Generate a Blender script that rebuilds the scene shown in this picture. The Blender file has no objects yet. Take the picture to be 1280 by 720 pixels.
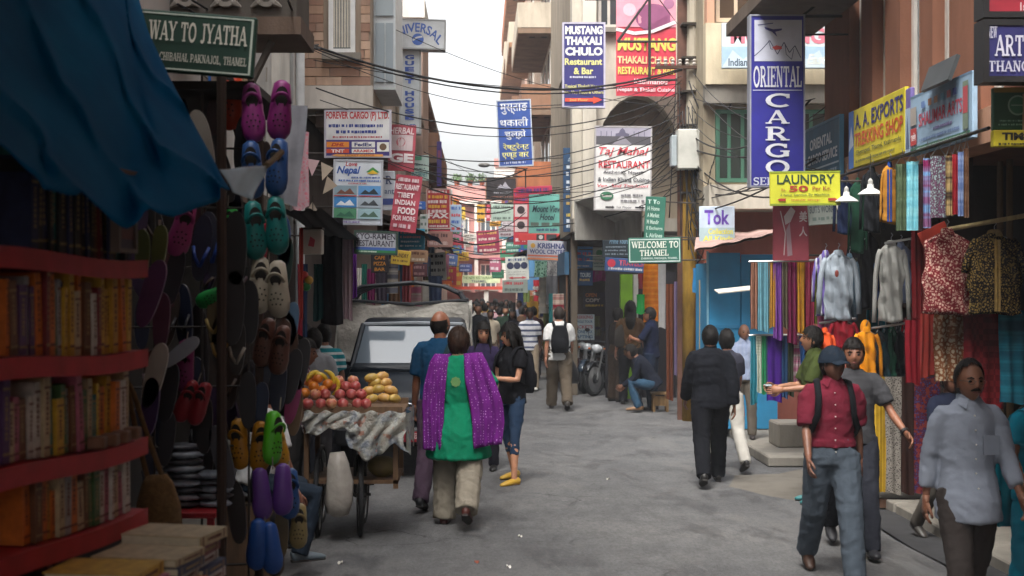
import bpy, bmesh, math, random
import numpy as np
from mathutils import Vector, Matrix, Euler
random.seed(7); np.random.seed(7)
PI = math.pi; R = math.radians
SC = bpy.context.scene; COL = SC.collection
# ---------------------------------------------------------------- camera, sky, sun, exposure
F = 1700.0; CX = 600.0; CY = 360.0; CAMZ = 2.05      # photo pixels (1280 wide): focal length and vanishing point of the street
def P(px, py, Y): return Vector(((px-CX)/F*Y, Y, CAMZ-(py-CY)/F*Y))
def GY(py, z=0.0): return F*(CAMZ-z)/(py-CY)          # distance of a point that stands on the ground at picture height py
cam = bpy.data.cameras.new('camera'); camo = bpy.data.objects.new('camera', cam); COL.objects.link(camo)
camo.location = (0, 0, CAMZ); camo.rotation_euler = (R(90), 0, 0)
cam.sensor_width = 36; cam.lens = 36*F/1280; cam.shift_x = (640-CX)/1280; cam.shift_y = -(360-CY)/1280
cam.clip_start = .1; cam.clip_end = 2000
cam.dof.use_dof = True; cam.dof.focus_distance = 14.5; cam.dof.aperture_fstop = 4.2
SC.camera = camo
SUN_EL, SUN_AZ = R(58), R(205)                        # sun high behind the camera's left shoulder, veiled
w = bpy.data.worlds.new('World'); SC.world = w; w.use_nodes = True
nt = w.node_tree; nt.nodes.clear()
sky = nt.nodes.new('ShaderNodeTexSky'); sky.sky_type = 'NISHITA'; sky.sun_disc = False
sky.sun_elevation = SUN_EL; sky.sun_rotation = SUN_AZ; sky.dust_density = 6; sky.air_density = 1.2; sky.ozone_density = 1
hs = nt.nodes.new('ShaderNodeHueSaturation'); hs.inputs['Saturation'].default_value = .16
bgn = nt.nodes.new('ShaderNodeBackground'); bgn.inputs['Strength'].default_value = .15
wo = nt.nodes.new('ShaderNodeOutputWorld')
nt.links.new(sky.outputs[0], hs.inputs['Color']); nt.links.new(hs.outputs[0], bgn.inputs[0]); nt.links.new(bgn.outputs[0], wo.inputs[0])
sl = bpy.data.lights.new('sun', 'SUN'); sl.energy = 1.4; sl.angle = R(25); sl.color = (1, .96, .9)
so = bpy.data.objects.new('sun', sl); COL.objects.link(so); so.location = (0, 0, 30)
sd = Vector((math.sin(SUN_AZ)*math.cos(SUN_EL), math.cos(SUN_AZ)*math.cos(SUN_EL), math.sin(SUN_EL)))
so.rotation_euler = sd.to_track_quat('Z', 'Y').to_euler()
vs = SC.view_settings; vs.view_transform = 'Standard'; vs.look = 'None'; vs.exposure = 1.6; vs.gamma = 1
SC.cycles.use_denoising = True; SC.cycles.max_bounces = 6; SC.cycles.diffuse_bounces = 4; SC.cycles.glossy_bounces = 2
SC.cycles.transparent_max_bounces = 8; SC.cycles.transmission_bounces = 3

# ---------------------------------------------------------------- materials
def lin(c):
    if isinstance(c, str):
        c = c.lstrip('#'); c = [int(c[i:i+2], 16) for i in (0, 2, 4)]
    return tuple(((v/255)/12.92 if v/255 <= .04045 else ((v/255+.055)/1.055)**2.4) for v in c)
MC = {}
class NT:
    def __init__(s, name):
        s.m = bpy.data.materials.new(name); s.m.use_nodes = True; s.t = s.m.node_tree; s.b = s.t.nodes['Principled BSDF']
    def n(s, typ, **k):
        o = s.t.nodes.new('ShaderNode'+typ)
        for a, b in k.items():
            if a.startswith('_'): setattr(o, a[1:], b)
            else: o.inputs[a.replace('__', ' ')].default_value = b
        return o
    def l(s, a, b): s.t.links.new(a, b)
    def coord(s, kind='Object', scale=None):
        c = s.n('TexCoord').outputs[kind]
        if scale:
            m = s.n('Mapping'); m.inputs['Scale'].default_value = scale; s.l(c, m.inputs[0]); c = m.outputs[0]
        return c
    def noise(s, scale, detail=3, co=None, rough=.55):
        o = s.n('TexNoise', Scale=scale, Detail=detail, Roughness=rough)
        s.l(co if co is not None else s.coord(), o.inputs['Vector']); return o.outputs['Fac']
    def ramp(s, fac, stops, interp='LINEAR'):
        o = s.n('ValToRGB'); o.color_ramp.interpolation = interp; e = o.color_ramp.elements
        while len(e) < len(stops): e.new(.5)
        for i, (p, c) in enumerate(stops):
            e[i].position = p; e[i].color = (c[0], c[1], c[2], 1) if not isinstance(c, (int, float)) else (c, c, c, 1)
        s.l(fac, o.inputs[0]); return o.outputs[0]
    def mix(s, fac, a, b, mode='MIX'):
        o = s.n('Mix'); o.data_type = 'RGBA'; o.blend_type = mode
        for i, v in ((0, fac), (6, a), (7, b)):
            if hasattr(v, 'is_linked') or hasattr(v, 'links'): s.l(v, o.inputs[i])
            else: o.inputs[i].default_value = v if i == 0 else (v[0], v[1], v[2], 1)
        return o.outputs[2]
    def bump(s, h, strength, dist=.01):
        o = s.n('Bump', Strength=strength, Distance=dist); s.l(h, o.inputs['Height']); s.l(o.outputs[0], s.b.inputs['Normal'])
def mat(c, rough=.75, var=.18, scale=5, bump=0, metal=0, bscale=60, alpha=1, coat=0, trans=0):
    key = (str(c), rough, var, scale, bump, metal, bscale, alpha, coat, trans)
    if key in MC: return MC[key]
    N = NT('paint'); c = lin(c)
    f = N.noise(scale, 4)
    lo = tuple(v*(1-var) for v in c); hi = tuple(min(1, v*(1+var*.7)+var*.008) for v in c)
    N.l(N.ramp(f, [(.28, lo), (.72, hi)]), N.b.inputs['Base Color'])
    N.b.inputs['Roughness'].default_value = rough; N.b.inputs['Metallic'].default_value = metal
    if coat: N.b.inputs['Coat Weight'].default_value = coat
    if trans: N.b.inputs['Transmission Weight'].default_value = trans
    if bump: N.bump(N.noise(bscale, 3), bump)
    if alpha < 1: N.b.inputs['Alpha'].default_value = alpha
    MC[key] = N.m; return N.m
def cloth(c, var=.13, rough=.92, wr=.3):
    key = ('cloth', str(c), var, rough, wr)
    if key in MC: return MC[key]
    N = NT('cloth'); c = lin(c); f = N.noise(7, 4)
    N.l(N.ramp(f, [(.3, tuple(v*(1-var) for v in c)), (.7, tuple(min(1, v*(1+var*.5)) for v in c))]), N.b.inputs['Base Color'])
    N.b.inputs['Roughness'].default_value = rough; N.b.inputs['Specular IOR Level'].default_value = .15
    a = N.n('Math', _operation='ADD'); N.l(N.noise(14, 2), a.inputs[0]); 
    w_ = N.noise(260, 1); m = N.n('Math', _operation='MULTIPLY'); m.inputs[1].default_value = .12; N.l(w_, m.inputs[0]); N.l(m.outputs[0], a.inputs[1])
    N.bump(a.outputs[0], wr, .03)
    MC[key] = N.m; return N.m
def pattern(kind, c1, c2, scale=30, c3=None, axis=2, rough=.9):
    """printed or woven cloth: stripes across an axis, scattered flowers, plaid, dots"""
    key = ('pat', kind, str(c1), str(c2), scale, str(c3), axis)
    if key in MC: return MC[key]
    N = NT('printed_cloth'); a, b = lin(c1), lin(c2); co = N.coord()
    if kind == 'stripe':
        sx = N.n('SeparateXYZ'); N.l(co, sx.inputs[0])
        m = N.n('Math', _operation='MULTIPLY'); m.inputs[1].default_value = scale; N.l(sx.outputs[axis], m.inputs[0])
        fr = N.n('Math', _operation='FRACT'); N.l(m.outputs[0], fr.inputs[0]); fac = N.ramp(fr.outputs[0], [(0, 0), (.6, 0), (.66, 1), (.94, 1)])
    elif kind == 'bands':
        sx = N.n('SeparateXYZ'); N.l(co, sx.inputs[0])
        o = N.n('TexNoise', Scale=scale, Detail=2); o.noise_dimensions = '1D'; N.l(sx.outputs[axis], o.inputs['W']); fac = N.ramp(o.outputs['Fac'], [(.42, 0), (.5, 1), (.6, .2)])
    elif kind == 'dots':
        v = N.n('TexVoronoi', Scale=scale, Randomness=.4); N.l(co, v.inputs['Vector']); fac = N.ramp(v.outputs['Distance'], [(.16, 1), (.26, 0)])
    elif kind == 'flower':
        v = N.n('TexVoronoi', Scale=scale); N.l(co, v.inputs['Vector']); nz = N.noise(scale*1.7, 3, co)
        m = N.n('Math', _operation='MULTIPLY'); N.l(v.outputs['Distance'], m.inputs[0]); N.l(nz, m.inputs[1]); fac = N.ramp(m.outputs[0], [(.12, 1), (.2, 0), (.33, 0), (.38, .7)])
    else:
        v = N.n('TexChecker', Scale=scale); N.l(co, v.inputs['Vector']); fac = v.outputs['Fac']
    colr = N.mix(fac, a, b)
    if c3: colr = N.mix(N.ramp(N.noise(scale*.6, 2, co), [(.52, 0), (.56, 1)]), colr, lin(c3))
    nz = N.ramp(N.noise(9, 4, co), [(.3, .75), (.7, 1.08)])
    N.l(N.mix(1, colr, nz, 'MULTIPLY'), N.b.inputs['Base Color']); N.b.inputs['Roughness'].default_value = rough; N.b.inputs['Specular IOR Level'].default_value = .15
    N.bump(N.noise(16, 2, co), .4, .02)
    MC[key] = N.m; return N.m
def plaster(c, stain=.35, scale=1.2, bump=.25):
    key = ('plaster', str(c), stain, scale)
    if key in MC: return MC[key]
    N = NT('plaster'); c = lin(c); co = N.coord(); st = N.noise(scale*2, 5, N.coord(scale=(1, 1, .25)), .65)
    f = N.noise(scale, 5, co); dirt = tuple(v*(1-stain)*.95 for v in c)
    x = N.mix(N.ramp(st, [(.42, 0), (.72, 1)]), c, dirt); x = N.mix(1, x, N.ramp(f, [(.3, .84), (.7, 1.05)]), 'MULTIPLY')
    N.l(x, N.b.inputs['Base Color']); N.b.inputs['Roughness'].default_value = .92; N.b.inputs['Specular IOR Level'].default_value = .2; N.bump(N.noise(40, 4, co), bump, .01)
    MC[key] = N.m; return N.m
def glassmat(c='#5a6a70', rough=.08):
    return mat(c, rough, .1, 1, coat=.5)
def asphalt():
    N = NT('asphalt'); co = N.coord()
    x = N.ramp(N.noise(.5, 6, co, .65), [(.3, (.088, .088, .09)), (.5, (.118, .117, .117)), (.7, (.155, .152, .148))])
    x = N.mix(1, x, N.ramp(N.noise(38, 4, N.coord(scale=(1, .4, 1)), .75), [(.3, .75), (.5, 1), (.7, 1.2)]), 'MULTIPLY')
    x = N.mix(1, x, N.ramp(N.noise(6, 5, N.coord(scale=(1, .45, 1)), .7), [(.3, .8), (.7, 1.15)]), 'MULTIPLY')
    st = N.noise(1.1, 7, N.coord(scale=(1.25, .5, 1)), .72); stain = N.ramp(st, [(.53, 0), (.58, 1)])
    x = N.mix(N.mix(1, stain, N.ramp(N.noise(11, 4, N.coord(scale=(1.2, .5, 1)), .7), [(.3, .1), (.65, .55)]), 'MULTIPLY'), x, (.028, .028, .03))
    dust = N.ramp(N.noise(.8, 5, N.coord(scale=(1.4, .5, 1)), .6), [(.56, 0), (.74, .5)]); x = N.mix(dust, x, (.19, .18, .165))
    v = N.n('TexVoronoi', Scale=1.1); v.feature = 'DISTANCE_TO_EDGE'
    wn = N.n('TexNoise', Scale=2.6, Detail=6); N.l(co, wn.inputs['Vector']); N.l(N.mix(.3, co, wn.outputs['Color']), v.inputs['Vector'])
    cm = N.mix(1, N.ramp(v.outputs['Distance'], [(.002, 1), (.009, 0)]), N.ramp(N.noise(.6, 3, co), [(.52, 0), (.6, .7)]), 'MULTIPLY')
    x = N.mix(cm, x, (.025, .025, .025))
    spk = N.n('TexVoronoi', Scale=22); N.l(co, spk.inputs['Vector']); x = N.mix(N.mix(1, N.ramp(spk.outputs['Distance'], [(.05, 1), (.09, 0)]), (.3, .3, .3), 'MULTIPLY'), x, (.28, .27, .25))
    N.l(x, N.b.inputs['Base Color']); N.l(N.ramp(stain, [(0, .9), (1, .6)]), N.b.inputs['Roughness']); N.b.inputs['Specular IOR Level'].default_value = .35
    h = N.n('Math', _operation='SUBTRACT'); N.l(N.noise(60, 4, co, .75), h.inputs[0]); N.l(cm, h.inputs[1]); N.bump(h.outputs[0], .7, .014)
    return N.m
def wood(c):
    key = ('wood', str(c))
    if key in MC: return MC[key]
    N = NT('wood'); c = lin(c); f = N.noise(3, 5, N.coord(scale=(6, 6, .6)), .6)
    N.l(N.ramp(f, [(.3, tuple(v*.55 for v in c)), (.7, tuple(v*1.15 for v in c))]), N.b.inputs['Base Color']); N.b.inputs['Roughness'].default_value = .8
    N.bump(f, .3); MC[key] = N.m; return N.m

# ---------------------------------------------------------------- mesh helpers
def frames(pts, up):
    out = []; n = len(pts); prev = None
    for i in range(n):
        t = (pts[min(i+1, n-1)]-pts[max(i-1, 0)])
        t = t.normalized() if t.length > 1e-9 else Vector((0, 0, 1))
        if prev is None:
            s = t.cross(up)
            if s.length < .2: s = t.cross(Vector((0, 0, 1)) if abs(t.z) < .9 else Vector((0, 1, 0)))
        else: s = prev - t*prev.dot(t)
        s.normalize(); prev = s; out.append((s, s.cross(t)))
    return out
class MB:
    def __init__(s): s.v = []; s.f = []; s.mi = []
    def add(s, vs, fs, mi=0):
        b = len(s.v); s.v += [tuple(v) for v in vs]; s.f += [[i+b for i in f] for f in fs]; s.mi += [mi]*len(fs); return s
    def box(s, x0, x1, y0, y1, z0, z1, mi=0, M=None):
        vs = [Vector((x, y, z)) for z in (z0, z1) for y in (y0, y1) for x in (x0, x1)]
        if M is not None: vs = [M @ v for v in vs]
        return s.add(vs, [(0, 2, 3, 1), (4, 5, 7, 6), (0, 1, 5, 4), (2, 6, 7, 3), (0, 4, 6, 2), (1, 3, 7, 5)], mi)
    def cbox(s, c, sz, mi=0, rot=None, bev=0):
        c = Vector(c); h = [a/2 for a in sz]; M = Matrix.Translation(c)
        if rot: M = M @ Euler(rot).to_matrix().to_4x4()
        if not bev: return s.box(-h[0], h[0], -h[1], h[1], -h[2], h[2], mi, M)
        vs = []; idx = {}
        for sx in (-1, 1):
            for sy in (-1, 1):
                for sz_ in (-1, 1):
                    for k in range(3):
                        q = [sx*h[0], sy*h[1], sz_*h[2]]
                        for a in range(3):
                            if a != k: q[a] -= (sx, sy, sz_)[a]*bev
                        idx[(sx, sy, sz_, k)] = len(vs); vs.append(M @ Vector(q))
        fs = []
        for k in range(3):
            a, b = [i for i in range(3) if i != k]
            for sg in (-1, 1):
                q = []
                for da, db in ((-1, -1), (1, -1), (1, 1), (-1, 1)):
                    t = [0, 0, 0]; t[k] = sg; t[a] = da; t[b] = db; q.append(idx[(*t, k)])
                fs.append(q)
            for da in (-1, 1):
                for db in (-1, 1):
                    q = []
                    for dk in (-1, 1):
                        t = [0, 0, 0]; t[k] = dk; t[a] = da; t[b] = db; q.append(t)
                    fs.append([idx[(*q[0], a)], idx[(*q[1], a)], idx[(*q[1], b)], idx[(*q[0], b)]])
        for sx in (-1, 1):
            for sy in (-1, 1):
                for sz_ in (-1, 1): fs.append([idx[(sx, sy, sz_, k)] for k in range(3)])
        return s.add(vs, fs, mi)
    def tube(s, pts, rad, n=8, mi=0, up=(0, 1, 0), cap=True, closed=False):
        pts = [Vector(p) for p in pts]; fr = frames(pts, Vector(up)); vs = []; m = len(pts)
        if not isinstance(rad, (list, tuple)): rad = [rad]*m
        for i, p in enumerate(pts):
            r = rad[i]; rx, ry = r if isinstance(r, (list, tuple)) else (r, r); a, b = fr[i]
            for k in range(n):
                t = 2*PI*k/n; vs.append(p+a*(math.cos(t)*rx)+b*(math.sin(t)*ry))
        fs = [(i*n+k, i*n+(k+1) % n, (i+1)*n+(k+1) % n, (i+1)*n+k) for i in range(m-1) for k in range(n)]
        if closed: fs += [((m-1)*n+k, (m-1)*n+(k+1) % n, (k+1) % n, k) for k in range(n)]
        elif cap: fs += [tuple(range(n-1, -1, -1)), tuple(range((m-1)*n, m*n))]
        return s.add(vs, fs, mi)
    def lathe(s, prof, c=(0, 0, 0), n=16, mi=0, axis='z', cap=True):
        vs = []; c = Vector(c)
        for r, h in prof:
            for k in range(n):
                t = 2*PI*k/n; a, b = r*math.cos(t), r*math.sin(t)
                vs.append(c+Vector({'z': (a, b, h), 'y': (a, h, b), 'x': (h, a, b)}[axis]))
        m = len(prof); fs = [(i*n+k, i*n+(k+1) % n, (i+1)*n+(k+1) % n, (i+1)*n+k) for i in range(m-1) for k in range(n)]
        if cap: fs += [tuple(range(n-1, -1, -1)), tuple(range((m-1)*n, m*n))]
        return s.add(vs, fs, mi)
    def ball(s, c, r, n=10, m=7, mi=0, M=None):
        r = r if isinstance(r, (list, tuple)) else (r, r, r); vs = []; c = Vector(c)
        for i in range(m+1):
            th = PI*i/m
            for k in range(n):
                ph = 2*PI*k/n; q = Vector((r[0]*math.sin(th)*math.cos(ph), r[1]*math.sin(th)*math.sin(ph), r[2]*math.cos(th)))
                vs.append(c+(M @ q if M is not None else q))
        return s.add(vs, [(i*n+k, (i+1)*n+k, (i+1)*n+(k+1) % n, i*n+(k+1) % n) for i in range(m) for k in range(n)], mi)
    def prism(s, out, y0, y1, mi=0):
        """outline in x,z pushed along y"""
        n = len(out); vs = [(x, y0, z) for x, z in out]+[(x, y1, z) for x, z in out]
        return s.add(vs, [tuple(range(n)), tuple(range(2*n-1, n-1, -1))]+[(k, k+n, (k+1) % n+n, (k+1) % n) for k in range(n)], mi)
    def xprism(s, out, x0, x1, mi=0):
        n = len(out); vs = [(x0, y, z) for y, z in out]+[(x1, y, z) for y, z in out]
        return s.add(vs, [tuple(range(n)), tuple(range(2*n-1, n-1, -1))]+[(k, k+n, (k+1) % n+n, (k+1) % n) for k in range(n)], mi)
    def grid(s, fn, nu, nv, mi=0):
        vs = [fn(i/nu, j/nv) for j in range(nv+1) for i in range(nu+1)]; q = nu+1
        return s.add(vs, [(j*q+i, j*q+i+1, (j+1)*q+i+1, (j+1)*q+i) for j in range(nv) for i in range(nu)], mi)
    def mesh(s, name, mats, smooth=False):
        me = bpy.data.meshes.new(name); me.from_pydata(s.v, [], s.f)
        for m in (mats if isinstance(mats, (list, tuple)) else [mats]): me.materials.append(m)
        if any(s.mi): me.polygons.foreach_set('material_index', s.mi)
        if smooth: me.polygons.foreach_set('use_smooth', [True]*len(s.f))
        me.update(); return me
    def build(s, name, mats, parent=None, smooth=False, loc=None, recalc=True):
        me = s.mesh(name, mats, smooth)
        if recalc:
            bm = bmesh.new(); bm.from_mesh(me); bmesh.ops.recalc_face_normals(bm, faces=bm.faces); bm.to_mesh(me); bm.free()
        return link(name, me, parent, loc)
def link(name, me, parent=None, loc=None):
    o = bpy.data.objects.new(name, me); COL.objects.link(o)
    if parent is not None: o.parent = parent
    if loc is not None: o.location = loc
    return o
def tag(o, label, cat, group=None):
    o['label'] = label; o['category'] = cat
    if group: o['group'] = group
    return o
def struct(o): o['kind'] = 'structure'; return o
def thing(name, label, cat, loc=(0, 0, 0), rz=0, group=None, rot=None):
    o = bpy.data.objects.new(name, None); COL.objects.link(o); o.empty_display_size = .1
    o.location = loc; o.rotation_euler = rot if rot else (0, 0, rz)
    return tag(o, label, cat, group)
def copy_tree(o, parent=None):
    c = o.copy(); COL.objects.link(c); c.parent = parent
    for ch in list(o.children): copy_tree(ch, c)
    return c
def box(name, m, parent=None, *d, bev=0):
    b = MB()
    if bev: b.cbox(((d[0]+d[1])/2, (d[2]+d[3])/2, (d[4]+d[5])/2), (d[1]-d[0], d[3]-d[2], d[5]-d[4]), bev=bev)
    else: b.box(*d)
    return b.build(name, m, parent, recalc=False if not bev else True)
def single(name, mb, mats, label, cat, loc, group=None, smooth=False):
    """one mesh thing: vertices are relative to loc"""
    return tag(mb.build(name, mats, None, smooth, loc), label, cat, group)
ORD = ['first', 'second', 'third', 'fourth', 'fifth', 'sixth', 'seventh', 'eighth', 'ninth', 'tenth', 'eleventh', 'twelfth', 'thirteenth', 'fourteenth', 'fifteenth', 'sixteenth', 'seventeenth', 'eighteenth', 'nineteenth', 'twentieth', 'twenty-first', 'twenty-second', 'twenty-third', 'twenty-fourth', 'twenty-fifth', 'twenty-sixth', 'twenty-seventh', 'twenty-eighth']

# ---------------------------------------------------------------- lettering
TXT = []       # text curves turned into meshes in one pass at the end
def fit(me, x0, x1, z0, z1, y):
    n = len(me.vertices)
    if not n: return
    a = np.empty(n*3, np.float32); me.vertices.foreach_get('co', a); a = a.reshape(-1, 3)
    lo, hi = a.min(0), a.max(0); d = np.maximum(hi-lo, 1e-6); o = np.empty_like(a)
    o[:, 0] = x0+(a[:, 0]-lo[0])/d[0]*(x1-x0); o[:, 2] = z0+(a[:, 1]-lo[1])/d[1]*(z1-z0); o[:, 1] = y-a[:, 2]
    me.vertices.foreach_set('co', o.ravel()); me.update()
def arc(cx, cy, rx, ry, a0, a1, n=9): return [(cx+rx*math.cos(R(a0+(a1-a0)*i/n)), cy+ry*math.sin(R(a0+(a1-a0)*i/n))) for i in range(n+1)]
K, T_ = .19, .1
def _L(x0, y0, x1, y1, w, s=''): return ([(x0, y0), (x1, y1)], w, s)
GL = {'A': (.86, [_L(.08, 0, .43, 1, T_, 'a'), _L(.78, 0, .43, 1, K, 'a'), _L(.2, .32, .66, .32, T_)]),
 'B': (.74, [_L(.16, 0, .16, 1, K, 'ab'), (arc(.36, .75, .26, .2, -90, 90)+[(.16, .95)], .13, ''), ([(.16, .53), (.36, .53)]+arc(.38, .29, .28, .24, 90, -90)+[(.16, .05)], .13, '')]),
 'C': (.8, [(arc(.45, .5, .36, .45, 48, 312, 14), .16, ''), _L(.7, .98, .7, .66, T_)]),
 'D': (.8, [_L(.16, 0, .16, 1, K, 'ab'), ([(.16, .95), (.36, .95)]+arc(.36, .5, .33, .45, 90, -90, 11)+[(.16, .05)], .15, '')]),
 'E': (.72, [_L(.16, 0, .16, 1, K, 'ab'), _L(.1, .95, .64, .95, T_), _L(.1, .05, .66, .05, T_), _L(.16, .52, .5, .52, T_), _L(.63, 1, .63, .76, T_), _L(.65, 0, .65, .25, T_), _L(.5, .64, .5, .4, .08)]),
 'F': (.68, [_L(.16, 0, .16, 1, K, 'ab'), _L(.1, .95, .62, .95, T_), _L(.16, .52, .48, .52, T_), _L(.61, 1, .61, .74, T_), _L(.48, .64, .48, .4, .08)]),
 'G': (.84, [(arc(.45, .5, .36, .45, 48, 330, 14), .16, ''), _L(.7, .98, .7, .68, T_), _L(.72, .05, .72, .45, K), _L(.52, .44, .84, .44, T_)]),
 'H': (.86, [_L(.17, 0, .17, 1, K, 'ab'), _L(.69, 0, .69, 1, K, 'ab'), _L(.17, .5, .69, .5, T_)]),
 'I': (.4, [_L(.2, 0, .2, 1, K, 'ab')]),
 'J': (.56, [([(.38, 1), (.38, .25)]+arc(.22, .22, .16, .17, 0, -150, 6), .17, 'a')]),
 'K': (.86, [_L(.17, 0, .17, 1, K, 'ab'), _L(.2, .42, .68, 1, T_, 'b'), _L(.34, .56, .72, 0, K, 'b')]),
 'L': (.68, [_L(.16, 0, .16, 1, K, 'ab'), _L(.1, .05, .6, .05, T_), _L(.6, 0, .6, .3, T_)]),
 'M': (1.05, [_L(.14, 0, .14, 1, T_, 'a'), _L(.17, 1, .52, .08, K, 'a'), _L(.88, 1, .52, .08, T_, 'a'), _L(.89, 0, .89, 1, K, 'a')]),
 'N': (.86, [_L(.15, 0, .15, 1, T_, 'a'), _L(.15, 1, .7, .02, K, 'a'), _L(.7, 0, .7, 1, T_, 'b')]),
 'O': (.84, [(arc(.42, .5, .34, .45, 0, 360, 18), .16, '')]),
 'P': (.72, [_L(.16, 0, .16, 1, K, 'ab'), ([(.16, .95), (.36, .95)]+arc(.36, .7, .27, .25, 90, -90)+[(.16, .45)], .13, '')]),
 'R': (.82, [_L(.16, 0, .16, 1, K, 'ab'), ([(.16, .95), (.36, .95)]+arc(.36, .72, .26, .23, 90, -90)+[(.16, .49)], .13, ''), _L(.4, .5, .7, .02, .17, 'b')]),
 'S': (.66, [(arc(.33, .73, .22, .22, 40, 270, 9)+arc(.33, .28, .24, .23, 90, -140, 9), .15, ''), _L(.56, .98, .56, .72, .08), _L(.09, .02, .09, .3, .08)]),
 'T': (.78, [_L(.39, 0, .39, 1, K, 'a'), _L(.06, .95, .72, .95, T_), _L(.07, 1, .07, .7, T_), _L(.71, 1, .71, .7, T_)]),
 'U': (.84, [([(.16, 1), (.16, .3)]+arc(.42, .3, .26, .25, 180, 360, 9)+[(.68, 1)], .15, 'ab')]),
 'V': (.84, [_L(.1, 1, .42, .02, K, 'a'), _L(.76, 1, .42, .02, T_, 'a')]),
 'W': (1.15, [_L(.1, 1, .34, .02, K, 'a'), _L(.58, 1, .34, .02, T_), _L(.58, 1, .82, .02, K, 'a'), _L(1.06, 1, .82, .02, T_, 'a')]),
 'Y': (.84, [_L(.1, 1, .42, .45, K, 'a'), _L(.76, 1, .42, .45, T_, 'a'), _L(.42, 0, .42, .48, K, 'a')]),
 '.': (.26, [_L(.13, 0, .13, .14, .15)]), ',': (.26, [_L(.14, .12, .06, -.14, .13)]), '-': (.4, [_L(.05, .45, .35, .45, .12)])}
def serif_mesh(body, arch=0):
    b = MB(); x = 0; lay = 0
    for ch in body:
        if ch == ' ': x += .42; continue
        wd, st = GL[ch]
        for pts, w_, s in st:
            lay += 1; z = (lay % 7)*.0004
            pts = [Vector((px_, py_)) for px_, py_ in pts]; L_, R_ = [], []
            for i, p in enumerate(pts):
                t = (pts[min(i+1, len(pts)-1)]-pts[max(i-1, 0)]).normalized(); nn = Vector((-t.y, t.x))*(w_/2); L_.append(p+nn); R_.append(p-nn)
            vs = [(x+q.x, q.y, z) for q in L_]+[(x+q.x, q.y, z) for q in R_]; n = len(pts)
            b.add(vs, [(i, i+1, n+i+1, n+i) for i in range(n-1)])
            for e, p in (('a', pts[0]), ('b', pts[-1])):
                if e in s:
                    y0, y1 = (0, .09) if p.y < .5 else (.91, 1); z2 = z+.003; hw = w_/2+.085
                    b.add([(x+p.x-hw, y0, z2), (x+p.x+hw, y0, z2), (x+p.x+hw, y1, z2), (x+p.x-hw, y1, z2)], [(0, 1, 2, 3)])
        x += wd+.06
    return b
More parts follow.
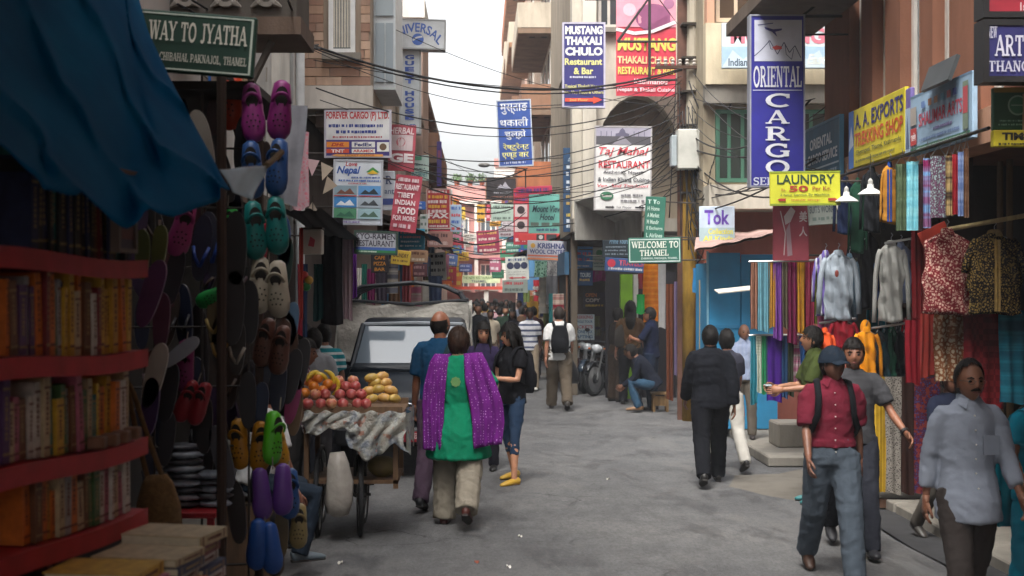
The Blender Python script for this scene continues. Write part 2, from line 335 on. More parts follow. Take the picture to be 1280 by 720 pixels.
class Sign:
    """a board in its own plane: u,v run 0..1 from the upper left corner"""
    def __init__(s, label, c, wd, ht, bg, yaw=0, roll=0, pitch=0, depth=.05, frame=None, fw=.02, name='shop_sign', cat='sign', cloth_=False, boardname='board', bgm=None, group=None):
        s.w, s.h, s.d = wd, ht, depth; c = Vector(c)
        rot = Euler((pitch, roll, yaw)); base = c+rot.to_matrix() @ Vector((0, 0, -ht/2))
        s.root = thing(name, label, cat, base, rot=rot, group=group); s.lay = 0; s.y = -depth/2
        m = bgm or mat(bg, .6, .26, 3.1)
        if cloth_:
            b = MB(); ph = random.random()*6
            f = lambda u, v, o: ((u-.5)*wd, o+math.sin(u*5+ph)*.02*(1+v)+math.sin(v*4+ph)*.015, ht*(1-v))
            b.grid(lambda u, v: f(u, v, -.004), 12, 10); b.grid(lambda u, v: f(u, v, .004), 12, 10); s.fn = lambda u, v: math.sin(u*5+ph)*.02*(1+v)+math.sin(v*4+ph)*.015
            b.build(boardname, m, s.root, True, recalc=False); s.y = -.006
        else:
            s.fn = None; b = MB(); b.cbox((0, 0, ht/2), (wd, depth, ht), bev=min(.006, depth*.2)); b.build(boardname, m, s.root)
        if frame:
            b = MB(); e = depth/2+.008; a = wd/2
            for q in ((-a-.004, -a+fw, -e, e, -.004, ht+.004), (a-fw, a+.004, -e, e, -.004, ht+.004), (-a+fw, a-fw, -e, e, -.004, fw), (-a+fw, a-fw, -e, e, ht-fw, ht+.004)): b.box(*q)
            b.build('frame', mat(frame, .5, .15), s.root, recalc=False)
    def X(s, u): return (u-.5)*s.w
    def Z(s, v): return s.h*(1-v)
    def _y(s): s.lay += 1; return s.y-.003-.0008*s.lay
    def _bend(s, o):
        if s.fn:
            me = o.data
            for v in me.vertices: v.co.y += s.fn(v.co.x/s.w+.5, 1-v.co.z/s.h)-.004
        return o
    def rect(s, u0, v0, u1, v1, c, name='panel'):
        y = s._y(); n = 8 if s.fn else 1; b = MB()
        b.grid(lambda a, q: (s.X(u0+(u1-u0)*a), y, s.Z(v0+(v1-v0)*q)), n, n)
        s._bend(b.build(name, mat(c, .55, .14, 6) if not hasattr(c, 'node_tree') else c, s.root, recalc=False)); return s
    def poly(s, pts, c, name='emblem'):
        y = s._y(); b = MB(); b.add([(s.X(u), y, s.Z(v)) for u, v in pts], [tuple(range(len(pts)))]); s._bend(b.build(name, mat(c, .55, .12, 6), s.root, recalc=False)); return s
    def disc(s, u, v, r, c, name='emblem', asp=1): return s.poly([(u+r*asp*math.cos(t*PI/10)*s.h/s.w, v+r*math.sin(t*PI/10)) for t in range(20)], c, name)
    def line(s, pts, wd, c, name='emblem'):
        y = s._y(); b = MB(); q = [Vector((s.X(u), y, s.Z(v))) for u, v in pts]
        for i in range(len(q)-1):
            t = (q[i+1]-q[i]).normalized(); n = Vector((-t.z, 0, t.x))*wd/2; dy = Vector((0, -.0002*i, 0)); b.add([q[i]+n+dy, q[i+1]+n+dy, q[i+1]-n+dy, q[i]-n+dy], [(0, 1, 2, 3)])
        s._bend(b.build(name, mat(c, .55, .1), s.root, recalc=False)); return s
    def text(s, body, u0, v0, u1, v1, c, bold=.02, serif=False, shear=0, arch=0, name='lettering'):
        y = s._y(); m = mat(c, .55, .14, 9)
        if serif:
            me = serif_mesh(body).mesh(name, m); fit(me, s.X(u0), s.X(u1), s.Z(v1), s.Z(v0), y); o = link(name, me, s.root)
            s._bend(o)
        else:
            cu = bpy.data.curves.new('t', 'FONT'); cu.body = body; cu.offset = bold; cu.shear = shear; cu.resolution_u = 3; cu.align_x = 'CENTER'; cu.space_line = .9
            o = bpy.data.objects.new('t', cu); COL.objects.link(o); TXT.append((o, name, m, s, (s.X(u0), s.X(u1), s.Z(v1), s.Z(v0), y), arch))
        return s
    def lines(s, u0, v0, u1, v1, n, c, fill=.55, seed=0):
        """rows of print too small to read in the photograph"""
        rg = random.Random(seed+int(u0*97+v0*31)); y = s._y(); b = MB(); hh = (v1-v0)/n
        for i in range(n):
            u = u0+rg.random()*.05*(u1-u0); e = u1-rg.random()*.15*(u1-u0); k = 0
            while u < e:
                wd = (.25+rg.random())*hh*s.h/s.w*.55; ue = min(e, u+wd); va = v0+i*hh+hh*(.5-fill/2)+rg.random()*hh*.12; vb = v0+i*hh+hh*(.5+fill/2)-rg.random()*hh*.12
                b.add([(s.X(u), y, s.Z(va)), (s.X(ue), y, s.Z(va)), (s.X(ue), y, s.Z(vb)), (s.X(u), y, s.Z(vb))], [(0, 1, 2, 3)]); k += 1
                u = ue+hh*s.h/s.w*(.1 if rg.random() < .75 else .35)
        s._bend(b.build('lettering', mat(c, .55, .1), s.root, recalc=False))['kind'] = 'stuff'; return s
def psign(label, rect, Y, bg, **k):
    x0, y0, x1, y1 = rect; c = P((x0+x1)/2, (y0+y1)/2, Y); s = Sign(label, c, (x1-x0)*Y/F, (y1-y0)*Y/F, bg, **k)
    wx = (-2.3 if Y < 18.5 else -1.55) if c.x < 0.1 else (3.75 if Y < 15 else 3.4 if Y < 22 else 1.9)      # iron arms back to the house wall
    if Y > 10 and .15 < abs(wx-c.x)-s.w/2 < 1.9 and Y < 58:
        for v in (.1, .9) if s.h > .35 else (.3,):
            b = MB(); b.tube([(0, s.d/2+.012, s.h*(1-v)), (wx-c.x, s.d/2+.012, s.h*(1-v))], .011, 5); b.build('mounting_arm', mat('#3a332e', .7, .3), s.root)
    return s
def finish_text():
    dg = bpy.context.evaluated_depsgraph_get()
    for o, name, m, s, bx, arch in TXT:
        me = bpy.data.meshes.new_from_object(o.evaluated_get(dg)); me.name = name
        if arch:
            n = len(me.vertices); a = np.empty(n*3, np.float32); me.vertices.foreach_get('co', a); a = a.reshape(-1, 3)
            w_ = np.abs(a[:, 0]).max(); th = a[:, 0]/w_*arch; rr = w_/arch; r = rr+a[:, 1]; a[:, 0] = r*np.sin(th); a[:, 1] = r*np.cos(th); me.vertices.foreach_set('co', a.ravel())
        me.materials.clear(); me.materials.append(m); fit(me, *bx); l = link(name, me, s.root); s._bend(l)
        cu = o.data; bpy.data.objects.remove(o); bpy.data.curves.remove(cu)
# ---------------------------------------------------------------- people
RM = []        # bodies and garments grown into one skin at the end
def later(o, voxel, wrinkle=0., seed=0, extra=None, smooth=2):
    md = o.modifiers.new('r', 'REMESH'); md.mode = 'VOXEL'; md.voxel_size = voxel; md.use_smooth_shade = True
    sm = o.modifiers.new('s', 'SMOOTH'); sm.iterations = smooth; sm.factor = .5
    RM.append((o, wrinkle, seed, extra)); return o
def wrinkle_noise(a, seed):
    rg = np.random.RandomState(seed); out = np.zeros(len(a))
    q = a+.03*np.sin(a[:, [2, 0, 1]]*23+rg.rand(3)*6)
    for k in range(7):
        d = rg.randn(3); d[2] *= 1.3; d /= np.linalg.norm(d); fr = 18+rg.rand()*45; t = q@d*fr+rg.rand()*6
        out += (1-np.abs(np.sin(t)))**2*rg.choice([-1, 1])*(25/fr)
    return out/2.2
def finish_remesh():
    dg = bpy.context.evaluated_depsgraph_get(); res = []
    for o, wk, seed, extra in RM: res.append(bpy.data.meshes.new_from_object(o.evaluated_get(dg)))
    for (o, wk, seed, extra), me in zip(RM, res):
        old = o.data; mats = list(old.materials); o.modifiers.clear(); n = len(me.vertices)
        if wk and n:
            a = np.empty(n*3, np.float32); me.vertices.foreach_get('co', a); a = a.reshape(-1, 3)
            nr = np.empty(n*3, np.float32); me.vertices.foreach_get('normal', nr); nr = nr.reshape(-1, 3)
            a = a+nr*(wrinkle_noise(a, seed)*wk)[:, None]; me.vertices.foreach_set('co', a.astype(np.float32).ravel())
        if extra is not None:
            bm = bmesh.new(); bm.from_mesh(me); bm.from_mesh(extra); bm.to_mesh(me); bm.free()
        me.polygons.foreach_set('use_smooth', [True]*len(me.polygons))
        me.materials.clear()
        for m in mats: me.materials.append(m)
        me.name = old.name; o.data = me; me.update(); bpy.data.meshes.remove(old)
SKN = {}
def skin(c):
    if c not in SKN:
        N = NT('skin'); l_ = lin(c); f = N.noise(12, 3)
        N.l(N.ramp(f, [(.3, tuple(v*.8 for v in l_)), (.7, tuple(v*1.1 for v in l_))]), N.b.inputs['Base Color'])
        N.b.inputs['Roughness'].default_value = .5; N.b.inputs['Subsurface Weight'].default_value = .08; N.b.inputs['Subsurface Radius'].default_value = (.02, .008, .004); SKN[c] = N.m
    return SKN[c]
BROWN, TAN, PALE, DARK = '#8a604a', '#a6785c', '#c89a80', '#654534'
def hairm(c='#17120f'):
    if ('hair', c) not in MC:
        N = NT('hair'); l_ = lin(c); N.l(N.ramp(N.noise(60, 3, N.coord(scale=(1, 1, .3))), [(.3, tuple(v*.35 for v in l_)), (.7, tuple(v*1.1 for v in l_))]), N.b.inputs['Base Color']); N.b.inputs['Roughness'].default_value = .55; N.b.inputs['Specular IOR Level'].default_value = .22; N.bump(N.noise(110, 3, N.coord(scale=(1, 1, .25))), .9, .01); MC['hair', c] = N.m
    return MC['hair', c]
def head_pt(th, ph, s=1.0, female=False, off=0.0):
    """th from the crown, ph from the front; the head's own frame"""
    z = math.cos(th); r = math.sin(th); x = r*math.sin(ph); y = r*math.cos(ph); fr = max(0, math.cos(ph))
    X, Y, Z = x*.076, y*.096, z*.12
    if z < 0:
        k = -z; X *= 1-.34*k**1.5; Y *= 1-.1*k
        if y > 0: Y += .012*k*y
        else: Y *= 1-.22*k
    if y > 0: Y -= .012*max(0, y-.5)*(1 if abs(z) < .7 else .4)
    g = lambda a, b, sa, sb: math.exp(-((a/sa)**2+(b/sb)**2))
    if y > 0:
        Y += .024*g(x, z+.16, .16, .14)+.012*g(x, z-.02, .1, .2)     # nose and bridge
        Y -= .010*g(abs(x)-.42, z-.03, .2, .13)                      # sockets
        Y += .006*g(abs(x)-.35, z-.2, .35, .08)                      # brow
        Y += .007*g(x, z+.46, .3, .07)+.006*g(x, z+.58, .28, .07)    # lips
        Y += .008*g(x, z+.85, .35, .15)                              # chin
        Y += .004*g(abs(x)-.6, z+.15, .2, .2)                        # cheekbones
    v = Vector((X, Y, Z))
    if off: v += Vector((x*.9, y, z*.9))*off
    return v*s
HAIR = {'short': lambda x, y, z: z > (.42 if y > .55 else .12 if y > .05 else -.5),
        'bald': lambda x, y, z: y < .1 and -.5 < z < .38 and not (z > .05 and y > -.1),
        'thin': lambda x, y, z: (z > .62 and y < .55) or (y < .2 and z > -.5),
        'long': lambda x, y, z: z > (.38 if y > .62 else -.15 if y > .25 else -1.0),
        'bob': lambda x, y, z: z > (.4 if y > .62 else -.2 if y > .35 else -.95)}
def person(label, x, y, face, h=1.7, top=None, bottom=None, hair='short', hairc='#17120f', sk=BROWN, shoes='#1c1a19', det=1, female=False, gz=0.0, group=None,
           lean=0, side=0, twist=0, la=(5, 8, 12, 0), ra=(5, 8, 12, 0), ll=(0, 3, 4, 0), rl=(0, 3, 4, 0), hy=0, hp=0, curl=35, sit=None, name='person', seed=1, build=1.0, sandal=False, stache=None):
    s = h/1.72; root = thing(name, label, 'person', (x, y, gz), face, group); bw = build*(.9 if female else .94)
    V = Vector; vox = {2: .013, 1: .018, 0: .027}[det]; ns = {2: 12, 1: 10, 0: 8}[det]
    # skeleton
    pel = V((0, 0, 0)); hips = {}; legs = {}
    for sd_, L_ in ((-1, ll), (1, rl)):
        a, b, k, fp = [R(q) for q in L_]; hp_ = V((sd_*.09*s, 0, -.02*s))
        td = V((sd_*math.sin(b), math.sin(a)*math.cos(b), -math.cos(a)*math.cos(b))); kn = hp_+td*.42*s
        a2 = a-k; sdn = V((sd_*math.sin(b)*.5, math.sin(a2)*math.cos(b), -math.cos(a2)*math.cos(b))).normalized(); an = kn+sdn*.41*s
        fm = Matrix.Rotation(-fp, 3, 'X')        # positive: heel up
        heel = an+fm @ V((0, -.06, -.085))*s; toe = an+fm @ V((0, .17, -.085))*s
        legs[sd_] = (hp_, kn, an, heel, toe, fm)
    zmin = min(min(q[3].z, q[4].z) for q in legs.values()); pz = -zmin if sit is None else sit
    off = V((0, 0, pz)); legs = {k: tuple((q+off if isinstance(q, Vector) else q) for q in v) for k, v in legs.items()}; pel = off
    TR = Matrix.Rotation(R(-lean), 3, 'X') @ Matrix.Rotation(R(side), 3, 'Y')
    def tp(zz, yy=0, xx=0):
        k = min(1, max(0, zz/.5)); return pel+TR @ (Matrix.Rotation(R(twist)*k, 3, 'Z') @ V((xx, yy, zz)))*s
    AR = TR @ Matrix.Rotation(R(twist), 3, 'Z'); arms = {}
    sw = (.152 if female else .17)*build**.5
    for sd_, A_ in ((-1, la), (1, ra)):
        a, b, e, i_ = [R(q) for q in A_]; sh = tp(.468, -.005, sd_*sw)
        ud = AR @ V((sd_*math.sin(b), math.sin(a)*math.cos(b), -math.cos(a)*math.cos(b))); el = sh+ud*.285*s
        b2 = b-i_; fd = (AR @ V((sd_*math.sin(b2), math.sin(a+e)*math.cos(b2), -math.cos(a+e)*math.cos(b2)))).normalized(); wr = el+fd*.25*s; arms[sd_] = (sh, el, wr, ud, fd)
    nk = tp(.55, .0); hc = tp(.66, .022); HR = AR @ Matrix.Rotation(R(hy), 3, 'Z') @ Matrix.Rotation(R(-hp), 3, 'X')
    # skin
    b = MB(); tor = [(-.06, .15, .10), (.0, .155, .11), (.13, .135, .095), (.3, .15, .105), (.42, .155, .095), (.5, .12, .07), (.54, .06, .056), (.585, .054, .056), (.63, .05, .055)]
    b.tube([tp(z) for z, _, _ in tor], [(a*bw*s, q*bw*s) for _, a, q in tor], ns+2)
    for sd_ in (-1, 1):
        sh, el, wr, ud, fd = arms[sd_]
        b.tube([sh+V((-sd_*.03*s, 0, .0)), sh+ud*.03*s, sh.lerp(el, .5), el, el.lerp(wr, .3), wr], [.05*s*bw, .051*s*bw, .043*s*bw, .036*s*bw, .038*s*bw, .026*s*bw], ns)
        hp_, kn, an, heel, toe, fm = legs[sd_]
        b.tube([hp_+V((0, 0, .06*s)), hp_.lerp(kn, .3), kn, kn.lerp(an, .3), kn.lerp(an, .7), an, an+fm @ V((0, 0, -.04))*s], [.085*s*bw, .08*s*bw, .056*s*bw, .056*s*bw, .042*s*bw, .036*s*bw, .036*s*bw], ns)
        b.tube([an+fm @ V((0, -.045, -.055))*s, an+fm @ V((0, .06, -.06))*s, an+fm @ V((0, .15, -.072))*s], [(.034*s, .028*s), (.042*s, .026*s), (.036*s, .013*s)], ns)
    ex = MB(); nt_, np_ = {2: (22, 30), 1: (16, 22), 0: (9, 12)}[det]
    rg = random.Random(seed*13+5)
    vs = [hc+HR @ head_pt(PI*i/nt_, 2*PI*j/np_, s*(.98 if female else 1.03), female) for i in range(nt_+1) for j in range(np_)]
    ex.add(vs, [(i*np_+j, (i+1)*np_+j, (i+1)*np_+(j+1) % np_, i*np_+(j+1) % np_) for i in range(nt_) for j in range(np_)])
    if det:
        for sd_ in (-1, 1): ex.ball(hc+HR @ V((sd_*.074, -.012, -.012))*s, (.012*s, .019*s, .032*s), 8, 6, M=HR)
    for sd_ in (-1, 1):                       # hands
        sh, el, wr, ud, fd = arms[sd_]; inw = AR @ V((-sd_, 0, 0)); n_ = (inw-fd*inw.dot(fd))
        n_ = n_.normalized() if n_.length > .15 else (AR @ V((0, 0, -1))); ac = fd.cross(n_).normalized()
        if ac.dot(AR @ V((0, 1, 0))) < 0 and abs(fd.y) < .8: ac = -ac
        hs_ = s*.98
        ex.tube([wr-fd*.02*hs_, wr+fd*.02*hs_, wr+fd*.06*hs_, wr+fd*.098*hs_], [(.022*hs_, .026*hs_), (.018*hs_, .034*hs_), (.016*hs_, .041*hs_), (.012*hs_, .038*hs_)], 8, up=tuple(ac))
        if det:
            for q, (o_, ln) in enumerate(((.03, .068), (.011, .078), (-.009, .073), (-.028, .056))):
                p = wr+(fd*.092+ac*o_)*hs_; d = fd.copy(); pts = [p]; cu = R(curl*(1+.12*q))
                for k in range(3):
                    d = (d*math.cos(cu*.55)+n_*math.sin(cu*.55)).normalized(); n2 = n_; pts.append(pts[-1]+d*ln*hs_*(.45, .32, .25)[k])
                ex.tube(pts, [.0095*hs_, .009*hs_, .008*hs_, .006*hs_], 6)
            p = wr+(fd*.03+ac*.03)*hs_; ex.tube([p, p+(fd*.035+ac*.022+n_*.012)*hs_, p+(fd*.064+ac*.026+n_*.024)*hs_, p+(fd*.085+ac*.022+n_*.032)*hs_], [.013*hs_, .011*hs_, .0095*hs_, .007*hs_], 6)
        else:
            ex.tube([wr+fd*.09*hs_, wr+(fd*.14+n_*.02)*hs_, wr+(fd*.165+n_*.05)*hs_], [(.012*hs_, .034*hs_), (.011*hs_, .03*hs_), (.007*hs_, .02*hs_)], 6, up=tuple(ac))
    body = b.build('body', skin(sk), root); later(body, vox*1.15, extra=ex.mesh('x', []))
    # head details
    cut = HAIR.get(hair)
    if cut:
        hb = MB(); idx = {}; o_ = .011 if hair in ('short', 'thin', 'bald') else .022
        if hair in ('bald',): o_ = .007
        for i in range(nt_+1):
            for j in range(np_):
                th, ph = PI*i/nt_, 2*PI*j/np_
                idx[i, j] = len(hb.v); vol = 1+.5*max(0, math.cos(th)) if hair != 'bald' else 1
                hb.v.append(tuple(hc+HR @ head_pt(th, ph, s*(.98 if female else 1.03), female, o_*vol*(1+rg.uniform(-.25, .35)))))
        for i in range(nt_):
            for j in range(np_):
                th, ph = PI*(i+.5)/nt_, 2*PI*(j+.5)/np_
                if cut(math.sin(th)*math.sin(ph), math.sin(th)*math.cos(ph), math.cos(th)):
                    hb.f.append([idx[i, j], idx[i+1, j], idx[i+1, (j+1) % np_], idx[i, (j+1) % np_]]); hb.mi.append(0)
        if det:
            for _ in range(620 if det == 2 else 260):
                th, ph = rg.uniform(.03, PI*.93), rg.uniform(0, 2*PI)
                if not cut(math.sin(th)*math.sin(ph), math.sin(th)*math.cos(ph), math.cos(th)): continue
                ln = rg.uniform(.12, .3)*(1.6 if hair in ('long', 'bob') else 1); tw = rg.uniform(-.18, .18); w_ = .035/max(.25, math.sin(th)); bi = len(hb.v)
                for k in range(3):
                    q = o_*(.9+.35*k*rg.random()+.25*rg.random())*(1+.5*max(0, math.cos(th)))
                    for sg in (-1, 1): hb.v.append(tuple(hc+HR @ head_pt(min(PI*.98, th+ln*k/2), ph+tw*k/2+sg*w_*(1-.35*k), s*(.98 if female else 1.03), female, q)))
                hb.f += [[bi, bi+1, bi+3, bi+2], [bi+2, bi+3, bi+5, bi+4]]; hb.mi += [0, 0]
        if hair == 'long':
            p0 = hc+HR @ V((0, -.055, .0))*s
            pts = [hc+HR @ V((0, -.05, .05))*s, hc+HR @ V((0, -.068, -.05))*s, hc+HR @ V((0, -.07, -.13))*s, tp(.5, -.105), tp(.40, -.125), tp(.33, -.13)]
            hb.tube(pts, [(.075*s, .04*s), (.085*s, .045*s), (.088*s, .045*s), (.09*s, .04*s), (.075*s, .03*s), (.03*s, .015*s)], 14)
            for sd_ in (-1, 1): hb.tube([hc+HR @ V((sd_*.07, .0, .03))*s, hc+HR @ V((sd_*.083, .0, -.06))*s, tp(.52, .02, sd_*.085), tp(.42, .07, sd_*.09)], [(.02*s, .045*s), (.022*s, .05*s), (.02*s, .045*s), (.008*s, .02*s)], 8)
        hb.build('hair', hairm(hairc), root, True, recalc=False)
    if det:
        lp = MB()
        for sd_ in (-1, 1):
            e = MB(); bw_ = MB()
            e.ball(hc+HR @ V((sd_*.031, .078, .004))*s, (.0135*s, .008*s, .0075*s), 8, 6, M=HR)
            bw_.tube([hc+HR @ V((sd_*.012, .0895, .02))*s, hc+HR @ V((sd_*.03, .087, .027))*s, hc+HR @ V((sd_*.05, .074, .021))*s], [.0045*s, .005*s, .003*s], 5)
            e.build('eye', mat('#1a1412', .25, .1), root, True); bw_.build('eyebrow', hairm('#120e0c'), root, True)
        lp.tube([hc+HR @ V((-.022, .086, -.062))*s, hc+HR @ V((0, .0965, -.06))*s, hc+HR @ V((.022, .086, -.062))*s], [.002*s, .006*s, .002*s], 5)
        lp.build('lips', skin('#7a4038' if not female else '#8d3f40'), root, True)
        if stache:
            m = MB(); m.tube([hc+HR @ V((-.03, .082, -.052))*s, hc+HR @ V((-.012, .1, -.043))*s, hc+HR @ V((.012, .1, -.043))*s, hc+HR @ V((.03, .082, -.052))*s], [.004*s, .0085*s, .0085*s, .004*s], 6); m.build('moustache', hairm(stache), root, True)
    # trousers or skirt
    if bottom:
        g = MB(); wd = bottom.get('w', 1.0); ln = bottom.get('len', 1.93); lo_ = bottom.get('loose', .012)
        pr = [(-.07, .165, .118), (0, .168, .122), (.07, .16, .114), (.13, .148, .104)]
        g.tube([tp(z) for z, _, _ in pr], [((a*bw+lo_)*s, (q*bw+lo_)*s) for _, a, q in pr], ns+2)
        if bottom.get('kind') == 'skirt':
            bz = .04; cl = (legs[-1][2]+legs[1][2])/2; cl.z = bz
            g.tube([tp(.02), tp(-.25), pel.lerp(cl, .6)+V((0, .02, 0)), cl], [(.18*s, .14*s), (.2*s, .16*s), (.2*s, .18*s), (.23*s, .22*s)], 16)
        else:
            for sd_ in (-1, 1):
                hp_, kn, an, heel, toe, fm = legs[sd_]; q = [hp_+V((0, 0, .03*s)), hp_.lerp(kn, .35), kn, kn.lerp(an, .5), an+(an-kn).normalized()*.035*s]; rr = [.1*bw+lo_, .094*bw+lo_, .07*bw*wd+lo_, .064*bw*wd+lo_, .058*bw*wd+lo_]
                fr = ln-1
                if ln < 1.9:
                    end = kn.lerp(an, max(.02, fr)); q = q[:3]+[kn.lerp(end, .5), end]; rr[4] = rr[3]
                g.tube(q, [v*s for v in rr], ns)
        later(g.build('skirt' if bottom.get('kind') == 'skirt' else 'trousers', bottom['m'], root), vox, bottom.get('wr', .009)*s, seed+3)
    if top:
        g = MB(); lo_ = top.get('loose', .018); hem = top.get('hem', -.06); fl = top.get('flare', .0); fy = .05 if hem < -.1 else 0
        pr = [(hem, .172+fl, .13+fl+fy), (hem*.4+.02, .172+fl*.6, .13+fl*.6+fy), (.13, .154+fl*.2, .112), (.28, .16, .116), (.4, .166, .108), (.465, .158, .09), (.505, .115, .074), (.535, .07, .062), (.55, .06, .058)]
        if female: pr[3] = (.3, .148, .125)
        g.tube([tp(z) for z, _, _ in pr], [((a*bw+lo_)*s, (q*bw+lo_)*s) for _, a, q in pr], ns+4)
        sl_ = top.get('sleeve', .6); sw_ = top.get('sw', .016)
        if sl_ > 0:
            for sd_ in (-1, 1):
                sh, el, wr, ud, fd = arms[sd_]; q = [sh+AR @ V((-sd_*.07, 0, .012))*s, sh+AR @ V((-sd_*.02, 0, .004))*s+ud*.005*s, sh+ud*.05*s]; rr = [.03, .044, .052]
                if sl_ <= 1: q += [sh.lerp(el, sl_*.55), sh.lerp(el, sl_)]; rr += [.056, .054]
                else: q += [sh.lerp(el, .5), el, el.lerp(wr, (sl_-1)*.5), el.lerp(wr, sl_-1)]; rr += [.052, .046, .044, .036]
                g.tube(q, [(v*bw+sw_)*s for v in rr], ns)
        shn = top.get('name', 'shirt'); o = g.build(shn, top['m'], root); later(o, vox, top.get('wr', .009)*s, seed)
        if top.get('collar'):
            c = MB(); c.tube([tp(.535, .0), tp(.565, -.004), tp(.585, -.008)], [(.074*s, .074*s), (.068*s, .068*s), (.064*s, .064*s)], 14, cap=False)
            for sd_ in (-1, 1): c.add([tp(.58, .055, sd_*.012), tp(.575, .02, sd_*.06), tp(.53, .05, sd_*.085), tp(.5, .1, sd_*.05)], [(0, 1, 2, 3)])
            c.build('collar', top['m'], root, True)
        if top.get('placket'):
            for i in range(6):
                z = .46-i*.085; pr_ = np.interp(z, [q[0] for q in pr], [q[2] for q in pr]); c = MB().ball(tp(z, (pr_*bw+lo_+.004)), .006*s, 6, 4)
                c.build('button', mat('#d8d4cc', .4), root, True)
    if shoes:
        for sd_ in (-1, 1):
            hp_, kn, an, heel, toe, fm = legs[sd_]; g = MB(); q = lambda a, b_, c_: an+fm @ V((a, b_, c_))*s
            if sandal:
                g.tube([q(0, -.07, -.078), q(0, .05, -.078), q(0, .185, -.078)], [(.03*s, .008*s), (.045*s, .008*s), (.035*s, .008*s)], 8); g.tube([q(-.045, .06, -.07), q(0, .08, -.028), q(.045, .06, -.07)], [(.02*s, .006*s)]*3, 6)
            else: g.tube([q(0, -.068, -.045), q(0, -.05, -.04), q(0, .02, -.045), q(0, .1, -.055), q(0, .17, -.064), q(0, .195, -.068)], [(.028*s, .036*s), (.037*s, .045*s), (.041*s, .04*s), (.046*s, .031*s), (.036*s, .021*s), (.012*s, .012*s)], 10, up=(1, 0, 0) if False else (0, 0, 1))
            g.build('shoe' if not sandal else 'sandal', mat(shoes, .5, .2), root, True)
            if det and not sandal:
                u = MB(); u.tube([q(0, -.068, -.079), q(0, .0, -.079), q(0, .1, -.079), q(0, .19, -.079)], [(.03*s, .009*s), (.04*s, .009*s), (.047*s, .009*s), (.02*s, .009*s)], 8, up=(0, 0, 1)); u.build('sole', mat('#2a2624', .8), root)
    M = Matrix.Translation((x, y, gz)) @ Matrix.Rotation(face, 4, 'Z')
    return dict(root=root, M=M, s=s, tp=tp, hc=hc, HR=HR, AR=AR, arms=arms, legs=legs, hand={k: v[2]+v[4]*.09*s for k, v in arms.items()})
def SH(c, **k):
    d = dict(m=c if hasattr(c, 'node_tree') else cloth(c)); d.update(k); return d
def backpack(pr, label, c, hgt=.46, wd=.3, dp=.15, straps_front=True, name='backpack'):
    """worn on the back: pr is the wearer"""
    s = pr['s']; tp = pr['tp']; M = pr['M']; base = M @ tp(.05, -.2); t = thing(name, label, 'backpack', base); t.rotation_euler = M.to_euler()
    inv = (Matrix.Translation(base) @ M.to_euler().to_matrix().to_4x4()).inverted() @ M; L = lambda v: inv @ v
    g = MB(); n = [(.04, .12, .05), (.07, .14, .07), (.2, .15, .085), (.33, .14, .075), (.45, .11, .055), (.49, .06, .03)]
    g.tube([L(tp(z, -.13-.09*1)) for z, _, _ in n], [(a*s*wd/.3, b*s*dp/.16) for _, a, b in n], 14); g.build('bag', cloth(c, .3), t, True)
    g = MB(); n = [(.1, .1, .03), (.16, .115, .045), (.24, .11, .04), (.28, .08, .02)]
    g.tube([L(tp(z, -.285)) for z, _, _ in n], [(a*s*wd/.3, b*s) for _, a, b in n], 12); g.build('pocket', cloth(c, .3), t, True)
    for sd_ in (-1, 1):
        g = MB(); pts = [tp(.45, -.15, sd_*.08), tp(.545, -.06, sd_*.105), tp(.54, .03, sd_*.115), tp(.44, .128, sd_*.12), tp(.3, .145, sd_*.13), tp(.2, .1, sd_*.165), tp(.12, -.08, sd_*.17)]
        g.tube([L(p) for p in pts], [(.024*s, .009*s)]*7, 8, up=(0, 1, .2)); g.build('strap', cloth('#15161a'), t, True)
    return t
# ---------------------------------------------------------------- ground and road
b = MB(); b.box(-300, 300, -200, 500, -.3, -.004); struct(b.build('ground', plaster('#6f6a62')))
b = MB(); b.grid(lambda u, v: (-3.6+9.6*u, -12+92*v, .012*math.sin(u*7+v*30)*math.sin(v*41)), 12, 60); ro = struct(b.build('road', asphalt(), None, True))
CONC = plaster('#88837a'); CONC2 = plaster('#938d83')
b = MB()
for y0, y1, x0, hgt in ((15.55, 17.6, 3.3, .12), (17.6, 19.8, 3.42, .11)): b.cbox((x0+1.5, (y0+y1)/2, hgt/2), (3, y1-y0-.03, hgt), bev=.015)
struct(b.build('pavement', CONC))
b = MB()
for i in range(3): b.cbox((4.6, 9.3+i*2.0, .05), (1.7, 1.94, .1), bev=.012)
struct(b.build('shop_plinth', CONC))
single('stone_step', MB().cbox((0, 0, .15), (.9, .55, .3), bev=.02), CONC2, 'pale concrete step before the hanging scarves', 'step', (4.05, 16.7, .115))
single('floor_mat', MB().grid(lambda u, v: (-.6+1.2*u+.02*math.sin(v*9), -1.5+3*v, .012+.006*math.sin(u*9+v*14)), 8, 14), mat('#2e2e30', .9, .3, 6), 'dark rubber mat on the ground before the cloth display', 'mat', (4.0, 11.0, .004))
rg = random.Random(4)
for i, (px, py, c, lb) in enumerate(((650, 672, '#c8c4ba', 'tiny scrap of white paper on the road left of the woman in green'), (636, 710, '#dad7d0', 'white paper scrap on the road at the bottom edge'), (596, 704, '#8c4a38', 'small reddish wrapper lying on the near road'), (425, 705, '#c9c5bb', 'crumpled paper scrap near the shoe stall'), (760, 600, '#a8a49a', 'grey paper scrap in the middle of the road'))):
    Y = GY(py); b = MB(); b.grid(lambda u, v: ((u-.5)*.035, (v-.5)*.05, .012+.012*math.sin(u*5+i)*math.cos(v*6)), 4, 4); p = P(px, py, Y); single('paper_scrap', b, mat(c, .8), lb, 'litter', (p.x, p.y, 0), 'litter on the road')

